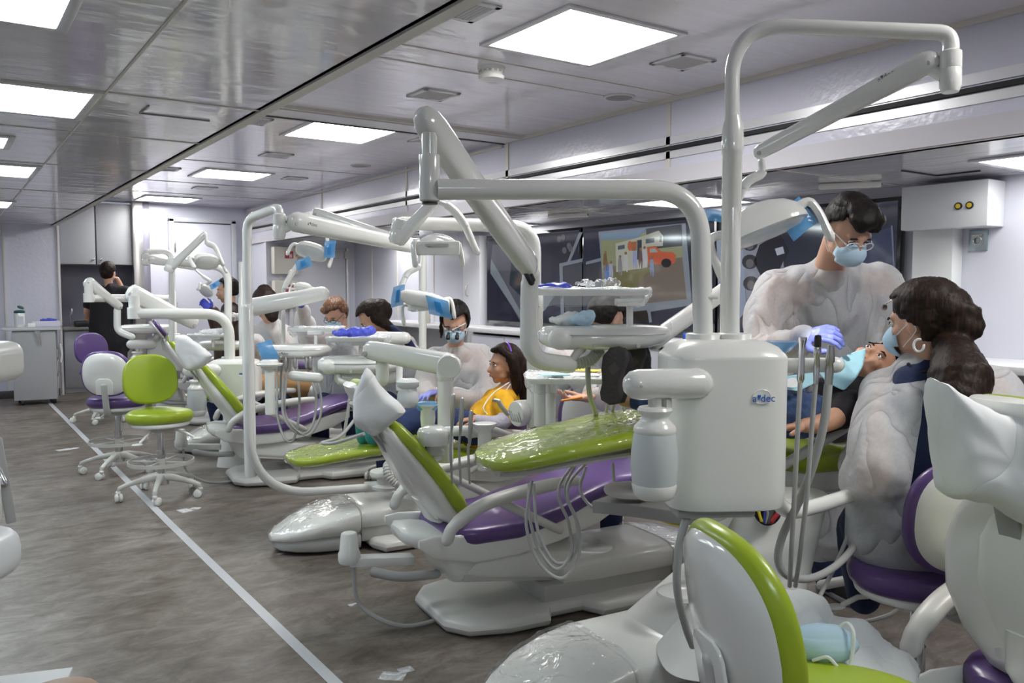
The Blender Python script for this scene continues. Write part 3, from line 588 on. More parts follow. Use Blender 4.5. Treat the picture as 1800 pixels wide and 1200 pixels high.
# cushion profile: x, top z (relative to seat base), half width, thickness
SEATP = [(-.60, .035, .15, .07), (-.575, .05, .20, .095), (-.5, .055, .235, .105), (-.3, .06, .25, .105), (-.1, .10, .25, .10), (.05, .155, .245, .095), (.18, .185, .235, .085), (.35, .185, .225, .075), (.6, .16, .205, .07), (.74, .14, .185, .065), (.80, .132, .155, .06), (.835, .125, .11, .05), (.85, .12, .05, .03)]
def cushion(prof, z0, grow=0, seg=28, steps=40, x0=None, x1=None, dish=.012):
    m = MB(); m.sharp = 70; rings = []; a0 = prof[0][0] if x0 is None else x0; a1 = prof[-1][0] if x1 is None else x1
    for i in range(steps+1):
        x = a0+(a1-a0)*(.5-.5*math.cos(math.pi*i/steps)); zt, hw, th = interp(prof, x); th += grow*2; hw += grow; zc = z0+zt-th/2+grow
        r = ring((x, 0, zc), Y, Z, 2*hw, th, 3.2, seg)
        for p in r:
            if p.z > zc: p.z -= dish*max(0, 1-(p.y/hw)**2)
        rings.append(r)
    m.loft(rings); return m
BACKP = [(0, .13, .05), (.03, .17, .07), (.10, .205, .085), (.20, .225, .085), (.32, .21, .08), (.41, .17, .075), (.47, .12, .065), (.50, .09, .04)]   # s, half width, thickness
def dental_chair(loc, rz, seatm, backm, label, dz=0, ang=54, head=True, arms=(1, 1), lift=0, toe_up=0, sleeve=False, covered_nose=False, padm=None, swivel=0, ash=0, lsh=0, group='dental patient chairs'):
    t = thing('dental_chair', label, 'dental chair', loc, rz, group); kw = dict(parent=t, world=False)
    # floor plate
    m = MB(); m.slab([(-.62, -.16), (-.55, -.26), (-.38, -.31), (-.2, -.31), (-.16, -.24), (.0, -.24), (.05, -.33), (.42, -.33), (.47, -.22), (.47, .22), (.42, .33), (.05, .33), (0, .24), (-.16, .24), (-.2, .31), (-.38, .31), (-.55, .26), (-.62, .16)], (0, 0, .035), X, Y, .06, .03); m.obj('floor_plate', LGREY, **kw)
    m = MB(); m.box((.17, 0, .09), (.68, .40, .09), bev=.01); m.obj('base_skirt', GREY, **kw)
    m = MB(); m.sharp = 50
    m.loft([ring((x, 0, z), Y, Z, w_, h, 4, 28) for x, z, w_, h in ((-.08, .16, .34, .08), (-.07, .165, .40, .12), (.1, .165, .42, .125), (.3, .165, .42, .13), (.505, .165, .43, .13), (.51, .165, .42, .12))]); m.obj('base_cover', WHITE, **kw)
    m = MB(); m.sharp = 50
    m.loft([ring((x, 0, z), Y, Z, w_, h, e, 28) for x, z, w_, h, e in ((.515, .155, .42, .13, 4), (.52, .155, .43, .15, 4), (.62, .145, .43, .145, 3.4), (.74, .128, .39, .12, 3), (.84, .105, .31, .09, 2.7), (.91, .09, .21, .06, 2.4), (.95, .08, .09, .03, 2))]); m.obj('base_nose', WHITE, **kw)
    m = MB(); m.loft([ring((x, 0, .05), Y, Z, w_, h, 4, 28) for x, w_, h in ((.515, .41, .1), (.62, .41, .1), (.74, .37, .09), (.84, .29, .08), (.91, .19, .06), (.94, .07, .03))]); m.obj('base_nose_skirt', GREY, **kw)
    # lift arm
    zs = .36+dz
    m = MB(); m.sharp = 50; za = zs-.09
    m.loft([ring((x, 0, z), Y, Z, w_, h, 5, 28) for x, z, w_, h in ((.36, .14, .30, .08), (.33, .15, .33, .13), (-.05, .14+(za-.14)*.35, .34, .15), (-.44+lsh, .14+(za-.14)*.8-.01, .33, .15), (-.50+lsh, .14+(za-.14)*.85-.01, .30, .14))]); m.obj('lift_arm_cover', WHITE, **kw)
    m = MB(); m.bar((.25, -.13, .10), (-.52+lsh, -.13, .09+(za-.16)*.8), .03, .03); m.bar((.25, .13, .10), (-.52+lsh, .13, .09+(za-.16)*.8), .03, .03); m.obj('lift_link', LGREY, **kw)
    m = MB(); m.sharp = 50; m.loft([ring((-.50+lsh, 0, z), X, Y, w_, h, 3.4, 28) for z, w_, h in ((za-.13, .10, .2), (za-.10, .17, .28), (za-.02, .24, .33), (za+.04, .26, .34))]); m.obj('lift_housing', WHITE, **kw)
    # pan
    m = MB(); m.sharp = 55; rg = []
    for x, zt, zb, w_ in ((-.76, .02, -.02, .14), (-.735, .03, -.045, .24), (-.66, .02, -.075, .32), (-.55, -.005, -.10, .38), (-.4, -.03, -.115, .40), (-.2, -.035, -.10, .38), (0, .01, -.07, .33), (.15, .06, -.02, .27), (.24, .085, .04, .2)):
        rg.append(ring((x, 0, zs+(zt+zb)/2), Y, Z, w_, zt-zb, 3, 28))
    m.loft(rg); m.obj('seat_pan', WHITE, **kw)
    # side wings of the pan
    for s in (-1, 1):
        m = MB(); m.sharp = 55; m.loft([ring((x, s*.205, zs+z), Y, Z, .02, h, 3, 16) for x, z, h in ((-.74, .0, .03), (-.68, -.02, .09), (-.5, -.05, .12), (-.3, -.05, .11), (-.1, -.02, .11), (.1, .03, .10), (.22, .065, .05))]); m.obj('pan_side', WHITE, **kw)
    m = cushion([(a, b+toe_up*max(0, a-.1), c, d) for a, b, c, d in SEATP], zs); m.obj('seat_cushion', seatm, **kw)
    m = MB(); m.loft([ring((x, 0, zs+z+toe_up*max(0, x-.1)), Y, Z, w_, .035, 3, 20) for x, z, w_ in ((-.5, -.05, .3), (0, .02, .36), (.2, .09, .34), (.5, .085, .32), (.72, .065, .26), (.8, .06, .14))]); m.obj('legrest_plate', LGREY, **kw)
    # back
    a = R(ang); up = V((-math.cos(a), 0, math.sin(a))); nn = V((math.sin(a), 0, math.cos(a))); hb = V((-.50, 0, zs+.065))
    m = MB(); m.sharp = 60; m.loft([ring(hb+up*s+nn*.0, Y, nn, 2*w_, th, 3, 28) for s, w_, th in BACKP]); m.obj('back_cushion', backm, **kw)
    m = MB(); m.sharp = 60; m.loft([ring(hb+up*s-nn*(.03+d), Y, nn, 2*w_, th, 2.8, 28) for s, w_, th, d in ((-.02, .10, .03, .0), (0, .15, .06, .012), (.10, .19, .09, .025), (.20, .218, .09, .022), (.32, .203, .075, .016), (.41, .163, .06, .01), (.48, .11, .05, .0), (.51, .07, .03, 0))]); sh = m.obj('back_shell', WHITE, **kw)
    m = MB(); m.loft([ring(hb+up*s-nn*(.085+d), Y, nn, 2*w_, .03, 3, 20) for s, w_, d in ((.02, .05, -.02), (.06, .09, 0), (.27, .10, 0), (.38, .08, -.012), (.44, .05, -.03))]); m.obj('rear_panel', WHITE, **kw)
    m = MB(); m.loft([ring(hb+p, Y, nn, w_, .05, 4, 20) for p, w_ in ((V((-.02, 0, -.10)), .15), (V((-.055, 0, -.03)), .14), (up*.05-nn*.09, .12), (up*.16-nn*.08, .09))]); m.obj('back_hinge', WHITE, **kw)
    if head:
        hp = hb+up*.50; m = MB(); m.box(hb+up*.44-nn*.075, (.012, .055, .2), Matrix((nn, Y, up)).transposed(), .003); m.box(hp+up*.1-nn*.06, (.02, .07, .10), Matrix((nn, Y, up)).transposed(), .004); m.obj('headrest_bracket', BLADE, **kw)
        m = MB(); m.tube([hp+up*.05-nn*.065-Y*.05, hp+up*.05-nn*.065+Y*.05], .035, seg=20); m.obj('headrest_knob', LGREY, **kw)
        m = MB(); m.sharp = 60; m.loft([ring(hp+up*s+nn*d, Y, nn, 2*w_, th, 2.8, 24) for s, w_, th, d in ((.01, .07, .03, .0), (.03, .12, .06, 0), (.10, .135, .065, -.004), (.17, .12, .06, 0), (.205, .07, .03, .006))]); m.obj('headrest_cushion', padm or backm, **kw)
        m = MB(); m.sharp = 60; m.loft([ring(hp+up*s-nn*(.028-d), Y, nn, 2*w_, .03, 2.8, 24) for s, w_, d in ((.005, .07, 0), (.03, .125, 0), (.10, .142, 0), (.17, .128, 0), (.215, .075, 0.004))]); m.obj('headrest_shell', WHITE, **kw)
    for i, s in enumerate((-1, 1)):
        if not arms[i]: continue
        pts = smooth_path([(a_+ash, s*b_, zs+c_) for a_, b_, c_ in ((-.66, .30, .035), (-.63, .30, .085), (-.52, .305, .15), (-.36, .31, .185), (-.16, .31, .205), (-.08, .305, .205))], 5)
        m = MB(); m.sharp = 70; m.tube(pts, [.026]*6+[.03]*14+[.026]*6, 16, flat=(1.15, .85)); ar = m.obj('armrest', LGREY, **kw)
        m = MB(); m.tube([(-.42, s*.295, zs+.15), (-.12, s*.245, zs-.015)], .018, 12, flat=(1, 1)); m.obj('armrest_strut', LGREY, parent=ar, world=False)
    # rear hose pivot
    m = MB(); m.lathe([(.042, 0), (.046, .01), (.046, .04), (.040, .05), (.033, .12), (.028, .125)], (-.93, .10, .27), Z, 20); m.bar((-.93, .10, .275), (-.66, .08, .25), .07, .035); m.obj('rear_pivot', WHITE, **kw)
    m = MB(); m.tube(smooth_path([(-.92, .08, .26), (-.90, .05, .1), (-.75, -.05, .02), (-.5, -.02, .02), (-.4, 0, .05)], 6), .009, 8); m.obj('cable', HOSE, **kw)
    m = MB(); m.tube(smooth_path([(-.85, .02, .24), (-.75, -.03, .22), (-.6, -.04, .21)], 6), .02, 10); m.obj('corrugated_hose', HOSE, **kw)
    m = MB(); m.lathe([(.05, 0), (.075, .008), (.075, .022), (.05, .035)], (.22, .24, .36), Z, 24); m.bar((.22, .24, .37), (.0, .1, .33), .07, .03); m.obj('foot_control_disc', WHITE, **kw)
    t['_zs'] = zs
    M = t.matrix_basis; sl = []
    if sleeve:
        pr = [(a_, b+toe_up*max(0, a_-.1), c, d) for a_, b, c, d in SEATP]
        m = cushion(pr, zs, .005, x0=.18, x1=.858, steps=50); m.b.transform(M); o = m.obj('plastic_sleeve', CLEAR); crumple(o, .0035, 9, 2, .002); sl.append(o)
        tag(o, sleeve if isinstance(sleeve, str) else 'clear glossy plastic sleeve over a legrest', 'plastic cover')
    if covered_nose:
        m = MB(); m.sharp = 80; m.loft([ring((x, 0, z+.004), Y, Z, w_+.016, h+.016, e, 48) for x, z, w_, h, e in [(.50+.02*k, *interp([(.50, .155, .43, .15, 4), (.62, .145, .43, .145, 3.4), (.74, .128, .39, .12, 3), (.84, .105, .31, .09, 2.7), (.91, .09, .21, .06, 2.4), (.965, .08, .05, .03, 2)], .50+.02*k)) for k in range(24)]])
        m.b.transform(M); o = m.obj('plastic_cover', CLEAR); crumple(o, .007, 14, 5, .004); tag(o, covered_nose, 'plastic cover')
    if swivel:      # the upper part turns on its base
        piv = Matrix.Translation(V((-.5, 0, 0))) @ Matrix.Rotation(swivel, 4, 'Z') @ Matrix.Translation(V((.5, 0, 0)))
        keep = ('floor_plate', 'base_skirt', 'base_cover', 'base_nose', 'base_nose_skirt', 'lift_arm_cover', 'lift_link', 'lift_housing')
        for c in list(t.children):
            if c.name.split('.')[0] in keep: continue
            for o in [c]+list(c.children): o.data.transform(piv)
        for o in sl: o.data.transform(M @ piv @ M.inverted())
    return t
# B and E and A share the plan: head towards the aisle; C, D, F lie the other way round
chA = dental_chair((2.66, .76, 0), R(-10), PURPLE, GREEN, 'nearest dental chair at right edge, seen from behind its white back shell', ang=72, arms=(0, 1), dz=.06, ash=.02)
chB = dental_chair((2.28, 2.96, 0), R(-7), PURPLE, GREEN, 'dental chair in the middle, green back and purple seat, on a white base', covered_nose='crumpled clear plastic cover on the base nose left of the tapered white pedestal', dz=.04, ang=53)
chE = dental_chair((2.32, 6.02, 0), R(-7), PURPLE, GREEN, 'dental chair with green back and purple seat just right of the green stool', dz=.04, ang=53)
chG = dental_chair((2.72, 9.0, 0), R(-7), PURPLE, GREEN, 'farthest dental chair with a bare purple headrest and green back', padm=PURPLE, dz=.08)
chC = dental_chair((2.29, 2.03, 0), R(175), GREEN, PURPLE, 'dental chair under the boy, long green legrest under clear plastic', dz=.41, ang=30, head=True, arms=(1, 1), toe_up=-.06, swivel=R(-10.5), lsh=.24, sleeve='clear glossy plastic sleeve on the nearest long green legrest', covered_nose='large crumpled clear plastic cover on the base nose at the bottom centre')
chD = dental_chair((2.36, 4.22, 0), R(180-6), GREEN, PURPLE, 'dental chair under the yellow-shirted girl, green legrest and purple back', dz=.03, ang=48, arms=(1, 1), sleeve='clear plastic sleeve on the green legrest left of the kite-shaped headrest cover', covered_nose='crumpled clear plastic cover on the base nose left of the middle chair')
chF = dental_chair((2.58, 7.35, 0), R(180-6), GREEN, PURPLE, 'dental chair with green legrest behind the green stool, patient in tan trousers', dz=.02, ang=25, sleeve='clear plastic sleeve on the far green legrest behind the green stool', covered_nose='crumpled clear plastic cover on the base nose behind the green stool')

def bag(pts, dd, bul, label, seed):     # loose paper bag over a headrest: its silhouette corners, at their own distances
    c = sum((P(x, y, dd) for x, y in pts), V())/len(pts); m = MB(); m.sharp = 80; n = len(pts); rings = []
    q = [P(x, y, dd) for x, y in pts]; f = []
    for i in range(n):
        a, b = q[i], q[(i+1) % n]; k = max(2, int((b-a).length/.03))
        for j in range(k): f.append(a+(b-a)*j/k)
    for k, b in ((0, 0), (.05, .5), (.16, .8), (.4, .96), (.75, 1), (.97, 1)): rings.append([p+(c-p)*k-FW*bul*b for p in f])
    back = [[p+(c-p)*k+FW*bul*b*1.2 for p in f] for k, b in ((.97, 1), (.8, 1), (.5, .95), (.25, .75), (.08, .45))]
    m.loft(rings[::-1]+back[::-1], cap=True)
    o = m.obj('headrest_cover', COVER, mods=[('SUBSURF', dict(levels=1, render_levels=1))]); crumple(o, .015, 8, seed, .006); tag(o, label, 'headrest cover', 'paper headrest covers'); return o
bag([(1632, 650), (1680, 685), (1728, 712), (1790, 728), (1860, 760), (1905, 860), (1900, 960), (1860, 1000), (1800, 925), (1745, 880), (1690, 875), (1652, 868), (1645, 800), (1634, 720)], 1.84, .085, 'large white paper headrest cover at the right edge, hiding the seated person\'s lower back', 1)
bag([(640, 643), (662, 668), (690, 698), (719, 724), (690, 745), (655, 771), (636, 757), (621, 738), (619, 690)], 3.10, .07, 'white kite-shaped paper headrest cover in front of the loupes woman and blue jeans', 2)
bag([(311, 586), (330, 592), (352, 606), (376, 626), (362, 642), (330, 655), (322, 640), (313, 612)], 5.62, .07, 'white paper headrest cover on the chair beside the green stool', 3)

# ------------------------------------------------------------------ wheeled stools
def stool(loc, rz, padm, label, zs=.60, hoop=True, tilt=8, base=True, base_rot=0):
    t = thing('wheeled_stool', label, 'stool', loc, rz, 'wheeled operator stools'); kw = dict(parent=t, world=False)
    out = [(.205*math.cos(a)*(1+.04*math.cos(2*a)), .215*math.sin(a)) for a in [2*math.pi*k/36 for k in range(36)]]
    m = MB(); m.sharp = 70; m.slab(out, (0, 0, zs-.03), X, Y, .075, .034, 5, zf=lambda x, y: .012*((x/.2)**2)); m.obj('seat', padm, **kw)
    m = MB(); m.slab([(x*.9, y*.9) for x, y in out], (0, 0, zs-.075), X, Y, .03, .012); m.obj('seat_shell', WHITE, **kw)
    m = MB(); m.box((0, 0, zs-.105), (.20, .13, .045), bev=.01); m.obj('mechanism', GREY, **kw)
    for s in (-1, 1):
        m = MB(); m.tube([(.05, s*.06, zs-.11), (.12, s*.13, zs-.14), (.14, s*.17, zs-.17)], [.008, .009, .009], 10); m.ell((.15, s*.19, zs-.18), (.022, .035, .010)); m.obj('lever', WHITE, **kw)
    m = MB(); m.lathe([(.028, .13), (.028, zs-.26), (.022, zs-.26), (.022, zs-.12)], (0, 0, 0), Z, 20); m.obj('gas_column', CHROME, **kw)
    # back
    ta = R(tilt); up = V((-math.sin(ta), 0, math.cos(ta))); nn = V((math.cos(ta), 0, math.sin(ta))); bc = V((-.20, 0, zs+.05))
    bo = []
    for k in range(48):
        a = 2*math.pi*k/48; x, y = math.cos(a), math.sin(a); e = 2.5; px = math.copysign(abs(x)**(2/e), x)*.182; py = math.copysign(abs(y)**(2/e), y)*.172
        bo.append((px*(1-.05*(py/.17)), py))
    curve = lambda x, y: .9*x*x
    ax = -Y   # so that ax x up = nn
    m = MB(); m.sharp = 70; m.slab(bo, bc+up*.155, Y, up, .045, .02, 4, zf=curve); m.obj('backrest', padm, **kw)
    m = MB(); m.sharp = 60
    rings = []
    for ins, z in ((1, -.012), (.965, -.022), (.90, -.036), (.6, -.046), (.2, -.05), (.02, -.05)):
        rings.append([bc+up*(.155+p[1]*ins*.955)+Y*(p[0]*ins*.955)+nn*(z+curve(p[0]*ins, 0)) for p in bo])
    rings.insert(0, [bc+up*(.155+p[1]*.93)+Y*(p[0]*.93)+nn*(-.004+curve(p[0], 0)) for p in bo]); m.loft(rings); sh = m.obj('back_shell', WHITE2, **kw)
    m = MB(); f = .0525
    cc = bc+up*.07-nn*.052; m.slab([(-.06, -.06), (.06, -.06), (.06, .03), (.05, .05), (.03, .06), (-.03, .06), (-.05, .05), (-.06, .03)], cc, Y, up, .008, .003); m.obj('shell_cover_plate', WHITE2, parent=sh, world=False)
    m = MB(); m.tube(fillet([(-.02, 0, zs-.10), (-.22, 0, zs-.10), (-.262, 0, zs+.12)], .05), .016, 12, flat=(1.5, 1)); m.obj('back_post', GREY, **kw)
    if hoop:
        m = MB(); rr = .205; zr = .24
        m.loft([[V((math.cos(a)*r_, math.sin(a)*r_, z_)) for r_, z_ in ((rr, zr-.012), (rr+.006, zr-.012), (rr+.006, zr+.012), (rr, zr+.012))] for a in [2*math.pi*k/48 for k in range(49)]], cap=False)
        for k in range(4):
            a = R(45+90*k); m.bar((0, 0, zr-.004), (rr*math.cos(a), rr*math.sin(a), zr-.004), .012, .010)
        m.lathe([(.034, zr-.03), (.036, zr+.02)], (0, 0, 0)); m.obj('foot_ring', LGREY, **kw)
    m = MB(); m.lathe([(.03, .08), (.045, .085), (.042, .15), (.03, .16)], (0, 0, 0))
    for k in range(5):
        a = R(base_rot+72*k); d = V((math.cos(a), math.sin(a), 0)); n_ = d.cross(Z); 
        m.loft([ring(d*r_+Z*z_, n_, Z, w_, h_, 3, 12) for r_, z_, w_, h_ in ((.02, .135, .05, .05), (.08, .132, .046, .045), (.16, .118, .036, .034), (.24, .095, .030, .028), (.27, .082, .028, .03), (.275, .07, .024, .02))])
    m.obj('star_base', LGREY, **kw)
    for k in range(5):
        a = R(base_rot+72*k); d = V((math.cos(a), math.sin(a), 0)); ra = R(base_rot*3+72*k*1.7+20); ax_ = V((math.cos(ra), math.sin(ra), 0)); m = MB()
        off = ax_.cross(Z)*.018
        for s in (-1, 1): m.lathe([(.022, -.010), (.027, -.006), (.027, .006), (.022, .010)], d*.27+off+ax_*s*.013+Z*.0275, ax_, 20)
        m.box(d*.27+Z*.06, (.03, .03, .02), bev=.008); m.obj('caster', WHITE, **kw)
    return t
s1 = G(285, 872, 0); stool((s1.x, s1.y, 0), R(-85), GREEN, 'green wheeled stool standing alone in the aisle', zs=.575, base_rot=-98)
s2 = G(210, 835, 0); stool((s2.x+.02, s2.y+.12, 0), R(62), PURPLE, 'purple wheeled stool showing its white back shell, beside the green stool', zs=.575, base_rot=-115)
s3 = G(180, 742, 0); stool((s3.x+.02, s3.y+.1, 0), R(-70), PURPLE, 'farthest purple wheeled stool in front of the person in black', zs=.56, hoop=False, base_rot=-120)
stool((1.39, .92, 0), R(-22), GREEN, 'nearest wheeled stool at bottom, white shell and green pad seen edge-on', zs=.60, tilt=10, base_rot=30)
stool((2.515, 1.39, 0), R(66), PURPLE, 'purple wheeled stool under the seated person with a ponytail', zs=.535, tilt=0, hoop=False, base_rot=215)

stool((P(712, 700, 6.1).x, P(712, 700, 6.1).y, 0), R(150), PURPLE, 'purple stool under the person bending over, mostly hidden', zs=.50, tilt=0, hoop=False)
stool((P(805, 740, 5.5).x, P(805, 740, 5.5).y, 0), R(220), PURPLE, 'purple stool under the person wearing loupes, mostly hidden', zs=.46, tilt=0, hoop=False)
stool((P(1030, 750, 4.7).x, P(1030, 750, 4.7).y, 0), R(60), PURPLE, 'stool under the short-haired person behind the child\'s shoes, one caster showing', zs=.52, tilt=0, hoop=False, base_rot=-60)
# ------------------------------------------------------------------ pieces of the units
LOGOBLUE = mat('logo_blue', (.02, .12, .50), .4); LOGOGREY = mat('logo_grey', (.15, .16, .17), .4)
def tooth(c, x, up, h, m, name, parent):      # small tooth mark between the letters
    mb = MB(); x = V(x).normalized(); up = V(up).normalized(); n = x.cross(up)
    pts = [(-.35, .5), (-.1, .42), (.1, .42), (.35, .5), (.42, .2), (.3, -.1), (.22, -.5), (.1, -.5), (.05, -.05), (-.05, -.05), (-.1, -.5), (-.22, -.5), (-.3, -.1), (-.42, .2)]
    mb.loft([[V(c)+x*a*h*.8+up*b*h+n*k for a, b in pts] for k in (0, .0006)]); return mb.obj(name, m, parent, smooth=False)
def logo(c, x, up, size, m, parent, m2=None):
    x = V(x).normalized(); c = V(c)
    text_mesh('a', size, c-x*size*.72, x, up, m, 'logo_letter_a', parent); text_mesh('dec', size, c+x*size*.55, x, up, m, 'logo_letters_dec', parent)
    tooth(c-x*size*.30+V(up).normalized()*size*.12, x, up, size*.5, m2 or m, 'logo_tooth', parent)
def flex_arm(a, b, w_, t=.75, parent=None, name='flex_arm', big_end=1.15, m=WHITE2, hint=Z):
    """tapered spring arm of a lamp or tray: two joints, box-round section"""
    a, b = V(a), V(b); d = (b-a).normalized(); s, u = frame_along(d, hint); mb = MB(); mb.sharp = 60; L_ = (b-a).length; rg = []
    for f, k in ((-.02, .45), (0, .8), (.03, 1.0), (.1, 1.0), (.5, .95), (.9, .86), (.97, .8), (1, .66), (1.01, .4)):
        kk = k*(big_end if f < .15 else 1); rg.append(ring(a+d*L_*f, s, u, w_*t*kk, w_*kk, 2.8, 20))
    mb.loft(rg); o = mb.obj(name, m, parent)
    mb = MB(); 
    for f in (.02, .97):
        mb.lathe([(w_*.10, -w_*t*.54), (w_*.12, -w_*t*.5), (w_*.12, w_*t*.5), (w_*.10, w_*t*.54)], a+d*L_*f-u*w_*.15, s, 12)
    mb.obj('joint_pins', GREY, o); return o
def dental_light(label, post, r, arm, w_, brk, head, hdir, hup, hs=1.0, film_a=None, film_b=None, logo_t=None, sleeve_=None, fr=None):
    t = thing('dental_light', label, 'dental light', post[0], 0, 'dental lamps on posts')
    m = MB(); m.sharp = 60; m.tube(fillet(post, fr or ([0]+[4.2*r]*(len(post)-2)+[0]), 10), r, 20, round_end=False); po = m.obj('post', WHITE2, t)
    if sleeve_:
        m = MB(); m.sharp = 50; m.lathe([(r*1.02, sleeve_[1]+.13), (r*1.22, sleeve_[1]+.08), (r*1.32, sleeve_[1]), (r*1.26, sleeve_[1]-.005), (r*1.26, sleeve_[0]), (r*1.02, sleeve_[0]-.003)], (sleeve_[2].x, sleeve_[2].y, 0), Z, 24); m.obj('collar', WHITE2, po)
    e = V(post[-1]); d = (e-V(post[-2])).normalized()
    m = MB(); m.sharp = 45; m.lathe([(r*1.05, -.05), (r*1.3, -.045), (r*1.3, -.002), (r*1.26, 0), (r*1.3, .002), (r*1.3, .045), (r*1.0, .06)], e, d, 22); m.obj('swivel', WHITE2, t)
    a, b = V(arm[0]), V(arm[1]); m = MB(); m.tube([e+d*.03, a+(b-a).normalized()*w_*.5], r*.75, 14); m.obj('arm_yoke', WHITE2, t)
    fa = flex_arm(a, b, w_, .7, t)
    if logo_t: logo(logo_t[0], logo_t[1], logo_t[2], logo_t[3], LOGOGREY, fa)
    m = MB(); m.sharp = 60; bp = smooth_path(fillet([V(p) for p in brk], .04, 4), 3); m.tube(bp, [r*.5, r*.8, r*.8, r*.7, r*.6], 14, flat=(1.2, .8)); m.obj('bracket', WHITE2, t)
    # lamp head: a lens body with two handles
    f = V(hdir).normalized(); u = V(hup); u = (u-f*u.dot(f)).normalized(); s = f.cross(u); h = V(head); S = hs
    m = MB(); m.sharp = 60
    m.loft([ring(h+f*z*S, s, u, w2*S, h2*S, 2.6, 32) for z, w2, h2 in ((-.055, .04, .03), (-.05, .10, .06), (-.035, .17, .10), (-.01, .225, .135), (.02, .24, .15), (.03, .238, .148), (.032, .22, .135))]); hd = m.obj('lamp_head', WHITE2, t)
    m = MB(); m.loft([ring(h+f*z*S, s, u, w2*S, h2*S, 2.6, 32) for z, w2, h2 in ((.030, .22, .135), (.040, .19, .11), (.044, .1, .06))]); m.obj('lens', film('lamp_lens', (.95, .97, .98), .35, .05, ((5, 5, 5), .1, .01, 1)), hd)
    for k, fl in ((-1, film_a), (1, film_b)):
        m = MB(); m.tube(smooth_path([h+s*k*.09*S, h+s*k*.14*S-f*.01*S, h+s*k*.155*S+f*.03*S, h+s*k*.155*S+f*.10*S], 4), [.02*S, .018*S, .016*S, .018*S], 12, flat=(1, .7)); hn = m.obj('handle', WHITE2, t)
        if fl: 
            c = h+s*k*.157*S+f*.075*S; m = MB(); m.box(c, (.016*S, .085*S, .115*S), Matrix((s, u, f)).transposed(), .004); o = m.obj('barrier_film', BLUEF, t); crumple(o, .004, 20)
            m = MB(); m.box(c+s*k*.0095*S, (.002, .018*S, .06*S), Matrix((s, u, f)).transposed(), .001); m.obj('film_patch', BLUED, t)
    return t
def film_square(c, x, y, w_, h_, parent, name='barrier_film', patch=True):
    x, y = V(x).normalized(), V(y).normalized(); n = x.cross(y); c = V(c); m = MB(); m.sharp = 80
    for sgn in (-1, 1):
        N = 6; vs = [[m.b.verts.new(c+x*w_*(i/N-.5)+y*h_*(j/N-.5)+n*sgn*(.012*math.cos(math.pi*(i/N-.5))*math.cos(math.pi*(j/N-.5))+.0006)) for i in range(N+1)] for j in range(N+1)]
        for j in range(N):
            for i in range(N): m.b.faces.new((vs[j][i], vs[j][i+1], vs[j+1][i+1], vs[j+1][i]))
    o = m.obj(name, BLUEF, parent); crumple(o, .005, 18)
    if patch: m = MB(); m.box(c+n*.016, (w_*.3, h_*.6, .002), Matrix((x, y, n)).transposed(), .0008); m.obj('film_patch', BLUED, parent)

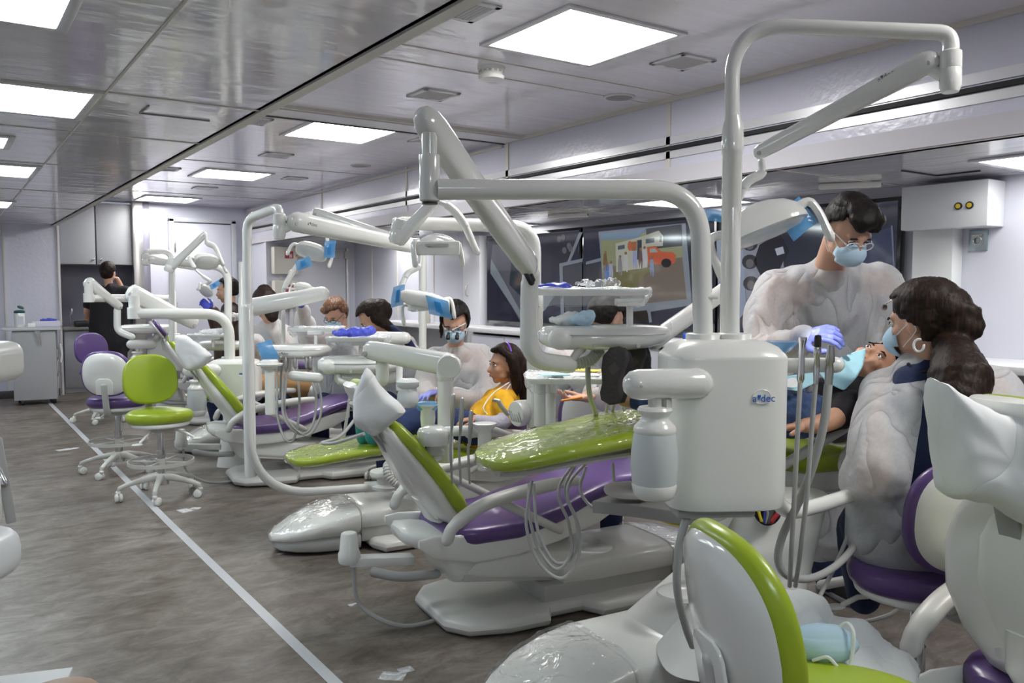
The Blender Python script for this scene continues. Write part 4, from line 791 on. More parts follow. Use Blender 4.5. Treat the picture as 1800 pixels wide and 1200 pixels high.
# ================================================================== UNITS, LAMPS, TRAYS
FH = V((FW.x, FW.y, 0)).normalized()
def yrot(v, deg): return Matrix.Rotation(R(deg), 3, 'Z') @ V(v)
def hoses(t, paths, r=.005, m=HOSE, name='hose'):
    for p in paths:
        mb = MB(); mb.tube(smooth_path([P(*q) for q in p], 8), r, 10, round_end=False); mb.obj(name, m, t)
def tank(label, pc, d, wpx, y0, y1, turn=0, detail=True, posts=()):
    k = d/FPX; c = P(pc, (y0+y1)/2, d); w_ = wpx*k; zb = P(pc, y1, d).z; zt = P(pc, y0, d).z; s = yrot(RT, turn); f = yrot(FH, turn)
    t = thing('support_unit', label, 'support unit', (c.x, c.y, zb), 0, 'white tank units with water bottles')
    m = MB(); m.sharp = 45; H = zt-zb; dp = w_*.72; cc = V((c.x, c.y, 0))
    m.loft([ring(cc+Z*z, s, f, w_*a, dp*a, 4.2 if a > .8 else 3, 44) for z, a in ((zb, .90), (zb+.004, .955), (zb+.02, .985), (zb+.05, 1), (zt-H*.13, 1), (zt-H*.115, .995), (zt-H*.105, .975), (zt-H*.06, .86), (zt-H*.03, .70), (zt-H*.02, .5))])
    b = m.obj('tank_body', WHITE, t)
    for px in posts:
        pp = P(px, y0, d); m = MB(); m.sharp = 50; r = w_*.15; m.lathe([(r*1.3, zt-H*.085), (r*1.2, zt-H*.05), (r*.98, zt-H*.03), (r*.98, zt+.002), (r*.9, zt+.006), (r*.7, zt+.006)], (pp.x, pp.y, 0), Z, 28); m.obj('post_collar', WHITE, b)
    lc = cc+s*w_*.22-f*(dp*.5+.0005)+Z*(zb+H*.665); m = MB()
    m.loft([[lc+s*w_*.078*a*math.cos(q)+Z*w_*.060*a*math.sin(q)-f*z for q in [2*math.pi*i/28 for i in range(28)]] for a, z in ((1, -.006), (1, .0012), (.94, .002), (.9, .0012))]); lo = m.obj('logo_badge', WHITE2, t)
    if detail: logo(lc-f*.0025-Z*w_*.012, s, Z, w_*.085, LOGOBLUE, lo)
    else: m = MB(); m.box(lc-f*.002, (w_*.10, .001, w_*.03), Matrix((s, f, Z)).transposed()); m.obj('logo_lettering', LOGOBLUE, lo)
    # bottle arm and bottle
    a0 = cc-s*w_*.30-f*dp*.48+Z*(zb+H*.745); a1 = a0-s*w_*.50-f*w_*.06; r = w_*.122
    m = MB(); m.sharp = 60; m.tube([a0, a1], r, 28); ba = m.obj('bottle_arm', WHITE2, t)
    m = MB(); m.lathe([(.0035, 0), (.0035, .003)], a1-f*r*.98-s*.0, -f, 12); m.obj('screw', GREY, ba)
    bc = a1+s*w_*.14; q = w_/.333*.93
    m = MB(); m.lathe([(.02*q, -r*.8), (.02*q, -r*1.0-.02*q)], bc, Z, 16); m.box(bc-Z*(r+.012*q)+s*.03*q, (.02*q, .03*q, .03*q)); m.obj('bottle_valve', LGREY, ba)
    bz = bc-Z*(r+.018*q)
    m = MB(); m.sharp = 50; m.lathe([(z1*q, -h1*q) for z1, h1 in ((.02, 0), (.045, .002), (.050, .010), (.048, .016), (.039, .026), (.038, .034), (.046, .044), (.058, .056), (.061, .066), (.060, .072), (.058, .076))], bz, Z, 32); m.obj('bottle_cap', WHITE, t)
    m = MB(); m.sharp = 50; m.lathe([(z1*q, -h1*q) for z1, h1 in ((.056, .070), (.060, .08), (.066, .13), (.067, .17), (.063, .215), (.061, .222))], bz, Z, 32); m.obj('water_bottle', BOTTLE, t)
    m = MB(); m.sharp = 50; m.lathe([(z1*q, -h1*q) for z1, h1 in ((.0625, .220), (.064, .226), (.058, .252), (.05, .262), (.02, .265))], bz, Z, 32); m.obj('bottle_base', WHITE, t)
    return t, cc, s, f, w_, zb, zt
U, cc, us, uf, uw, uzb, uzt = tank('largest white tank unit in the foreground with hanging water bottle and blue lettered badge', 1266, 2.34, 208, 589, 884, turn=4, posts=(1236, 1290))
# right holder bar with instruments
m = MB(); m.sharp = 50; m.box(P(1368, 655, 2.34), (.03, .06, .115), Matrix((RT, FH, Z)).transposed(), .008); m.tube([P(1372, 642, 2.32), P(1470, 641, 2.30)], .0205, 20, round_end=False); m.tube([P(1462, 641, 2.30), P(1470, 641, 2.30)], .0225, 20); m.obj('holder_bar', WHITE2, U)
m = MB(); m.sharp = 50; m.tube(smooth_path([P(1356, 850, 2.36), P(1362, 875, 2.37), P(1385, 897, 2.4), P(1420, 893, 2.45), P(1500, 868, 2.6), P(1545, 850, 2.7)], 8), .022, 18); m.obj('holder_pipe', WHITE2, U)
for x0, y0, x1, y1, kind in ((1411, 592, 1407, 672, 'suction'), (1438, 588, 1434, 675, 'black'), (1461, 606, 1456, 680, 'syringe')):
    a, b = P(x0, y0, 2.27), P(x1, y1, 2.28); d = (b-a).normalized(); L_ = (b-a).length; m = MB(); m.sharp = 50
    if kind == 'suction': m.lathe([(.008, 0), (.0115, .001), (.0115, .010), (.009, .02), (.0085, .05), (.0095, .09), (.0105, L_-.01), (.007, L_)], a, d, 18); m.obj('suction_handpiece', CHROME, U)
    elif kind == 'black': m.lathe([(.0085, .032), (.0105, .036), (.0105, .055), (.0075, .06), (.0085, .10), (.0065, L_)], a, d, 18); hp_ = m.obj('suction_handpiece', CHROME, U); m = MB(); m.lathe([(.002, 0), (.008, .002), (.0095, .008), (.0095, .033), (.008, .036)], a, d, 18); m.obj('black_tip', DARK, hp_)
    else: m.lathe([(.006, 0), (.009, .002), (.0105, .02), (.013, .045), (.009, .05), (.012, .07), (.010, L_)], a, d, 18); m.obj('suction_handpiece', STEEL, U)
hoses(U, [[(1407, 668, 2.28), (1403, 740, 2.27), (1397, 860, 2.28), (1391, 970, 2.32), (1388, 1030, 2.40)], [(1434, 672, 2.28), (1428, 740, 2.28), (1419, 860, 2.28), (1408, 960, 2.32), (1398, 1030, 2.42)]], .0065)
hoses(U, [[(1456, 676, 2.28), (1449, 740, 2.28), (1430, 815, 2.3), (1405, 880, 2.34), (1376, 940, 2.38), (1368, 985, 2.4), (1385, 1012, 2.42), (1430, 1015, 2.46), (1480, 985, 2.55), (1512, 940, 2.65), (1522, 895, 2.72), (1526, 870, 2.75)]], .0115, name='thick_hose')
hoses(U, [[(1510, 870, 2.7), (1500, 915, 2.7), (1470, 990, 2.62), (1430, 1070, 2.52), (1416, 1110, 2.5)]], .0065)
hoses(U, [[(1222, 884, 2.33), (1205, 915, 2.31), (1192, 975, 2.3), (1191, 1040, 2.32), (1205, 1100, 2.38), (1218, 1135, 2.42)]], .0115, name='thick_hose')
m = MB(); m.box(P(1245, 889, 2.36), (.22, .16, .03), Matrix((us, uf, Z)).transposed(), .01); m.obj('underside_plate', BLADE, U)
# tapering pedestal rising from the chair base
ped = thing('unit_pedestal', 'white tapered pedestal slanting up under the largest tank unit', 'pedestal', P(1320, 1095, 2.72))
m = MB(); m.sharp = 50; rows = []
for y, xa, xb, d, dp in ((868, 1318, 1455, 2.74, .16), (895, 1306, 1448, 2.74, .18), (920, 1296, 1441, 2.74, .19), (960, 1276, 1431, 2.74, .21), (1010, 1254, 1418, 2.73, .23), (1060, 1228, 1405, 2.70, .26), (1110, 1200, 1392, 2.67, .30), (1160, 1160, 1380, 2.64, .34)):
    a, b = P(xa, y, d), P(xb, y, d); rows.append(ring((a+b)/2+FH*.02, (b-a).normalized(), FH, (b-a).length, dp, 3.4, 36))
m.loft(rows); m.obj('pedestal_body', WHITE, ped)
m = MB(); m.sharp = 60; a = P(1349, 893, 2.645); m.slab([(.045*math.cos(q)*(1 if math.sin(q) < 0 else .9), .055*math.sin(q)) for q in [2*math.pi*i/24 for i in range(24)]], a, RT, Z, .02, .004); m.obj('cable_opening', SLIT, ped)
for i, (p, c, r) in enumerate(((((1327, 872), (1332, 895), (1338, 915)), (.75, .6, .03), .004), (((1333, 872), (1335, 900), (1340, 916)), (.75, .6, .03), .003), (((1341, 870), (1344, 895), (1343, 918)), (.03, .06, .35), .004), (((1338, 872), (1349, 900), (1346, 918)), (.3, .3, .3), .005), (((1372, 898), (1362, 908), (1356, 916)), (.5, .03, .04), .008), (((1366, 880), (1356, 900), (1350, 917)), (.08, .09, .08), .007))):
    m = MB(); m.tube(smooth_path([P(x, y, 2.625) for x, y in p], 5), r, 10); m.obj('wire', mat('wire_%d' % i, c, .5), ped)
# grey swing plate with casting disc, cables below
t = thing('swing_plate', 'grey flat mounting arm with round disc below the big tank\'s bottle', 'mounting arm', P(1170, 895, 3.0))
m = MB(); m.sharp = 50; a, b = P(1058, 885, 3.05), P(1265, 905, 2.75); u_ = (b-a).normalized(); n_ = Z.cross(u_).normalized(); L_ = (b-a).length
m.slab([(0, -.06), (L_*.35, -.06), (L_*.75, -.085), (L_, -.07), (L_, .07), (L_*.75, .085), (L_*.35, .06), (0, .06)], a, u_, n_, .045, .006); m.obj('arm_plate', BLADE, t)
m = MB(); m.sharp = 50; m.lathe([(.02, 0), (.095, .0), (.10, .008), (.098, .02), (.06, .03), (.02, .034)], P(1110, 866, 3.0), Z, 32); m.obj('disc', LGREY, t)
m = MB(); m.lathe([(.018, 0), (.018, .02), (.01, .03)], P(1133, 872, 2.9), Z, 16); m.obj('bolt', CHROME, t)
m = MB(); m.tube(smooth_path([P(1077, 815, 3.1), P(1079, 850, 3.1), P(1078, 868, 3.08)], 4), .006); m.obj('lever', LGREY, t)
for i, (c, dy) in enumerate((((.75, .6, .03), 0), ((.03, .06, .4), 4), ((.75, .6, .03), 7), ((.03, .06, .4), 2))):
    m = MB(); m.tube(smooth_path([P(1150, 908+dy*.3, 2.85), P(1195, 915+dy, 2.85), P(1240, 906+dy, 2.9), P(1270, 895+dy, 2.95)], 6), .005, 8); m.obj('cable', mat('cable_%d' % (i % 2), c, .5), t)

def delivery(label, ctr, d, wpx, hpx, turn=0, tray=None, logo_=False, group='delivery heads', pod=True):
    """instrument delivery head: rounded console with a touch pod, and optionally its tray on a post"""
    k = d/FPX; c = P(*ctr, d); s = yrot(RT, turn); f = yrot(FH, turn); w_ = wpx*k; h = hpx*k
    t = thing('delivery_unit', label, 'delivery unit', c, 0, group); m = MB(); m.sharp = 60
    m.loft([ring(c+s*w_*x+Z*h*z, f, Z, dd, h*hh, 2.8, 32) for x, z, dd, hh in ((-.5, .05, .06, .3), (-.49, .05, .14, .5), (-.45, .03, .22, .8), (-.36, 0, .28, .95), (-.1, 0, .30, 1), (.15, .0, .30, 1.0), (.3, .03, .26, .92), (.42, .10, .20, .7), (.48, .18, .12, .42), (.5, .2, .05, .2))]); m.obj('console', WHITE2, t)
    m = MB(); m.loft([ring(c+s*w_*x+Z*h*.16, f, Z, dd+.003, .003, 2.8, 32) for x, dd in ((-.45, .225), (-.36, .283), (-.1, .303), (.15, .303), (.3, .263), (.42, .20))]); m.obj('console_seam', GREY, t)
    if pod:
        m = MB(); m.sharp = 60; m.ell(c-s*w_*.36-f*.125, (.045, .03, h*.42), Matrix((s, f, Z)).transposed()); m.obj('control_pod', WHITE, t); 
        m = MB(); m.lathe([(.007, 0), (.007, .006)], c-s*w_*.12-f*.148-Z*h*.25, -f, 12); m.lathe([(.007, 0), (.007, .006)], c+s*w_*.2-f*.138-Z*h*.25, -f, 12); m.obj('buttons', GREY, t)
    if logo_: logo(c-f*.155-Z*h*.05-s*w_*.08, s, Z, h*.30, LOGOGREY, t)
    return t, c, s, f
def tray_(parent_label, x0, x1, y, d, dep=.24, post=None, film_=True, turn=0):
    a, b = P(x0, y, d), P(x1, y, d); b.z = a.z; s = yrot((b-a).normalized(), turn); f = Z.cross(s); c = (a+b)/2; w_ = (b-a).length
    t = thing('instrument_tray', parent_label, 'tray', c, 0, 'flat instrument trays')
    o = []
    for sx, sy in ((1, 1), (-1, 1), (-1, -1), (1, -1)):
        a0 = {(1, 1): 0, (-1, 1): 90, (-1, -1): 180, (1, -1): 270}[(sx, sy)]
        for q in range(5): o.append((sx*(w_/2-.03)+.03*math.cos(R(a0+q*22.5)), sy*(dep/2-.03)+.03*math.sin(R(a0+q*22.5))))
    m = MB(); m.sharp = 50; m.loft([[c+s*x*k+f*y_*k+Z*z for x, y_ in o] for k, z in ((.93, -.012), (1.0, .006), (1.015, .006), (1.015, .002), (.95, -.016), (.4, -.018))]); m.obj('tray_pan', WHITE, t)
    if film_:
        m = MB(); m.sharp = 80; m.loft([[c+s*x*k+f*y_*k+Z*z for x, y_ in o] for k, z in ((.9, -.055), (1.03, -.03), (1.05, .008), (1.0, .014), (.8, .004), (.4, .002))], cap=False); ff = m.obj('tray_film', CLEAR2, t, mods=[('SUBSURF', dict(levels=2, render_levels=2))]); crumple(ff, .008, 25, 3, .006)
    if post:
        m = MB(); m.tube(fillet([P(*q) for q in post], .04), .012, 14, round_end=False); m.obj('tray_post', WHITE2, t); q = P(*post[0]); m = MB(); m.box(q-Z*.008, (.10, .07, .028), Matrix((s, f, Z)).transposed(), .006); m.obj('tray_bracket', WHITE2, t)
    return t, c, s, f
def gloves_pile(label, x, y, d, w_, m_=GLOVE, h=.03, cat='gloves', name='blue_gloves', seed=1, amp=.018):
    m = MB(); c = P(x, y, d)
    m.ell(c, (w_*.35, w_*.22, h*.6), Matrix.Rotation(-YAW, 3, 'Z')); m.ell(c+RT*w_*.25+Z*h*.2, (w_*.25, w_*.18, h*.5)); m.ell(c-RT*w_*.3, (w_*.28, w_*.15, h*.4))
    for k in range(4): m.tube([c-RT*w_*.3+FH*.02*k, c-RT*w_*(.5+.05*k)+FH*.03*(k-1.5)], h*.22, 8)
    o = m.obj(name, m_, mods=remesh(max(.006, w_*.02), 2)); crumple(o, amp*.5, 22, seed, amp*.35); return tag(o, label, cat)

# foreground delivery arm: post on the tank, long pipe, elbow, spring arm
DA, c, s, f = delivery('large foreground delivery head with control pod, above the shoes', (1062, 592), 2.98, 232, 44, turn=3)
m = MB(); m.sharp = 60; m.tube(fillet([P(1236, 592, 2.34), P(1230, 333, 2.34), P(768, 333, 2.20)], .15, 14), .0275, 26, round_end=False); m.obj('main_pipe', WHITE2, DA)
m = MB(); m.lathe([(.006, -.014), (.006, .014)], P(1252, 522, 2.32), RT, 12); m.obj('stop_pin', WHITE, DA)
q = P(755, 300, 2.2); m = MB(); m.sharp = 45; za, zb_ = P(755, 352, 2.2).z, P(755, 272, 2.2).z; m.lathe([(.020, za-.004), (.0265, za), (.0275, za+.006), (.0275, zb_-.004), (.026, zb_), (.0205, zb_), (.0205, P(755, 235, 2.2).z)], (q.x, q.y, 0), Z, 28); m.obj('swivel_joint', WHITE2, DA)
m = MB(); m.lathe([(.021, za-.010), (.021, za-.003)], (q.x, q.y, 0), Z, 20); m.obj('swivel_ring', DARK, DA)
a, b = P(752, 215, 2.20), P(932, 470, 2.72)
m = MB(); m.sharp = 60; d_ = (b-a).normalized(); s_ = d_.cross(V((0, 0, 1))).normalized(); u_ = s_.cross(d_).normalized(); rg = []
for fr, k, hh in ((-.065, .3, .25), (-.05, .7, .6), (-.01, 1.0, .92), (.05, 1.08, 1.05), (.12, 1.05, 1.08), (.3, 1, 1.02), (.7, .97, .98), (.93, .95, .95), (.99, .85, .85), (1.02, .6, .55), (1.03, .3, .3)):
    rg.append(ring(a+d_*(b-a).length*fr, s_, u_, .064*k, .082*hh, 3.0, 28))
m.loft(rg); fa = m.obj('spring_arm', WHITE2, DA)
m = MB(); m.bar(a+d_*.08-s_*.033-u_*.012, b-d_*.05-s_*.031-u_*.012, .0015, .0012); m.obj('arm_seam', GREY, fa)
m = MB(); m.sharp = 60; m.loft([ring(P(933, y, d), RT, FH, w_, w_, 2.2, 24) for y, d, w_ in ((470, 2.74, .04), (480, 2.74, .058), (500, 2.75, .06))]); m.tube(fillet([P(931, 498, 2.75), P(929, 632, 2.78), P(1000, 641, 2.86)], .13, 12), .030, 24, round_end=True); m.obj('lower_pipe', WHITE2, DA)
m = MB(); m.tube([P(925, 478, 2.70), P(934, 496, 2.70)], .011, 10); m.tube([P(930, 474, 2.695), P(938, 492, 2.695)], .006, 8); m.obj('arm_hoses', DARK, DA)
m = MB(); m.tube(smooth_path([P(1002, 637, 2.85), P(1015, 620, 2.86), P(1022, 612, 2.88)], 5), [.012, .018], 12); m.obj('bracket_lever', LGREY, DA)
m = MB(); pts = smooth_path([P(1005, 640, 2.92), P(1035, 634, 2.94), P(1055, 615, 2.98)], 12); m.tube(pts, [(.022 if i % 2 else .018) for i in range(len(pts))], 14); m.obj('corrugated_sleeve', LGREY, DA)
m = MB(); m.tube(smooth_path([P(1150, 600, 3.05), P(1175, 580, 3.08), P(1232, 540, 3.2), P(1282, 505, 3.3)], 5), .033, 20); m.obj('rear_arm', WHITE2, DA)
m = MB(); m.tube([P(1162, 585, 2.98), P(1172, 574, 2.98)], .02); o = m.obj('crumpled_film', CLEAR2, DA); crumple(o, .01, 30)
hoses(DA, [[(1033, 640, 2.96), (1036, 690, 3.0), (1050, 735, 3.15)]], .010)
hoses(DA, [[(1105, 620, 3.0), (1098, 680, 3.2), (1085, 760, 3.25), (1000, 850, 3.1), (1018, 930, 3.05), (1015, 985, 3.05), (985, 1016, 3.05), (945, 985, 3.05), (925, 920, 3.05), (935, 845, 3.1)],
           [(1090, 620, 3.0), (1070, 740, 3.2), (985, 850, 3.12), (1000, 920, 3.1), (1005, 970, 3.1), (978, 1000, 3.08), (945, 960, 3.1), (930, 900, 3.1), (930, 850, 3.14)],
           [(1080, 620, 3.05), (1060, 740, 3.2), (995, 850, 3.15), (1012, 910, 3.15), (1015, 960, 3.1), (1000, 985, 3.1), (972, 985, 3.1), (945, 930, 3.15), (938, 850, 3.2)],
           [(1030, 820, 3.2), (1020, 860, 3.2), (1040, 890, 3.15), (1075, 900, 3.1), (1090, 893, 3.08)]], .0062)
T1, c, s, f = tray_('flat tray on a post beside the large foreground delivery head', 936, 1136, 511, 3.0, .22, post=[(1107, 527, 2.93), (1107, 605, 2.93), (1092, 615, 2.96)])
gloves_pile('blue gloves lying on the raised tray in front of the screens', 972, 503, 3.0, .14, h=.022)
gloves_pile('crumpled clear wrap lying on the tray beside blue gloves', 1060, 502, 3.0, .13, m_=CLEAR2, h=.03, cat='plastic wrap', name='clear_wrap', seed=4, amp=.04)
o = gloves_pile('crumpled white paper cup cover on top of the foreground delivery head', 1000, 562, 2.95, .09, m_=PAPER, h=.05, cat='mask', name='dust_mask', seed=6, amp=.01)
o = gloves_pile('pale blue and white face mask on top of the foreground delivery head', 1026, 561, 2.93, .09, m_=MASKM, h=.05, cat='mask', name='face_mask', seed=8, amp=.01)
# second tray lower left, wrapped in film
T2, c, s, f = tray_('film-wrapped tray with papers, under the large delivery head and left of the shoes', 925, 1062, 662, 3.55, .30)
m = MB(); m.box(c+s*.04+Z*.012, (.20, .15, .003), Matrix((s, f, Z)).transposed()); tag(m.obj('white_paper', PAPER), 'white paper sheet on the film-wrapped tray', 'paper')
m = MB(); m.box(c-s*.05-f*.06+Z*.016, (.12, .07, .003), Matrix((s, f, Z)).transposed() @ Matrix.Rotation(.3, 3, 'Z')); tag(m.obj('teal_napkin', BIB), 'pale teal napkin on the film-wrapped tray', 'napkin')
m = MB(); m.box(c+s*.10+f*.08+Z*.02, (.12, .08, .003), Matrix((s, f, Z)).transposed() @ Matrix.Rotation(-.4, 3, 'Z')); tag(m.obj('yellow_paper', mat('yellow_paper', (.75, .60, .10), .7)), 'yellow paper at the back of the film-wrapped tray', 'paper')
m = MB(); m.tube([P(968, 672, 3.55), P(968, 745, 3.55)], .022, 16); m.tube([P(950, 672, 3.6), P(950, 745, 3.6)], .03, 16); m.box(P(960, 665, 3.57), (.12, .1, .03), bev=.01); m.obj('tray_post', WHITE2, T2)
# ------------------------------------------------------------------ foreground lamp
LC_ = dental_light('foreground lamp arm on the tallest post, badge lettering near its elbow', [P(1287, 592, 2.36), P(1287, 42, 2.36), P(1672, 58, 2.20), P(1671, 122, 2.2)], .021,
    (P(1642, 104, 2.22), P(1330, 270, 2.62)), .056, [P(1338, 285, 2.62), P(1340, 306, 2.62), P(1312, 318, 2.62), P(1296, 350, 2.62), P(1285, 380, 2.62)], P(1338, 392, 2.55), RT*.34-Z*.9-FH*.25, FH, 1.12,
    logo_t=None, fr=[0, .16, .035, 0])
m = MB(); m.sharp = 50; q = P(1287, 300, 2.36); m.lathe([(.0215, P(0, 205, 2.36).z), (.029, P(0, 225, 2.36).z), (.0315, P(0, 262, 2.36).z), (.030, P(0, 270, 2.36).z), (.0275, P(0, 272, 2.36).z), (.0275, P(0, 592, 2.36).z)], (q.x, q.y, 0), Z, 28); m.obj('lower_post', WHITE2, LC_)
a, b = P(1646, 100, 2.22), P(1330, 270, 2.62); d_ = (b-a).normalized(); s_ = Z.cross(d_).normalized(); u_ = d_.cross(s_); u_ = u_ if u_.z > 0 else -u_; n_ = s_ if s_.dot(FW) < 0 else -s_
logo(a+d_*.13+n_*.0235+u_*.012, -d_, u_, .022, LOGOGREY, LC_)
for k, (x, y, dx, dy, w1, h1) in enumerate(((1400, 385, (.75, .62), (.55, -.85), .075, .085), (1262, 380, (.3, .9), (.9, -.2), .03, .07))):
    film_square(P(x, y, 2.55), RT*dx[0]+Z*dx[1], RT*dy[0]+Z*dy[1]-FW*.2, w1*1.25, h1*1.15, LC_)
# ------------------------------------------------------------------ lamps of the middle row
LD_ = dental_light('lamp on the low curved post left of the middle, its head covered in blue film', [P(655, 856, 4.25), P(437, 872, 3.8), P(434, 385, 3.8), P(491, 364, 3.62), P(491, 396, 3.62)], .021,
    (P(512, 388, 3.62), P(738, 436, 4.1)), .078, [P(738, 442, 4.1), P(737, 470, 4.1), P(716, 478, 4.1), P(706, 500, 4.08), P(700, 528, 4.05)], P(750, 533, 4.05), V((.1, -.1, -1)), FH, .8, fr=[0, .36, .07, .05, 0])
logo(P(548, 394, 3.58), RT*.97-Z*.2, Z, .020, LOGOGREY, LD_)
m = MB(); m.sharp = 50; m.lathe([(.0215, P(0, 535, 3.8).z), (.027, P(0, 540, 3.8).z), (.027, P(0, 840, 3.8).z)], (P(436, 600, 3.8).x, P(436, 600, 3.8).y, 0), Z, 24); m.obj('lower_post', WHITE2, LD_)
m = MB(); m.sharp = 60; m.loft([ring(P(x, y, 4.0), (P(0, 0, 1)-P(0, 0, 1))+Z, FH, h, .07, 3, 20) for x, y, h in ((706, 519, .05), (715, 521, .075), (760, 529, .08), (790, 538, .06))]); m.obj('lamp_bar', WHITE2, LD_)
film_square(P(700, 520, 3.98), RT*.9+Z*.2, Z+RT*.1, .06, .10, LD_); film_square(P(771, 540, 3.95), RT*.95-Z*.25, Z-RT*.2, .11, .09, LD_)
m = MB(); m.sharp = 50; m.lathe([(.03, -.06), (.05, -.05), (.075, -.045), (.078, -.03), (.05, -.02), (.05, .01), (.08, .016), (.088, .03), (.085, .045), (.04, .05)], P(680, 842, 4.25), Z, 32); m.bar(P(640, 856, 4.25), P(690, 852, 4.27), .07, .04); m.obj('base_pivot', WHITE, LD_)
pts = smooth_path([P(686, 812, 4.2), P(680, 820, 4.15), P(684, 838, 4.12), P(697, 852, 4.12)], 12); m = MB(); m.tube(pts, [(.021 if i % 3 else .016) for i in range(len(pts))], 12); m.obj('corrugated_hose', LGREY, LD_)
LE_ = dental_light('lamp hanging from the long arm behind the middle of the room, with blue films', [P(743, 615, 5.2), P(743, 425, 5.2), P(725, 428, 5.2)], .024,
    (P(722, 432, 5.15), P(552, 372, 5.3)), .075, [P(554, 378, 5.3), P(556, 395, 5.3), P(575, 402, 5.3), P(576, 425, 5.28)], P(549, 440, 5.25), V((-.5, -.5, -.7)), RT*.3+Z, .85)
film_square(P(580, 438, 5.2), RT, Z+RT*.1, .07, .11, LE_); film_square(P(534, 463, 5.18), RT+Z*.35, Z-RT*.3, .10, .06, LE_)
LF_ = dental_light('small grey lamp held up by the person with the raised blue glove', [P(498, 620, 5.9), P(498, 508, 5.9), P(505, 490, 5.9), P(520, 470, 5.9)], .014,
    (P(515, 476, 5.9), P(500, 507, 5.85)), .04, [P(500, 505, 5.85), P(515, 508, 5.85), P(528, 508, 5.8)], P(534, 504, 5.75), V((-.4, -.3, -.8)), FH, .55)
m = MB(); m.tube([P(444, 540, 5.6), P(566, 516, 5.6)], [.062, .05], 20); tag(m.obj('spring_arm', WHITE2), 'thick white spring arm just right of the low curved lamp post', 'equipment arm')
LG_ = dental_light('lamp on the post with the square elbow, above the foreground pipe at centre', [P(940, 770, 3.9), P(940, 398, 3.9), P(705, 392, 3.7), P(702, 405, 3.7)], .030,
    (P(698, 424, 3.7), P(772, 345, 3.6)), .058, [P(762, 352, 3.6), P(790, 362, 3.6), P(812, 385, 3.6), P(826, 415, 3.6), P(838, 442, 3.6)], P(768, 430, 3.6), V((.05, -.15, -1)), RT*-.6+FH*.6, .85)
m = MB(); m.sharp = 50; m.lathe([(.031, P(0, 515, 3.9).z), (.040, P(0, 520, 3.9).z), (.042, P(0, 545, 3.9).z), (.038, P(0, 548, 3.9).z), (.038, P(0, 770, 3.9).z)], (P(940, 600, 3.9).x, P(940, 600, 3.9).y, 0), Z, 24); m.obj('lower_post', WHITE2, LG_)
m = MB(); m.box(P(767, 436, 3.52), (.20, .02, .06), Matrix((RT, FH, Z)).transposed(), .01); lb = m.obj('lamp_front', WHITE2, LG_); m = MB(); m.box(P(768, 430, 3.50), (.10, .01, .014), Matrix((RT, FH, Z)).transposed(), .004); m.obj('vent_strip', GREY, lb)
# far left lamps
LH_ = dental_light('far lamp with a bare oval head left of the low curved post', [P(401, 640, 7.2), P(401, 470, 7.2), P(302, 460, 7.0), P(300, 466, 7.0)], .032,
    (P(300, 470, 7.0), P(362, 410, 6.9)), .062, [P(362, 414, 6.9), P(363, 428, 6.9), P(378, 432, 6.9), P(385, 448, 6.9), P(392, 464, 6.9)], P(361, 458, 6.85), V((.2, -.7, -.7)), RT*.2+Z, 1.0)
LI_ = dental_light('farthest lamp with squared elbow in front of the white far wall', [P(302, 600, 8.2), P(302, 440, 8.2), P(256, 443, 8.0), P(256, 455, 8.0)], .028,
    (P(260, 455, 8.0), P(345, 470, 8.3)), .075, [P(345, 475, 8.3), P(360, 488, 8.3), P(372, 494, 8.3), P(348, 508, 8.3)], P(362, 510, 8.0), V((-.2, -.6, -.7)), RT+Z*.4, .7)
film_square(P(378, 501, 7.6), RT+Z*.5, Z-RT*.4, .10, .05, LI_)
# ------------------------------------------------------------------ units further back
UE = tank('white tank unit behind the low curved lamp post', 414, 6.5, 86, 628, 705, turn=4, detail=False, posts=(402, 425))[0]
UG = tank('small far white tank unit left of the headrest cover beside the green stool', 298, 8.7, 68, 587, 650, turn=4, detail=False, posts=(290, 306))[0]
for U_, px, d, y0, y1, l in ((UE, 425, 6.6, 460, 628, 0), (UG, 302, 8.8, 450, 590, 0)):
    m = MB(); m.sharp = 50; q = P(px, y0, d); m.lathe([(.026, P(0, y0, d).z), (.026, P(0, y0+60, d).z), (.034, P(0, y0+64, d).z), (.034, P(0, y1, d).z)], (q.x, q.y, 0), Z, 20); m.obj('stand_post', WHITE2, U_)
def pedestal_simple(px, y, d, label):
    a = P(px, y, d); m = MB(); m.sharp = 50; m.loft([ring((a.x, a.y, z), RT, FH, w_, w_*.6, 3, 24) for z, w_ in ((.0, .34), (.05, .32), (.4, .22), (a.z, .2))]); tag(m.obj('unit_pedestal', WHITE), label, 'pedestal')
pedestal_simple(418, 700, 6.6, 'white pedestal under the tank unit behind the low curved lamp post'); pedestal_simple(298, 650, 8.8, 'white pedestal under the small far tank unit')
# pipe arms with elbows (delivery arms) of the far units
def pipe_arm(label, pts, r, arm, w_, col, drop=None):
    t = thing('pipe_stand', label, 'equipment arm', P(*pts[0]), 0, 'white pipe arms with spring arms'); m = MB(); m.sharp = 60; m.tube(fillet([P(*q) for q in pts], 4.5*r, 10), r, 20, round_end=False); m.obj('pipe', WHITE2, t)
    q = P(*col[0]); m = MB(); m.sharp = 45; m.lathe([(r*1.25, P(0, col[1], q_d(col)).z), (r*1.25, P(0, col[2], q_d(col)).z), (r*1.0, P(0, col[2], q_d(col)).z), (r*1.0, P(0, col[3], q_d(col)).z)][::-1], (q.x, q.y, 0), Z, 20); m.obj('swivel', WHITE2, t)
    flex_arm(P(*arm[0]), P(*arm[1]), w_, .8, t)
    if drop: m = MB(); m.tube(fillet([P(*q) for q in drop], .06), r*.85, 16); m.obj('drop_pipe', WHITE2, t)
    return t
def q_d(col): return col[0][2]
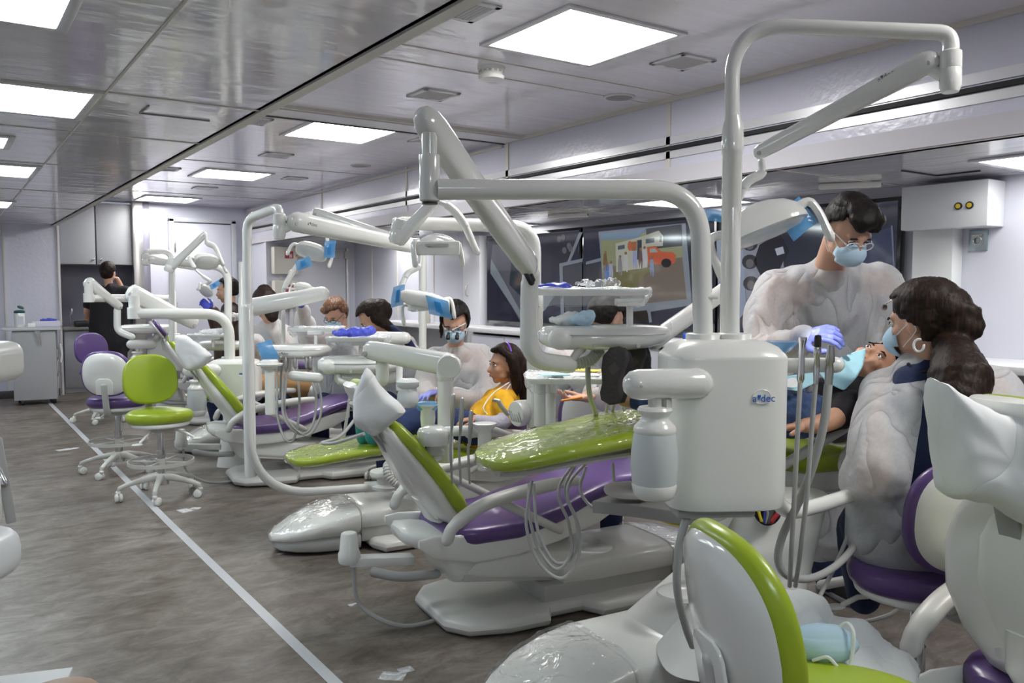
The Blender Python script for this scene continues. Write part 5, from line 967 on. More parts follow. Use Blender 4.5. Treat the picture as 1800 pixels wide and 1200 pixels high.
pipe_arm('white pipe arm with elbow crossing in front of the brown-jacketed person', [(404, 632, 6.45), (402, 552, 6.45), (238, 551, 6.2)], .040, ((226, 512, 6.2), (345, 570, 6.5)), .115, ((236, 540, 6.2), 560, 540, 520))
pipe_arm('white pipe arm in front of the person in black', [(300, 524, 8.75), (160, 524, 7.3)], .036, ((152, 494, 7.3), (212, 540, 7.6)), .088, ((156, 520, 7.3), 531, 515, 500), drop=[(206, 545, 7.6), (206, 582, 7.6), (232, 592, 7.6)])
# near assist arm
t = thing('pipe_stand', 'stout white arm and round-topped post in front of the seated loupes woman', 'equipment arm', P(783, 800, 3.45)); m = MB(); m.sharp = 60; m.tube([P(783, 812, 3.45), P(783, 655, 3.45)], .033, 24, round_end=False); m.tube([P(783, 662, 3.45), P(783, 650, 3.45)], .038, 24); m.obj('post', WHITE2, t)
flex_arm(P(792, 641, 3.45), P(645, 614, 3.6), .096, .8, t, big_end=1.0); m = MB(); m.lathe([(.045, -.046), (.05, -.04), (.05, .04), (.045, .046)], P(790, 643, 3.45), FH, 24); m.obj('end_cap', WHITE2, t)
m = MB(); m.tube([P(672, 632, 3.6), P(672, 668, 3.6)], .028, 18); m.obj('stub', WHITE2, t)
t = thing('assist_hub', 'white round hub with side rod and cup, in front of the blue jeans', 'assistant unit', P(762, 790, 3.35)); m = MB(); m.sharp = 50; m.lathe([(.035, -.08), (.035, -.02), (.062, -.018), (.066, .0), (.066, .03), (.058, .045), (.03, .056)], P(762, 772, 3.35), Z, 32); m.obj('hub_cap', WHITE2, t)
m = MB(); m.lathe([(.03, 0), (.045, .006), (.045, .02), (.035, .03), (.035, .05)], P(762, 800, 3.35), Z, 24); m.obj('hub_collar', LGREY, t)
m = MB(); m.sharp = 50; m.tube([P(785, 758, 3.35), P(845, 756, 3.3)], .021, 20); m.obj('rod', WHITE2, t)
m = MB(); m.sharp = 50; m.lathe([(.028, -.13), (.028, .01), (.03, .03), (.046, .045), (.048, .055), (.03, .05)], P(852, 768, 3.3), Z, 24); m.obj('cup_post', WHITE2, t)
for x in (797, 812, 828):
    m = MB(); y0 = {797: 695, 812: 702, 828: 724}[x]; m.tube([P(x, y0, 3.28), P(x-1, y0+28, 3.28), P(x-3, y0+58, 3.28)], [.008, .010, .006], 12); m.obj('instrument', STEEL, t); hoses(t, [[(x-3, y0+55, 3.28), (x-5, 790, 3.28), (x-2, 850, 3.3)]], .005)
m = MB(); m.sharp = 60; m.lathe([(.022, -.075), (.028, -.06), (.032, -.01), (.030, .03), (.042, .045)], P(752, 730, 3.5), Z, 20); m.obj('blue_topped_cup', WHITE2, t); m = MB(); m.box(P(751, 713, 3.5), (.082, .05, .035), Matrix((RT, FH, Z)).transposed(), .008); m.obj('barrier_film', BLUEF, t)
t = thing('light_stick_head', 'white slotted suction head lying on a bracket beside the yellow shirt', 'suction head', P(906, 722, 3.9)); m = MB(); m.sharp = 60; c = P(908, 727, 3.9); ax_ = (RT*.75+FH*.55+Z*.05).normalized(); m.lathe([(.02, -.01), (.058, -.005), (.062, .005), (.062, .02), (.055, .10), (.05, .14), (.03, .15)], c, ax_, 28); m.obj('housing', WHITE, t)
m = MB()
for k in range(5): a_ = R(200+k*30); v_ = (ax_.cross(Z)).normalized(); m.box(c-ax_*.008+v_*(k-2)*.018-Z*.012, (.004, .008, .05), Matrix((ax_, v_, Z)).transposed() @ Matrix.Rotation(.35, 3, 'X'))
m.obj('slots', GREY, t)
m = MB(); m.sharp = 50; m.tube(smooth_path([P(868, 703, 3.8), P(876, 705, 3.8), P(882, 715, 3.8), P(892, 727, 3.8)], 4), [.008, .011, .011], 12); m.obj('suction_tip', STEEL, t); m = MB(); m.tube([P(850, 748, 3.85), P(905, 768, 3.9)], .015, 14); m.obj('rest_arm', LGREY, t)
# delivery heads behind
D1, c, s, f = delivery('delivery head with a curved console below blue gloves, behind the kite-shaped headrest cover', (640, 640), 4.7, 158, 31, turn=6)
m = MB(); m.sharp = 60; m.tube([P(600, 665, 4.65), P(690, 662, 4.7)], .038, 16); m.tube(smooth_path([P(594, 660, 4.6), P(598, 668, 4.58), P(612, 676, 4.58)], 4), .016, 12); m.obj('mount', WHITE2, D1); hoses(D1, [[(618, 672, 4.6), (612, 720, 4.6), (604, 770, 4.6)], [(655, 655, 4.65), (660, 690, 4.65), (655, 735, 4.6)], [(640, 715, 4.5), (600, 765, 4.4), (566, 778, 4.35), (590, 778, 4.3), (640, 762, 4.2)]], .009)
T3, c, s, f = tray_('film-wrapped tray holding blue gloves, in front of the bending long-haired person', 582, 682, 593, 4.65, .26, post=[(635, 600, 4.6), (633, 625, 4.6)])
gloves_pile('bright blue gloves heaped on the film-wrapped tray at centre left', 628, 585, 4.65, .22, h=.05)
m = MB(); m.tube([P(600, 592, 5.0), P(712, 594, 4.9)], .036, 20); m.obj('tray_arm', WHITE2, T3)
D2, c, s, f = delivery('delivery head with lettered front and looping hoses, just right of the low curved post', (523, 617), 5.4, 120, 26, turn=-6, logo_=True)
film_square(P(470, 617, 5.25), RT+Z*.3, Z-RT*.4, .10, .13, D2, patch=False)
hoses(D2, [[(486, 630, 5.3), (487, 680, 5.3), (488, 730, 5.25), (500, 770, 5.2), (515, 774, 5.2), (524, 740, 5.2), (526, 690, 5.25), (518, 630, 5.3)], [(502, 632, 5.3), (497, 690, 5.3), (500, 735, 5.2), (525, 762, 5.2), (548, 750, 5.2), (556, 700, 5.25), (543, 655, 5.3), (538, 630, 5.3)], [(510, 632, 5.3), (500, 700, 5.3), (507, 740, 5.2), (540, 765, 5.2), (562, 735, 5.2), (563, 690, 5.25), (545, 632, 5.3)], [(495, 632, 5.35), (492, 700, 5.35)]], .008)
for x in (486, 502, 518, 538, 545):
    m = MB(); m.tube([P(x, 628, 5.28), P(x+1, 645, 5.28)], .011, 10); m.obj('handpiece', STEEL, D2)
T4, c, s, f = tray_('shiny flat tray below the lamp held by the raised glove', 515, 602, 577, 5.6, .26, post=[(555, 582, 5.5), (555, 610, 5.45)])
m = MB(); m.sharp = 60; m.lathe([(.03, -.25), (.03, .02), (.05, .03), (.055, .05), (.055, .07), (.04, .08)], P(474, 655, 5.0), Z, 24); m.lathe([(.075, 0), (.08, .01), (.05, .02)], P(474, 642, 5.0), Z, 24); tag(m.obj('cup_holder', WHITE2), 'small white pedestal bowl right of the low curved post', 'pedestal bowl')
m = MB(); m.sharp = 60; m.tube([P(515, 660, 5.1), P(560, 664, 5.1)], .03, 16); tag(m.obj('arm_bar', WHITE2), 'white horizontal bar above the tan trousers', 'equipment arm')
D3, c, s, f = delivery('far delivery head left of the low curved post, under crumpled film', (395, 607), 7.6, 86, 18, turn=0, pod=False)
T5, c, s, f = tray_('far film-wrapped tray with white papers, left of the low curved post', 340, 402, 588, 7.3, .30, post=[(375, 592, 7.2), (375, 610, 7.2)])
gloves_pile('crumpled white papers heaped on the far film-wrapped tray', 378, 583, 7.3, .22, m_=PAPER, h=.05, cat='paper', name='crumpled_paper', seed=9)
T6, c, s, f = tray_('far shiny tray beside the brown-jacketed person', 388, 420, 553, 7.7, .3, post=None)
D4, c, s, f = delivery('farthest delivery head in front of the grey column', (257, 578), 8.6, 88, 17, turn=0, pod=False)
hoses(D4, [[(285, 585, 8.5), (284, 600, 8.5), (288, 615, 8.5)], [(295, 585, 8.5), (292, 600, 8.5), (297, 615, 8.5)]], .008)
m = MB(); m.sharp = 60; m.lathe([(.04, .0), (.05, .01), (.058, .04), (.055, .07), (.045, .10), (.06, .11), (.062, .135), (.04, .15)][::1], P(717, 715, 4.4), Z, 28); t = tag(m.obj('water_bottle', BOTTLE), 'frosted water bottle under a white cap, left of the gloved hand', 'bottle')
m = MB(); m.sharp = 60; m.lathe([(.03, -.03), (.05, -.028), (.052, 0), (.045, .02), (.02, .035)], P(713, 676, 4.4), Z, 28); m.tube([P(702, 684, 4.42), P(702, 625, 4.42)], .018, 14, round_end=False); tag(m.obj('bottle_mount', WHITE2), 'white domed bottle mount beside the post left of the gloved hand', 'bottle mount')
# foreground left edge
m = MB(); m.sharp = 60
T7 = thing('clear_bin', 'frosted clear plastic bin edge at the lower left border', 'bin', P(-60, 1000, 1.2)); c = P(-82, 990, 1.15); m.box(c+Z*.0, (.12, .16, .075), Matrix.Rotation(-YAW, 3, 'Z'), bev=.03, seg=4); m.obj('lid', mat('frosted_clear', (.84, .86, .87), .3), T7); m = MB(); m.box(c-Z*.14-RT*.03, (.10, .14, .22), Matrix.Rotation(-YAW, 3, 'Z'), bev=.02); m.obj('bin_body', MATS['frosted_clear'], T7)
T8 = thing('white_cabinet_top', 'white rounded cabinet edge at the left border, level with the cart', 'cabinet', P(-60, 640, 1.6)); m = MB(); m.sharp = 60; c = P(-85, 640, 1.5); m.box(c, (.165, .2, .075), Matrix.Rotation(-YAW, 3, 'Z'), bev=.025, seg=4); m.obj('top', WHITE, T8); m = MB(); m.box(c-Z*.17-RT*.035, (.14, .16, .28), Matrix.Rotation(-YAW, 3, 'Z'), bev=.01); m.obj('side', WHITE, T8)
m = MB(); a, b = P(-6, 770, 1.9), P(20, 918, 1.9); m.bar(a, b, .03, .02); tag(m.obj('grey_rail', GREY), 'grey slanting rail sticking in at the left border', 'rail')
m = MB(); m.tube([P(-12, 815, 1.85), P(6, 850, 1.85)], .010); tag(m.obj('wire_basket_edge', CHROME), 'chrome coil edge at the left border above the grey rail', 'wire edge')
for q, (x0, y0, x1, y1) in enumerate(()): pass
m = MB(); m.box(P(20, 1215, 1.3), (.15, .12, .004), Matrix.Rotation(-YAW+.3, 3, 'Z')); tag(m.obj('paper_sheet', PAPER), 'white sheet of paper at the bottom left corner', 'paper')
m = MB(); m.ell(P(100, 1225, 1.15), (.055, .04, .02)); tag(m.obj('tan_cushion', mat('tan_vinyl', (.42, .28, .20), .5)), 'tan rounded edge at the very bottom left', 'cushion')
# litter on the floor
for x, y, w_, l in ((325, 897, .10, 'clear wrapper scraps on the floor by the green stool'), (113, 790, .12, 'clear glossy wrapper on the floor near the far cart'), (617, 1063, .03, 'tiny crumpled wrapper on the open floor'), (493, 973, .025, 'tiny wrapper on the floor below the covered base nose'), (690, 1188, .09, 'pale square scrap on the floor at the bottom edge')):
    g = G(x, y, .0015); m = MB(); m.box(g, (w_, w_*.7, .001), Matrix.Rotation(.4+x, 3, 'Z')); m.box(g+V((w_*.7, w_*.2, 0)), (w_*.6, w_*.5, .001), Matrix.Rotation(1.1+x, 3, 'Z')); o = m.obj('floor_scrap', CLEAR2 if w_ < .2 else PAPER); tag(o, l, 'wrapper')
# gown and mask heaped on the near stool
m = MB(); m.sharp = 80
for x, y, d, r in ((1450, 1115, 1.95, (.14, .12, .05)), (1400, 1060, 2.0, (.08, .08, .04)), (1500, 1165, 1.9, (.15, .11, .05)), (1440, 1180, 1.85, (.16, .12, .06))): m.ell(P(x, y+10, d), r, Matrix.Rotation(-YAW, 3, 'Z'))
o = m.obj('folded_gown', GOWN, mods=remesh(.014, 3)); o.data.materials.clear(); o.data.materials.append(PAPER); crumple(o, .014, 14, 3, .007); tag(o, 'crumpled white gown heaped beside the nearest stool backrest', 'gown')
t = thing('face_mask', 'light blue face mask with white ear loops on the crumpled gown', 'mask', P(1448, 1130, 1.8)); m = MB(); m.ell(P(1448, 1132, 1.80), (.075, .035, .045), Matrix.Rotation(-YAW, 3, 'Z')); o = m.obj('mask_body', MASKM, t); crumple(o, .008, 20)
for q in ([(1470, 1108, 1.80), (1488, 1095, 1.79), (1500, 1110, 1.77), (1498, 1150, 1.76), (1490, 1185, 1.75)], [(1430, 1160, 1.77), (1455, 1155, 1.76), (1475, 1175, 1.75), (1500, 1195, 1.75)]):
    m = MB(); m.tube(smooth_path([P(*a) for a in q], 6), .004, 8); m.obj('ear_loop', PAPER, t)

# ================================================================== PEOPLE
def basis(f, u=Z):
    f = V(f).normalized(); u = V(u); u = (u-f*u.dot(f)).normalized(); r = f.cross(u); return f, u, r
def M3(r, f, u): return Matrix((r, f, u)).transposed()
def head_prims(m, c, f, u, r, s=1, neck=None, nr=.052):
    c = V(c); Rm = M3(r, f, u)
    m.ell(c+(u*.022-f*.012)*s, (.074*s, .094*s, .092*s), Rm); m.ell(c+(-u*.035+f*.022)*s, (.058*s, .068*s, .078*s), Rm); m.ell(c+(-u*.098+f*.052)*s, (.026*s, .024*s, .022*s), Rm)
    for k in (-1, 1):
        m.ell(c+(r*.034*k-u*.028+f*.052)*s, (.026*s, .028*s, .028*s), Rm); m.ell(c+(r*.074*k-u*.012-f*.008)*s, (.010*s, .019*s, .031*s), Rm)
        m.ell(c+(r*.03*k-u*.07+f*.02)*s, (.03*s, .045*s, .022*s), Rm)
    m.ell(c+(u*.022+f*.066)*s, (.052*s, .022*s, .018*s), Rm)
    m.tube([c+(u*.008+f*.083)*s, c+(-u*.020+f*.096)*s, c+(-u*.036+f*.104)*s], [.008*s, .010*s, .0135*s], 12); m.ell(c+(-u*.040+f*.094)*s, (.017*s, .013*s, .009*s), Rm)
    m.ell(c+(-u*.066+f*.080)*s, (.024*s, .014*s, .013*s), Rm)
    if neck is not None: m.tube([c-u*.05*s-f*.02*s, (c-u*.09*s-f*.02*s+V(neck))/2, V(neck)], [nr*s, nr*.97*s, nr*1.05*s], 16)
def face(par, c, f, u, r, s=1, lids=True, lips=True, brow=HAIRB, eyes=(-1, 1)):
    c = V(c); Rm = M3(r, f, u)
    for k in eyes:
        e = c+(r*.031*k-u*.0+f*.0745)*s; m = MB(); m.ell(e, (.0125*s, .0105*s, .0075*s), Rm); ey = m.obj('eye', EYEW, par); m = MB(); m.ell(e+f*.0065*s-u*.001, (.0058*s, .0048*s, .0058*s), Rm); m.obj('iris', IRIS, ey)
        m = MB(); m.tube([e+(r*-.016+u*.018+f*.006)*s, e+(u*.0225+f*.0115)*s, e+(r*.016+u*.018+f*.006)*s], .0032*s, 8, flat=(1, 1)); m.obj('eyebrow', brow, par)
        m = MB(); m.tube([e+(r*-.013+u*.002+f*.005)*s, e+(u*.0085+f*.010)*s, e+(r*.013+u*.002+f*.005)*s], .0018*s, 8); m.obj('eyelashes', HAIRB, par)
    if lips: m = MB(); m.ell(c+(-u*.062+f*.0925)*s, (.021*s, .006*s, .0042*s), Rm); m.ell(c+(-u*.070+f*.091)*s, (.018*s, .007*s, .0052*s), Rm); m.obj('lips', LIP, par)
def hair_cap(par, c, f, u, r, s, m_, line=.035, side=-.03, back=-.085, grow=1.0, extra=(), name='hair', mid=0):
    """hair as a thick shell over the skull plus locks"""
    Rm = M3(r, f, u); m = MB()
    def keep(p):
        p = p/s
        if p.y > .045 and p.z < line+abs(p.x)*.1: return False
        if p.y > -.005 and p.z < side+ (p.y*.9 if p.y > 0 else 0): return False
        return p.z > back
    m.ell(V(c)+(u*.024-f*.014)*s, (.083*s*grow, .104*s*grow, .103*s*grow), Rm, 40, 28, keep)
    o = m.obj(name, m_, par, mods=[('SOLIDIFY', dict(thickness=.012*s, offset=0)), ('SUBSURF', dict(levels=1, render_levels=1))]); crumple(o, .003*s, 60, 1, .002*s)
    if extra:
        m = MB()
        for e in extra:
            if e[0] == 'e': m.ell(V(c)+(r*e[1][0]+f*e[1][1]+u*e[1][2])*s, tuple(q*s for q in e[2]), Rm)
            else: m.tube([V(p) for p in e[1]], list(e[2]), 14, flat=e[3] if len(e) > 3 else (1, 1))
        o2 = m.obj('hair_locks', m_, o, mods=remesh(.009*max(s, .9), 2)); crumple(o2, .004*s, 35, 2, .003*s)
    return o
def mask(par, c, f, u, r, s=1, loops=True):
    Rm = M3(r, f, u); m = MB(); m.ell(V(c)+(-u*.054+f*.034)*s, (.066*s, .089*s, .062*s), Rm, 32, 20, lambda p: p.y/s > .016)
    o = m.obj('face_mask', MASKM, par, mods=[('SOLIDIFY', dict(thickness=.002))]); crumple(o, .002, 40, 3)
    if loops:
        for k in (-1, 1):
            m = MB(); m.tube(smooth_path([V(c)+(r*.060*k-u*.035+f*.05)*s, V(c)+(r*.079*k-u*.005+f*.0)*s, V(c)+(r*.08*k-u*.025-f*.022)*s, V(c)+(r*.066*k-u*.075+f*.03)*s], 5), .0016*s, 6); m.obj('ear_loop', PAPER, o)
    return o
def glasses(par, c, f, u, r, s=1, m_=None, lens=True):
    m_ = m_ or DARK; m = MB(); c = V(c)
    for k in (-1, 1):
        pts = [c+(r*(.032*k+.024*math.cos(a))+u*(-.004+.016*math.sin(a))+f*(.098-.25*((.032*k+.024*math.cos(a))**2)*8))*s for a in [2*math.pi*i/16 for i in range(17)]]
        m.tube(pts, .0018*s, 6, round_end=False, cap=False); m.tube([pts[0] if k > 0 else pts[8], c+(r*.078*k+u*.004+f*.02)*s, c+(r*.078*k-u*.002-f*.02)*s], .0018*s, 6)
    m.tube([c+(-r*.009-u*.0+f*.1)*s, c+(r*.009-u*.0+f*.1)*s], .0018*s, 6); g = m.obj('glasses', m_, par)
    if lens:
        for k in (-1, 1):
            m = MB(); q = [c+(r*(.032*k+.023*math.cos(a))+u*(-.004+.015*math.sin(a))+f*(.098-.25*((.032*k+.023*math.cos(a))**2)*8))*s for a in [2*math.pi*i/16 for i in range(16)]]; m.loft([q, [p+f*.001 for p in q]]); m.obj('lens', film('lens_%d' % len(bpy.data.materials), (.96, .97, .98), .02, .03, ((3, 3, 3), .02, .01, 0)), g)
def hand(w, d, n, s=1, curl=25, m_=SKIN1, name='hand', par=None, thumb=1, spread=8, vox=.0035, obj=True, mb=None):
    """palm + five fingers. w wrist, d finger direction, n palm normal; thumb=+1 on the side d x n"""
    d = V(d).normalized(); n = V(n); n = (n-d*n.dot(d)).normalized(); t = d.cross(n)*thumb; w = V(w); m = mb or MB(); Rm = M3(t, d, n)
    m.ell(w+d*.045*s, (.038*s, .05*s, .015*s), Rm); m.ell(w+d*.065*s, (.040*s, .026*s, .0135*s), Rm); m.tube([w-d*.015*s, w+d*.02*s], [.026*s, .027*s], 12, flat=(1.1, .8))
    for i, (x, L, rr) in enumerate(((.030, .070, .0088), (.010, .078, .009), (-.010, .072, .0086), (-.029, .056, .0076))):
        a = R(x*spread*25); dd = (d*math.cos(a)+t*math.sin(a)).normalized(); p = w+(d*.083+t*x)*s; pts = [p-dd*.012*s, p]; cu = 0
        for q, fr in enumerate((.42, .32, .26)):
            cu += R(curl*(.7+.25*i/3)); p = p+(dd*math.cos(cu)+n*math.sin(cu))*L*fr*s; pts.append(p)
        m.tube(pts, [rr*s*1.05, rr*s*1.05, rr*s, rr*s*.92, rr*s*.8], 10)
    p = w+(d*.02+t*.028)*s; q = p+(d*.030+t*.032+n*.010)*s; q2 = q+(d*.030+t*.006+n*.012)*s; m.tube([p, q, q2, q2+(d*.018+n*.006-t*.002)*s], [.014*s, .012*s, .0105*s, .009*s], 10)
    if not obj: return m
    return m.obj(name, m_, par, mods=remesh(vox, 2))
def limb(m, pts, rs, seg=14, flat=(1, 1)): m.tube(smooth_path(pts, 5), [rs[0]+(rs[-1]-rs[0])*i/(len(pts)*5-5) for i in range(len(pts)*5-4)] if len(rs) == 2 else interp_r(rs, len(pts)*5-4), seg, flat=flat)
def interp_r(rs, n):
    out = []
    for i in range(n):
        t = i/(n-1)*(len(rs)-1); k = min(int(t), len(rs)-2); out.append(rs[k]+(rs[k+1]-rs[k])*(t-k))
    return out
def person(label, at): return thing('person', label, 'person', at)
def cut(o, fn):
    b = bmesh.new(); b.from_mesh(o.data); M = wmat(o)
    bmesh.ops.delete(b, geom=[f for f in b.faces if fn(M @ f.calc_center_median())], context='FACES'); 
    for it in range(12):
        bv = {v: [ed.other_vert(v).co.copy() for ed in v.link_edges if ed.is_boundary] for v in b.verts if any(ed.is_boundary for ed in v.link_edges)}
        for v, n in bv.items():
            if len(n) == 2: v.co = v.co*.4+(n[0]+n[1])*.3
    b.to_mesh(o.data); b.free()
def folds(o, amp=.012, sc=7, seed=0, vert=.35):
    me = o.data
    for v in me.vertices:
        p = V((v.co.x*sc, v.co.y*sc, v.co.z*sc*vert))+V((seed*7.3, 0, 0)); a = abs(noise.noise(p))*2-.5; b = noise.noise(v.co*sc*2.6+V((0, seed, 0)))
        v.co += v.normal*(-a*amp+b*amp*.25)
    me.update()

# ---- standing man in the white gown
f, u, r = basis(-FH*.72+RT*.22-Z*.62); c = P(1491, 405, 3.30); nb = P(1457, 474, 3.48)
pm = person('standing dark-haired person in sheer white gown, mask and clear safety glasses', (3.25, 2.2, 0))
m = MB(); head_prims(m, c, f, u, r, 1.06, nb, .058)
sl, sr = P(1368, 510, 3.56), P(1545, 500, 3.66); hip = P(1462, 760, 3.76)
m.tube([nb-Z*.02+FH*.06, P(1460, 535, 3.64), P(1460, 600, 3.68), P(1462, 690, 3.72), hip], [.05, .13, .15, .14, .15], 20, flat=(1.15, .75), hint=FH); m.tube([sl, P(1456, 520, 3.6), sr], [.055, .06, .055], 16)
el, wl = P(1343, 608, 3.42), P(1410, 593, 3.00); limb(m, [sl, P(1350, 560, 3.52), el, P(1375, 612, 3.22), wl], [.062, .055, .048, .042, .030])
er, wr = P(1580, 620, 3.50), P(1545, 628, 3.30); limb(m, [sr, P(1572, 565, 3.6), er, wr], [.062, .052, .045, .03])
a1, a2 = G(1462, 1045), G(1565, 1030)
for ft, hx in ((a1, -1), (a2, 1)): limb(m, [hip+RT*.09*hx, (hip+RT*.09*hx+ft)/2+V((0, 0, .02)), ft+Z*.09], [.09, .065, .045])
body = m.obj('body', SKIN1, pm, mods=remesh(.0075, 3)); face(pm, c, f, u, r, 1.06, lips=False)
hair_cap(pm, c, f, u, r, 1.07, HAIRB, line=.058, side=-.012, back=-.06, grow=1.0, extra=[('e', (0, .02, .095), (.066, .085, .045)), ('e', (.02, .06, .088), (.05, .045, .032)), ('e', (-.03, .05, .09), (.045, .05, .034)), ('e', (0, -.03, .085), (.075, .075, .05)), ('e', (-.03, .075, .066), (.03, .022, .022)), ('e', (.028, .078, .066), (.03, .022, .020))])
mask(pm, c, f, u, r, 1.06); glasses(pm, c, f, u, r, 1.06, mat('clear_frame', (.75, .76, .78), .2))
m = MB(); 
m.tube([nb+V((0,0,.015)), nb-Z*.03], [.070, .082]); m.tube([nb-Z*.03, sl+Z*.01], [.075, .07]); m.tube([nb-Z*.03, sr+Z*.01], [.075, .07]); m.tube([nb-Z*.02, P(1460, 545, 3.56)], [.075, .13]); m.tube([P(1458, 492, 3.56), P(1460, 530, 3.62), P(1458, 600, 3.66), P(1458, 690, 3.72), P(1458, 800, 3.76), P(1462, 900, 3.78)], [.12, .20, .215, .21, .225, .23], 28, flat=(1.08, .72), hint=FH); m.tube([sl, P(1456, 505, 3.6), sr], [.092, .105, .092], 18)
limb(m, [sl, P(1346, 560, 3.52), el+V((0, 0, -.01)), P(1378, 614, 3.22), wl], [.092, .088, .082, .070, .045], 18); limb(m, [sr, P(1576, 565, 3.6), er, wr], [.092, .085, .08, .05], 18)
g = m.obj('gown', GOWN, pm, mods=remesh(.014, 4)); folds(g, .022, 6, 1)
m = MB(); m.tube([P(1462, 505, 3.58), P(1460, 600, 3.66), P(1462, 700, 3.72), hip], [.11, .15, .15, .15], 20, flat=(1.12, .72), hint=FH)
for ft, hx in ((a1, -1), (a2, 1)): limb(m, [hip+RT*.09*hx, (hip+RT*.09*hx+ft)/2, ft+Z*.10], [.115, .10, .085])
limb(m, [sl, P(1350, 560, 3.52)], [.055, .05]); limb(m, [sr, P(1572, 565, 3.6)], [.055, .05])
s_ = m.obj('scrubs', NAVY, pm, mods=remesh(.012, 3)); folds(s_, .010, 9, 2)
for ft, dd in ((a1, (G(1532, 1085)-G(1450, 1045)).normalized()), (a2, (G(1640, 1060)-G(1560, 1030)).normalized())):
    sd = Z.cross(dd); m = MB(); m.sharp = 60; out = [(x*.001, y_*.001) for x, y_ in ((-95, -30), (-110, 0), (-95, 32), (-20, 36), (60, 48), (130, 44), (172, 22), (180, 0), (168, -24), (120, -42), (50, -40), (-20, -30))]
    m.slab(out, ft+dd*.02+Z*.016, dd, sd, .03, .008); so = m.obj('shoe_sole', mat('grey_sole', (.32, .32, .36), .6), pm)
    m = MB(); m.sharp = 60; m.loft([[ft+dd*(.02+x*k+.0)+sd*y_*k2+Z*z for x, y_ in out] for k, k2, z in ((.96, .95, .03), (.95, .92, .05), (.82, .75, .075))][:3]); m.tube([ft+Z*.07-dd*.03, ft+Z*.11-dd*.035], [.055, .05]); m.obj('shoe_upper', mat('dark_trainer', (.014, .014, .018), .6, bump=((160, 160, 160), .6, .004, 1)), pm)
    m = MB()
    for k in range(5): m.tube([ft+dd*(.06+.018*k)-sd*.02+Z*(.10-.006*k), ft+dd*(.06+.018*k)+sd*.02+Z*(.10-.006*k)], .003, 6)
    m.obj('laces', GREY, pm)
hd = (P(1475, 578, 2.88)-wl).normalized(); hand(wl, hd, FH*.75-Z*.65, 1.08, 38, GLOVE2, 'gloved_hand', pm, thumb=-1)
hand(wr, (P(1532, 640, 3.15)-wr)-Z*.1, V((0, 0, -1)), 1.0, 30, GLOVE2, 'gloved_hand', pm)

# ---- seated person with ponytail
f, u, r = basis(-RT*.64+FH*.76-Z*.12); c = P(1617, 566, 2.70); nb = P(1622, 662, 2.72)
pw = person('seated person with long dark ponytail and white gown open over a navy back', (2.5, 1.4, 0))
m = MB(); head_prims(m, c, f, u, r, 1.0, nb); sl, sr = P(1562, 690, 2.78), P(1738, 690, 2.58)
el = P(1536, 850, 2.55); wl = P(1512, 800, 2.85); hip = P(1640, 925, 2.62)
m.tube([nb-Z*.03, P(1648, 740, 2.66), P(1645, 830, 2.64), hip], [.05, .12, .12, .15], 18, flat=(1.2, .75), hint=FH); m.tube([sl, P(1640, 690, 2.68), sr], [.06, .07, .06])
limb(m, [sl, P(1546, 770, 2.62), el, wl], [.055, .045, .042, .03]); limb(m, [sr, P(1762, 780, 2.5), P(1740, 850, 2.7), P(1700, 840, 2.9)], [.055, .045, .042, .03])
for k in (-1, 1): limb(m, [hip+RT*.09*k, P(1575+60*k, 930, 3.0), P(1580+60*k, 1040, 3.05)], [.09, .065, .045])
m.obj('body', SKIN1, pw, mods=remesh(.008, 3)); face(pw, c, f, u, r, 1.0, lips=False); mask(pw, c, f, u, r, 1.0)
tail0, tail1 = P(1683, 618, 2.56), P(1692, 700, 2.46)
hair_cap(pw, c, f, u, r, 1.05, HAIRN, line=.05, side=-.04, back=-.085, grow=1.04, extra=[('e', (.0, -.03, .055), (.092, .105, .082)), ('e', (0, -.09, .03), (.075, .065, .075)), ('e', (0, -.13, -.025), (.05, .055, .045)), ('e', (0, -.145, .015), (.04, .035, .03)),
    ('t', [P(1665, 598, 2.62), tail0, P(1698, 660, 2.48), tail1, P(1688, 745, 2.44)], (.050, .062, .078, .076, .045), (1, .8)), ('t', [P(1660, 605, 2.6), P(1662, 660, 2.52), P(1664, 720, 2.46)], (.03, .05, .03)), ('t', [P(1690, 610, 2.55), P(1722, 650, 2.48), P(1716, 710, 2.45)], (.02, .028, .02))])
m = MB(); m.tube(smooth_path([P(1597, 640, 2.66), P(1612, 655, 2.64), P(1632, 652, 2.62)], 5), .006, 8); m.obj('lanyard', BLACKC, pw)
m = MB(); m.tube([P(1615+9*math.cos(a), 607+11*math.sin(a), 2.60-.01*math.cos(a)) for a in [i*.45 for i in range(12)]], .004, 8); m.obj('mask_tie', PAPER, pw)
m = MB(); m.tube([P(1573, 523, 2.75), P(1556, 535, 2.78)], .002, 6); m.lathe([(.008, 0), (.011, .003), (.008, .006)], P(1554, 540, 2.78), -FH, 16); m.obj('loupe_mount', STEEL, pw)
m = MB(); m.tube([P(1632, 676, 2.68), P(1648, 740, 2.64), P(1645, 830, 2.62), hip], [.10, .15, .14, .165], 22, flat=(1.2, .75), hint=FH)
for k in (-1, 1): limb(m, [hip+RT*.09*k, P(1575+60*k, 930, 3.0), P(1580+60*k, 1050, 3.05)], [.11, .085, .06])
s_ = m.obj('scrubs', NAVY, pw, mods=remesh(.011, 3)); folds(s_, .008, 9, 2)
m = MB(); m.tube([nb, nb-Z*.03], [.07, .08]); m.tube([P(1630, 665, 2.70), P(1640, 700, 2.68), P(1645, 760, 2.65), P(1640, 850, 2.62), P(1620, 920, 2.64)], [.10, .185, .20, .20, .22], 28, flat=(1.12, .78), hint=FH); m.tube([sl, P(1640, 685, 2.68), sr], [.085, .09, .085])
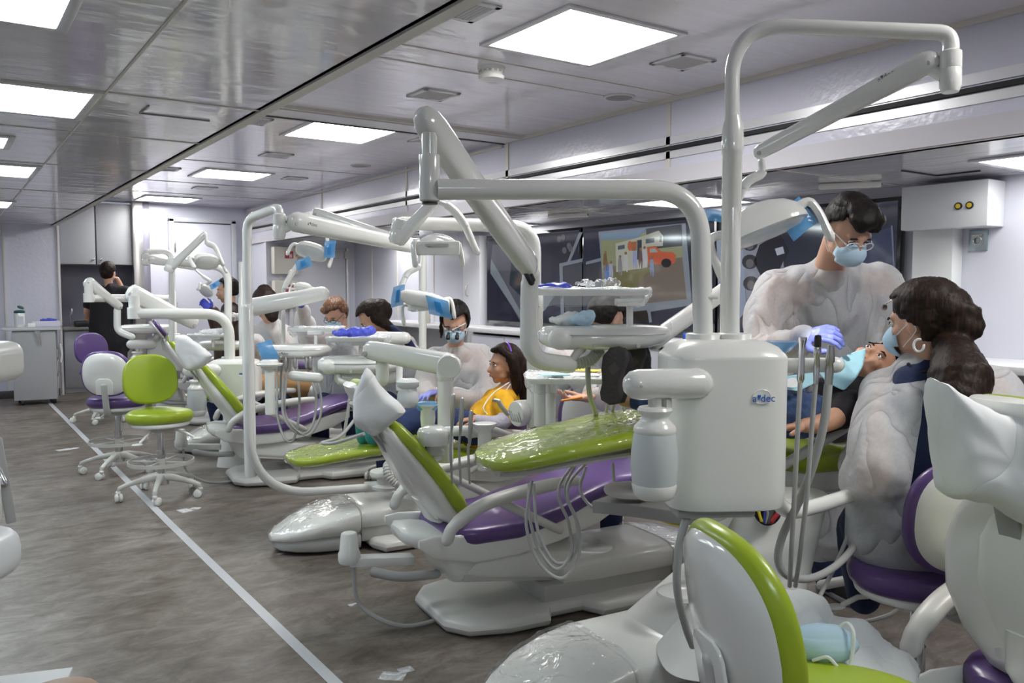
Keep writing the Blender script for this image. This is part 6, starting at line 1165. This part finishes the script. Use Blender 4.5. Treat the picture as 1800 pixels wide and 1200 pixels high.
limb(m, [sl, P(1548, 765, 2.62), el+V((0, 0, .01)), P(1512, 830, 2.7), wl], [.09, .088, .085, .07, .05], 18); limb(m, [sr, P(1762, 780, 2.5), P(1745, 850, 2.6)], [.09, .09, .08], 18)
limb(m, [P(1590, 900, 2.72), P(1560, 930, 2.9), P(1575, 985, 2.95)], [.15, .14, .10], 18)
g = m.obj('gown', GOWN, pw, mods=remesh(.013, 4)); folds(g, .022, 6, 5); band0, band1 = P(1608, 700, 2.4), P(1655, 700, 2.4)
def backgap(p):
    v = p-V((0, 0, CH)); dd = v.dot(FW); px = 900+FPX*v.dot(RT)/dd; py = 600-FPX*v.dot(UP)/dd; half = 9+max(0, (py-690))*.12
    return dd < 2.66 and abs(px-(1634-(py-700)*.03)) < half and 655 < py < 900
cut(g, lambda p: backgap(p))

# ---- child lying in the nearest reclined chair
f, u, r = basis(Z*.72-FH*.62-RT*.12, RT*.8+Z*.5+FH*.1); c = P(1530, 640, 3.06); nb = P(1496, 682, 3.06)
pb = person('child lying back under a pale blue bib in black shirt and jeans', P(1450, 740, 3.0))
m = MB(); head_prims(m, c, f, u, r, .88, nb, .045); ch = P(1470, 712, 3.04); wa = P(1385, 722, 2.92)
m.tube([nb, ch, wa], [.07, .11, .10], 18, flat=(1.2, .8)); sh = P(1490, 712, 2.86)
m.tube([sh, P(1480, 700, 3.2)], [.045, .045]); wr = P(1412, 748, 2.74); limb(m, [sh, P(1470, 733, 2.80), P(1440, 745, 2.76), wr], [.042, .036, .033, .024])
fl, fr_ = P(1100, 698, 2.86), P(1130, 688, 3.02)
for ft, k in ((fl, -1), (fr_, 1)): limb(m, [wa+FH*.07*k, (wa+ft)/2+Z*.04+FH*.05*k, ft], [.07, .055, .035])
body = m.obj('body', SKIN2, pb, mods=remesh(.007, 3)); face(pb, c, f, u, r, .88, lips=True)
hair_cap(pb, c, f, u, r, .90, HAIRB, line=.062, side=-.01, back=-.05)
m = MB(); m.tube([P(1494, 690, 3.05), ch, P(1420, 716, 2.98), P(1385, 724, 2.94)], [.085, .13, .12, .115], 20, flat=(1.15, .8)); limb(m, [sh, P(1474, 728, 2.82)], [.058, .05]); s_ = m.obj('black_shirt', BLACKC, pb, mods=remesh(.010, 3)); folds(s_, .008, 12, 2)
m = MB()
for x, y in ((1398, 690), (1418, 705), (1395, 712), (1424, 683)):
    q = P(x, y, 2.80); m.ell(q, (.014, .004, .014), Matrix((RT, FH, Z)).transposed())
m.obj('shirt_print', mat('print_grey', (.20, .19, .20), .8), pb)
m = MB(); m.tube([P(1400, 724, 2.93), P(1360, 722, 2.9)], [.115, .10], 18, flat=(1.15, .8))
for ft, k in ((fl, -1), (fr_, 1)): limb(m, [wa+FH*.07*k, (wa+ft)/2+Z*.04+FH*.05*k, ft+RT*.04], [.09, .075, .05])
s_ = m.obj('jeans', DENIM, pb, mods=remesh(.010, 3)); folds(s_, .008, 12, 4)
hand(wr, P(1375, 752, 2.72)-wr, V((0, 0, -1))-FH*.25, .86, 18, SKIN2, 'hand', pb, thumb=1)
for ft, hpx, dd, an in ((P(1080, 660, 2.80), 108, 2.72, .05), (P(1116, 645, 3.0), 86, 2.98, .2)):
    up_ = (Z+RT*.12+FH*an*.0).normalized(); n_ = (-FH*.80-RT*.55+Z*.02).normalized(); n_ = (n_-up_*n_.dot(up_)).normalized(); sd = up_.cross(n_).normalized(); L_ = hpx*dd/FPX
    out = [(x*L_, y_*L_) for x, y_ in ((-.17, -.44), (0, -.5), (.15, -.45), (.19, -.3), (.14, -.05), (.18, .15), (.22, .3), (.17, .44), (.04, .5), (-.12, .46), (-.24, .3), (-.24, .08), (-.19, -.15), (-.21, -.32))]
    cc_ = ft; m = MB(); m.sharp = 60; m.slab(out, cc_, sd, up_, .024, .005); m.obj('shoe_sole', RUBBER, pb)
    m = MB(); m.sharp = 60; nn_ = sd.cross(up_); nn_ = -nn_ if nn_.dot(n_) > 0 else nn_
    m.loft([[cc_+sd*x*k1+up_*(y_*k1+o_)+nn_*z for x, y_ in out] for k1, o_, z in ((.95, 0, .008), (.96, 0, .03), (.88, -.05*L_, .055), (.62, -.18*L_, .085), (.45, -.26*L_, .12))]); m.obj('shoe_upper', BLACKC, pb)
    m = MB(); m.box(cc_-nn_*.0125+up_*L_*.12, (L_*.16, L_*.16, .002), Matrix((sd, up_, nn_)).transposed() @ Matrix.Rotation(.78, 3, 'Z')); m.obj('tread_mark', mat('tread', (.075, .066, .062), .6), pb)
def cloth(label, pts, ma, name, cat, thick=.0015, amp=.006, seed=1, cut_=4):
    m = MB(); q = [P(*p) for p in pts]; vs = [m.b.verts.new(p) for p in q]; m.b.faces.new(vs); bmesh.ops.triangulate(m.b, faces=m.b.faces[:]); bmesh.ops.subdivide_edges(m.b, edges=m.b.edges[:], cuts=cut_, use_grid_fill=True)
    o = m.obj(name, ma, mods=[('SUBSURF', dict(levels=1, render_levels=1)), ('SOLIDIFY', dict(thickness=thick))]); crumple(o, amp, 9, seed, amp*.3); return tag(o, label, cat)
cloth('pale blue paper bib standing up over the lying child\'s chin', [(1524, 609, 2.93), (1518, 640, 2.92), (1507, 662, 2.90), (1484, 688, 2.86), (1452, 672, 2.84), (1438, 655, 2.84), (1462, 637, 2.90), (1482, 628, 2.94)], BIB, 'patient_bib', 'bib')
cloth('pale blue napkin with white paper, spread beside the tank\'s holder bar', [(1372, 662, 2.75), (1440, 655, 2.8), (1432, 674, 2.78), (1402, 686, 2.74), (1372, 682, 2.72)], BIB, 'blue_napkin', 'napkin', seed=3)
cloth('white paper sheet on the blue napkin by the holder bar', [(1374, 672, 2.70), (1392, 664, 2.72), (1412, 668, 2.72), (1400, 682, 2.70), (1374, 680, 2.69)], PAPER, 'white_paper', 'paper', seed=4, amp=.002)
m = MB(); m.lathe([(.015, 0), (.035, .01), (.05, .03), (.052, .035)], P(1372, 620, 2.5), Z, 24); t = tag(m.obj('cup_cover', BLUEF), 'blue film covering a bowl at the right edge of the largest tank', 'film cover')
sp = bpy.data.lights.new('lamp_beam', 'SPOT'); so = bpy.data.objects.new('lamp_beam', sp); COL.objects.link(so); so.parent = LC_; lp = P(1345, 408, 2.5); so.location = LC_.matrix_basis.inverted() @ lp
so.rotation_euler = (P(1462, 605, 2.92)-lp).to_track_quat('-Z', 'Y').to_euler(); sp.energy = 34; sp.spot_size = R(19); sp.spot_blend = .5; sp.shadow_soft_size = .02; sp.color = (1, .98, .95)

# ---- seated person with loupes
f, u, r = basis(-FH*.82-RT*.08-Z*.50); c = P(800, 566, 5.2); nb = P(800, 612, 5.32)
p2 = person('seated person in white gown wearing magnifying loupes and a blue mask', P(800, 760, 5.5)); sl, sr = P(768, 632, 5.42), P(846, 630, 5.42); hip = P(805, 740, 5.5)
m = MB(); head_prims(m, c, f, u, r, 1.0, nb); m.tube([nb-Z*.03, P(806, 660, 5.42), hip], [.05, .12, .13], 18, flat=(1.15, .75), hint=FH); m.tube([sl, sr], .06)
wl = P(762, 690, 5.05); wr = P(788, 692, 5.1); limb(m, [sl, P(748, 690, 5.35), P(752, 698, 5.2), wl], [.055, .045, .04, .028]); limb(m, [sr, P(858, 690, 5.3), P(820, 700, 5.2), wr], [.055, .045, .04, .028])
m.obj('body', SKIN1, p2, mods=remesh(.010, 3)); face(p2, c, f, u, r, lips=False); mask(p2, c, f, u, r); glasses(p2, c, f, u, r, 1, STEEL, False)
for k in (-1, 1): m = MB(); m.lathe([(.008, 0), (.009, .02), (.013, .022), (.013, .045), (.009, .047)], c+r*.028*k-u*.012+f*.10, (f-u*.4), 14); m.obj('loupe', DARK, p2)
m = MB(); m.tube([c-r*.0+u*.012+f*.105, c-r*.075+u*.03+f*.06], .004, 8); m.obj('loupe_cable', PAPER, p2)
hair_cap(p2, c, f, u, r, 1.04, HAIRB, line=.045, side=-.085, back=-.10, grow=1.04, extra=[('t', [c+r*.075+u*.03, c+r*.092-u*.05, c+r*.10-u*.12], (.02, .016, .008)), ('e', (0, -.06, .03), (.08, .08, .08))])
m = MB(); m.tube([nb-Z*.0, nb-Z*.04], [.068, .08]); m.tube([P(802, 622, 5.36), P(806, 660, 5.42), P(808, 720, 5.5)], [.10, .20, .22], 24, flat=(1.1, .7), hint=FH); m.tube([sl, P(806, 622, 5.4), sr], [.085, .08, .085]); limb(m, [sl, P(750, 680, 5.35), P(752, 698, 5.22), P(768, 694, 5.12)], [.09, .085, .075, .04]); limb(m, [sr, P(860, 680, 5.3), P(830, 702, 5.2), P(797, 694, 5.12)], [.09, .09, .08, .045])
g = m.obj('gown', GOWN, p2, mods=remesh(.016, 4)); folds(g, .024, 6, 7)
m = MB(); m.tube([P(800, 632, 5.36), P(806, 665, 5.4), hip], [.06, .14, .17], 20, flat=(1.1, .7), hint=FH); m.obj('scrubs', NAVY, p2, mods=remesh(.014, 2))
hand(wl, P(735, 698, 4.9)-wl, V((0, 0, -1))-FH*.3, 1.05, 14, GLOVE2, 'gloved_hand', p2, vox=.005, thumb=-1, spread=14); hand(wr, P(764, 692, 4.98)-wr, V((0, 0, -1)), .95, 35, SKIN1, 'hand', p2, vox=.005)

# ---- girl in yellow
f, u, r = basis(-RT*.90-FH*.36-Z*.02, Z+RT*.12); c = P(886, 640, 4.86); nb = P(898, 676, 4.9)
pg = person('child in yellow shirt with purple headband sitting in the dental chair', P(860, 760, 4.9)); sl, sr = P(884, 705, 4.74), P(905, 700, 5.02); hip = P(838, 752, 4.85)
m = MB(); head_prims(m, c, f, u, r, .92, nb, .042); m.tube([nb, P(888, 705, 4.9), hip], [.07, .11, .11], 18, flat=(1.1, .8)); m.tube([sl, sr], .05)
wl = P(836, 736, 4.62); limb(m, [sl, P(892, 735, 4.66), P(872, 742, 4.64), wl], [.045, .04, .036, .026]); limb(m, [sr, P(878, 730, 5.05), P(838, 728, 5.0)], [.045, .036, .026])
for k in (-1, 1): limb(m, [hip-FH*.07*k, P(745+8*k, 735, 4.72-.05*k), P(668+8*k, 762, 4.55-.05*k)], [.08, .06, .04])
m.obj('body', SKIN2, pg, mods=remesh(.008, 3)); face(pg, c, f, u, r, .92, brow=HAIRN)
hair_cap(pg, c, f, u, r, .94, HAIRN, line=.058, side=-.03, back=-.12, grow=1.03, extra=[('t', [c-f*.06+u*.05, c-f*.10-u*.04, c-f*.12-u*.14, c-f*.10-u*.24], (.06, .07, .065, .04), (1, .9)), ('t', [c-r*.075+u*.05-f*.02, c-r*.085-u*.03-f*.035, c-r*.075-u*.12-f*.05, c-r*.06-u*.18-f*.05], (.035, .032, .03, .014)), ('t', [c+r*.075+u*.05-f*.02, c+r*.08-u*.05-f*.04, c+r*.07-u*.14-f*.06], (.03, .03, .02)), ('t', [c+f*.07+u*.085, c+f*.04+u*.10-r*.04, c-f*.01+u*.05-r*.08], (.016, .03, .02))])
m = MB(); m.tube([c-f*.015+(r*math.cos(a)*.092+u*(.022+math.sin(a)*.108))*.98 for a in [R(-20+k*220/16) for k in range(17)]], .0065, 8, flat=(1, 1)); m.obj('headband', mat('purple_band', (.16, .06, .42), .3), pg)
m = MB(); m.tube([P(895, 684, 4.9), P(885, 706, 4.9), P(862, 732, 4.87), P(845, 750, 4.85)], [.075, .14, .145, .14], 20, flat=(1.1, .8)); m.tube([sl, sr], .062); limb(m, [sl, P(894, 728, 4.67)], [.068, .055]); limb(m, [sr, P(882, 725, 5.05)], [.065, .05])
s_ = m.obj('yellow_shirt', YELLOW, pg, mods=remesh(.010, 3)); folds(s_, .010, 12, 3)
m = MB(); limb(m, [P(893, 725, 4.67), P(884, 740, 4.65), P(868, 744, 4.64), P(838, 738, 4.62)], [.045, .048, .045, .032]); m.obj('sleeve', LILAC, pg, mods=remesh(.009, 2)); m = MB(); limb(m, [P(880, 725, 5.05), P(842, 728, 5.0)], [.045, .032]); m.obj('sleeve', LILAC, pg, mods=remesh(.009, 2))
m = MB(); m.tube([P(853, 748, 4.86), P(835, 752, 4.84)], [.125, .12], 18, flat=(1.1, .8))
for k in (-1, 1): limb(m, [hip-FH*.07*k, P(745+8*k, 735, 4.72-.05*k), P(676+8*k, 760, 4.55-.05*k)], [.095, .078, .055])
s_ = m.obj('jeans', mat('navy_jeans', (.012, .03, .10), .8), pg, mods=remesh(.011, 3)); folds(s_, .008, 12, 3)
hand(wl, P(815, 738, 4.6)-wl, V((0, 0, -1)), .8, 25, SKIN2, 'hand', pg, vox=.005)
m = MB(); m.tube(smooth_path([P(895, 672, 4.80), P(868, 690, 4.76), P(850, 715, 4.72), P(858, 730, 4.72)], 6), .0035, 8); m.tube(smooth_path([P(897, 675, 4.78), P(880, 700, 4.74)], 4), .003, 8); m.obj('bib_cord', PAPER, pg)
for k in (-1, 1):
    m = MB(); q = P(662+8*k, 764, 4.52-.05*k); m.tube([q+RT*.05, q-RT*.05+Z*.0], [.045, .038], 14); m.tube([q-Z*.02-RT*.05, q+Z*.06-RT*.06], .034, 12); m.obj('shoe', mat('teal_shoe', (.02, .22, .20), .6), pg)

# ---- person bending with long hair, person with raised hand, and those further off
def seated(label, hc, d, f, u, s, hm, nbp, shl, shr, hipp, arms, gown=True, navy=True, mask_=True, gl=False, hairx=(), skin=SKIN1, line=.05, side=-.03, top=None, glove=None, grow=1.03, gseed=1, raise_=None, vox=.012, open_=None):
    f, u, r = basis(f, u); c = P(*hc, d); nb = P(*nbp); sl, sr, hip = P(*shl), P(*shr), P(*hipp); t = person(label, (hip.x, hip.y, max(0, hip.z-.5)))
    m = MB(); head_prims(m, c, f, u, r, s, nb); mid = (sl+sr)/2; m.tube([nb-Z*.03, mid-Z*.08, hip], [.05, .11, .13], 16, flat=(1.15, .75), hint=FH); m.tube([sl, sr], .055)
    for a in arms: limb(m, [P(*q) for q in a], [.055, .045, .04, .028][:len(a)] if len(a) > 2 else [.05, .03])
    m.obj('body', skin, t, mods=remesh(vox, 2)); 
    face(t, c, f, u, r, s, lips=not mask_, brow=hm); hair_cap(t, c, f, u, r, s*1.02, hm, line=line, side=side, grow=grow, extra=[e(c, f, u, r) if callable(e) else e for e in hairx])
    if mask_: mask(t, c, f, u, r, s, False)
    if gl: glasses(t, c, f, u, r, s, DARK, False)
    m = MB(); m.tube([nb+Z*.0, nb-Z*.04], [.066, .08]); m.tube([nb-Z*.03, mid-Z*.08, (mid+hip)/2, hip-Z*.05], [.095, .18, .19, .20] if gown else [.09, .16, .16, .16], 20, flat=(1.15, .72), hint=FH); m.tube([sl, mid, sr], [.082, .08, .082])
    for a in arms: q = [P(*k) for k in a]; q[-1] = q[-1]+(q[-2]-q[-1]).normalized()*.03; limb(m, q, [.088, .08, .072, .042][:len(a)] if len(a) > 2 else [.08, .045])
    g = m.obj('gown' if gown else 'top', GOWN if gown else top, t, mods=remesh(.018, 3)); folds(g, .022 if gown else .01, 6, gseed)
    fl_ = V((hip.x, hip.y, 0))-FH*.12; m = MB()
    for k in (-1, 1): limb(m, [hip+RT*.09*k-Z*.03, hip-FH*.26+RT*.12*k-Z*.06, fl_+RT*.13*k+Z*.06], [.10, .085, .06]); m.ell(fl_+RT*.13*k-FH*.05+Z*.04, (.045, .11, .04), M3(RT, FH, Z))
    m.obj('trousers', NAVY, t, mods=remesh(.016, 2))
    if gown: m = MB(); m.tube([nb-Z*.05, mid-Z*.08, hip], [.06, .14, .16], 18, flat=(1.15, .72), hint=FH); m.obj('scrubs', NAVY, t, mods=remesh(.016, 2))
    return t, c, f, u, r
t, c, f, u, r = seated('person with long brown ponytail bending over, white gown open over navy', (655, 560), 5.9, -RT*.75-FH*.15-Z*.65, Z-RT*.4, 1.0, HAIRN, (682, 592, 5.95), (672, 612, 5.8), (712, 608, 6.15), (712, 700, 6.1), [[(672, 612, 5.8), (655, 650, 5.65), (640, 668, 5.7), (618, 672, 5.8)]], mask_=False, gseed=3,
    hairx=[('e', (0, -.07, .01), (.09, .09, .09)), lambda c, f, u, r: ('t', [P(662, 558, 5.85), P(682, 572, 5.82), P(705, 590, 5.85), P(722, 615, 5.9)], (.05, .035, .025, .012))])
m = MB(); m.tube(smooth_path([P(690, 575, 5.8), P(712, 592, 5.78), P(728, 615, 5.82), P(734, 632, 5.88)], 5), [.018, .022, .018], 10); m.obj('navy_edge', NAVY, t)
t, c, f, u, r = seated('person with auburn hair, glasses and mask, one gloved hand raised to the lamp', (590, 552), 6.5, -RT*.35-FH*.75-Z*.55, Z, 1.0, HAIRR, (602, 588, 6.6), (560, 598, 6.65), (632, 600, 6.65), (600, 700, 6.75), [[(560, 598, 6.65), (545, 590, 6.5), (535, 565, 6.3), (529, 535, 6.1)], [(632, 600, 6.65), (640, 650, 6.5), (610, 665, 6.3)]], gl=True, gseed=8, hairx=[('e', (0, -.02, .08), (.08, .085, .05)), ('e', (.03, .05, .075), (.045, .04, .03))])
hand(P(529, 532, 6.05), Z*.9+RT*.1-FH*.25, -FH-RT*.3, 1.0, 30, GLOVE, 'gloved_hand', t, vox=.006)
t, c, f, u, r = seated('person with long straight dark hair and white gown, facing away', (464, 534), 7.0, -RT*.55+FH*.6-Z*.45, Z, 1.02, HAIRN, (476, 570, 7.05), (452, 590, 7.2), (500, 585, 6.95), (478, 690, 7.1), [[(452, 590, 7.1), (450, 625, 6.95), (452, 598, 6.75)], [(500, 585, 6.95), (508, 620, 6.9), (480, 625, 7.1)]], mask_=False, gseed=4, hairx=[('e', (0, -.06, .0), (.09, .09, .11)), lambda c, f, u, r: ('t', [c+u*.08-f*.06, c-u*.06-f*.09, c-u*.16-f*.08], (.07, .085, .05))], open_=1)
t, c, f, u, r = seated('person in brown leather jacket with hair in a bun, blue glove raised', (399, 510), 8.3, -RT*.92-FH*.2-Z*.12, Z, 1.0, HAIRB, (404, 540, 8.3), (396, 562, 8.15), (418, 560, 8.55), (410, 660, 8.4), [[(396, 562, 8.15), (388, 585, 8.1), (372, 545, 8.0)]], gown=False, top=mat('brown_leather', (.045, .022, .015), .4, bump=((20, 20, 20), .4, .01, 2)), mask_=False, hairx=[('e', (0, -.125, -.0), (.035, .035, .035)), ('e', (0, -.05, .02), (.08, .08, .08))], line=.055)
hand(P(371, 547, 7.98), Z*.6-RT*.5, -FH, 1.05, 40, GLOVE, 'gloved_hand', t, vox=.008)
m = MB(); m.tube([P(404, 545, 8.16), P(399, 549, 8.1)], .012); m.obj('jacket_badge', PAPER, t)
t, c, f, u, r = seated('short dark-haired person bent over behind the foreground delivery head', (1066, 562), 4.3, RT*.60+FH*.5-Z*.5, Z, 1.02, HAIRB, (1035, 590, 4.42), (985, 628, 4.5), (1072, 625, 4.75), (1030, 750, 4.7), [[(985, 628, 4.45), (1075, 700, 4.35), (1052, 690, 4.2), (1032, 698, 4.1)], [(1072, 625, 4.75), (1120, 700, 4.6), (1150, 670, 4.5)]], mask_=True, gseed=6, line=.05, side=-.0, grow=1.02, vox=.009, hairx=[('e', (0, .0, .075), (.075, .09, .045))])
hand(P(1033, 698, 4.1), -RT*.9-Z*.05-FH*.1, V((0, 0, 1)), 1.0, 25, SKIN1, 'hand', t, vox=.005)
m = MB(); m.tube([P(988, 704, 4.02), P(1022, 698, 4.04)], .006, 10); tag(m.obj('orange_pencil', mat('orange', (.80, .28, .02), .4)), 'orange stick held in a hand left of the child\'s shoes', 'pencil')
# standing at the sink, back turned
t = person('standing person in black seen from behind at the alcove sink', (1.66, 11.3, 0)); f, u, r = basis(FH+RT*.1, Z); c = P(191, 478, 10.6); base = V((c.x, c.y+.05, 0))
m = MB(); head_prims(m, c, f, u, r, 1.0, c-Z*.2); sl, sr = P(168, 512, 10.7), P(218, 512, 10.7); m.tube([c-Z*.22, base+Z*1.35, base+Z*.95], [.05, .14, .15], 18, flat=(1.2, .8), hint=FH); m.tube([sl, sr], .06)
limb(m, [sl, P(153, 545, 10.7), P(158, 560, 10.9)], [.055, .045, .03]); limb(m, [sr, P(226, 530, 10.8), P(206, 490, 10.7)], [.055, .045, .03])
for k in (-1, 1): limb(m, [base+RT*.09*k+Z*.9, base+RT*.1*k+Z*.5, base+RT*.1*k+Z*.05], [.09, .065, .045])
m.obj('body', SKIN1, t, mods=remesh(.012, 2)); hair_cap(t, c, f, u, r, 1.03, HAIRN, line=.04, side=-.03, back=-.085, grow=1.04, extra=[('e', (0, -.04, -.02), (.078, .08, .07)), ('e', (0, -.1, -.01), (.045, .04, .045))]); face(t, c, f, u, r)
m = MB(); m.tube([c-Z*.22, base+Z*1.42, base+Z*1.2, base+Z*.95, base+Z*.72], [.10, .18, .20, .215, .23], 22, flat=(1.1, .75), hint=FH); m.tube([sl, c-Z*.24, sr], [.08, .07, .08]); limb(m, [sl, P(157, 535, 10.7)], [.085, .075]); limb(m, [sr, P(226, 528, 10.8)], [.085, .075]); s_ = m.obj('black_tunic', BLACKC, t, mods=remesh(.016, 3)); folds(s_, .012, 8, 3)
m = MB()
for k in (-1, 1): limb(m, [base+RT*.09*k+Z*.85, base+RT*.11*k+Z*.45, base+RT*.11*k+Z*.06], [.125, .10, .08]); m.ell(base+RT*.11*k+Z*.045+f*.05, (.05, .12, .045), M3(r, f, u))
m.obj('trousers', BLACKC, t, mods=remesh(.016, 2))
# patient in tan trousers
t = person('lying patient in tan trousers under a teal cloth, beyond the purple seat', P(500, 700, 7.2)); m = MB(); q0, q1, q2, q3 = P(440, 682, 6.9), P(500, 676, 7.0), P(562, 680, 7.05), P(600, 662, 7.1)
f, u, r = basis(Z*.7-FH*.5, RT+Z*.4); c = P(632, 640, 7.15); head_prims(m, c, f, u, r, .95, P(612, 655, 7.12)); m.tube([q2, q3, P(612, 655, 7.12)], [.13, .13, .08], 16, flat=(1.1, .7)); limb(m, [q0-RT*.25, q0, q1, q2], [.04, .05, .07, .08]); wr = P(572, 676, 6.8); limb(m, [P(596, 662, 6.85), P(588, 672, 6.8), wr], [.045, .04, .03])
m.obj('body', SKIN3, t, mods=remesh(.012, 2)); face(t, c, f, u, r, .95); hair_cap(t, c, f, u, r, .98, HAIRB)
m = MB(); limb(m, [q0-RT*.1-FH*.08, q0-FH*.08, q1-FH*.08+Z*.02, q2], [.07, .09, .10, .12]); limb(m, [q0-RT*.1+FH*.1, q0+FH*.1, q1+FH*.1, q2], [.07, .09, .10, .12]); s_ = m.obj('tan_trousers', mat('tan_cotton', (.42, .24, .10), .85), t, mods=remesh(.014, 2)); folds(s_, .015, 10, 2)
m = MB(); m.tube([q2, q3, P(610, 655, 7.12)], [.145, .15, .09], 16, flat=(1.1, .7)); limb(m, [P(596, 662, 6.85), P(586, 672, 6.8)], [.06, .055]); m.obj('white_shirt', PAPER, t, mods=remesh(.014, 2))
hand(wr, P(562, 680, 6.75)-wr, V((0, 0, -1)), .95, 25, SKIN3, 'hand', t, vox=.008)
cloth('teal cloth over the chest of the patient in tan trousers', [(560, 662, 6.85), (568, 650, 6.9), (584, 648, 6.95), (598, 655, 6.95), (592, 668, 6.8), (570, 672, 6.75)], TEAL, 'teal_cloth', 'cloth')
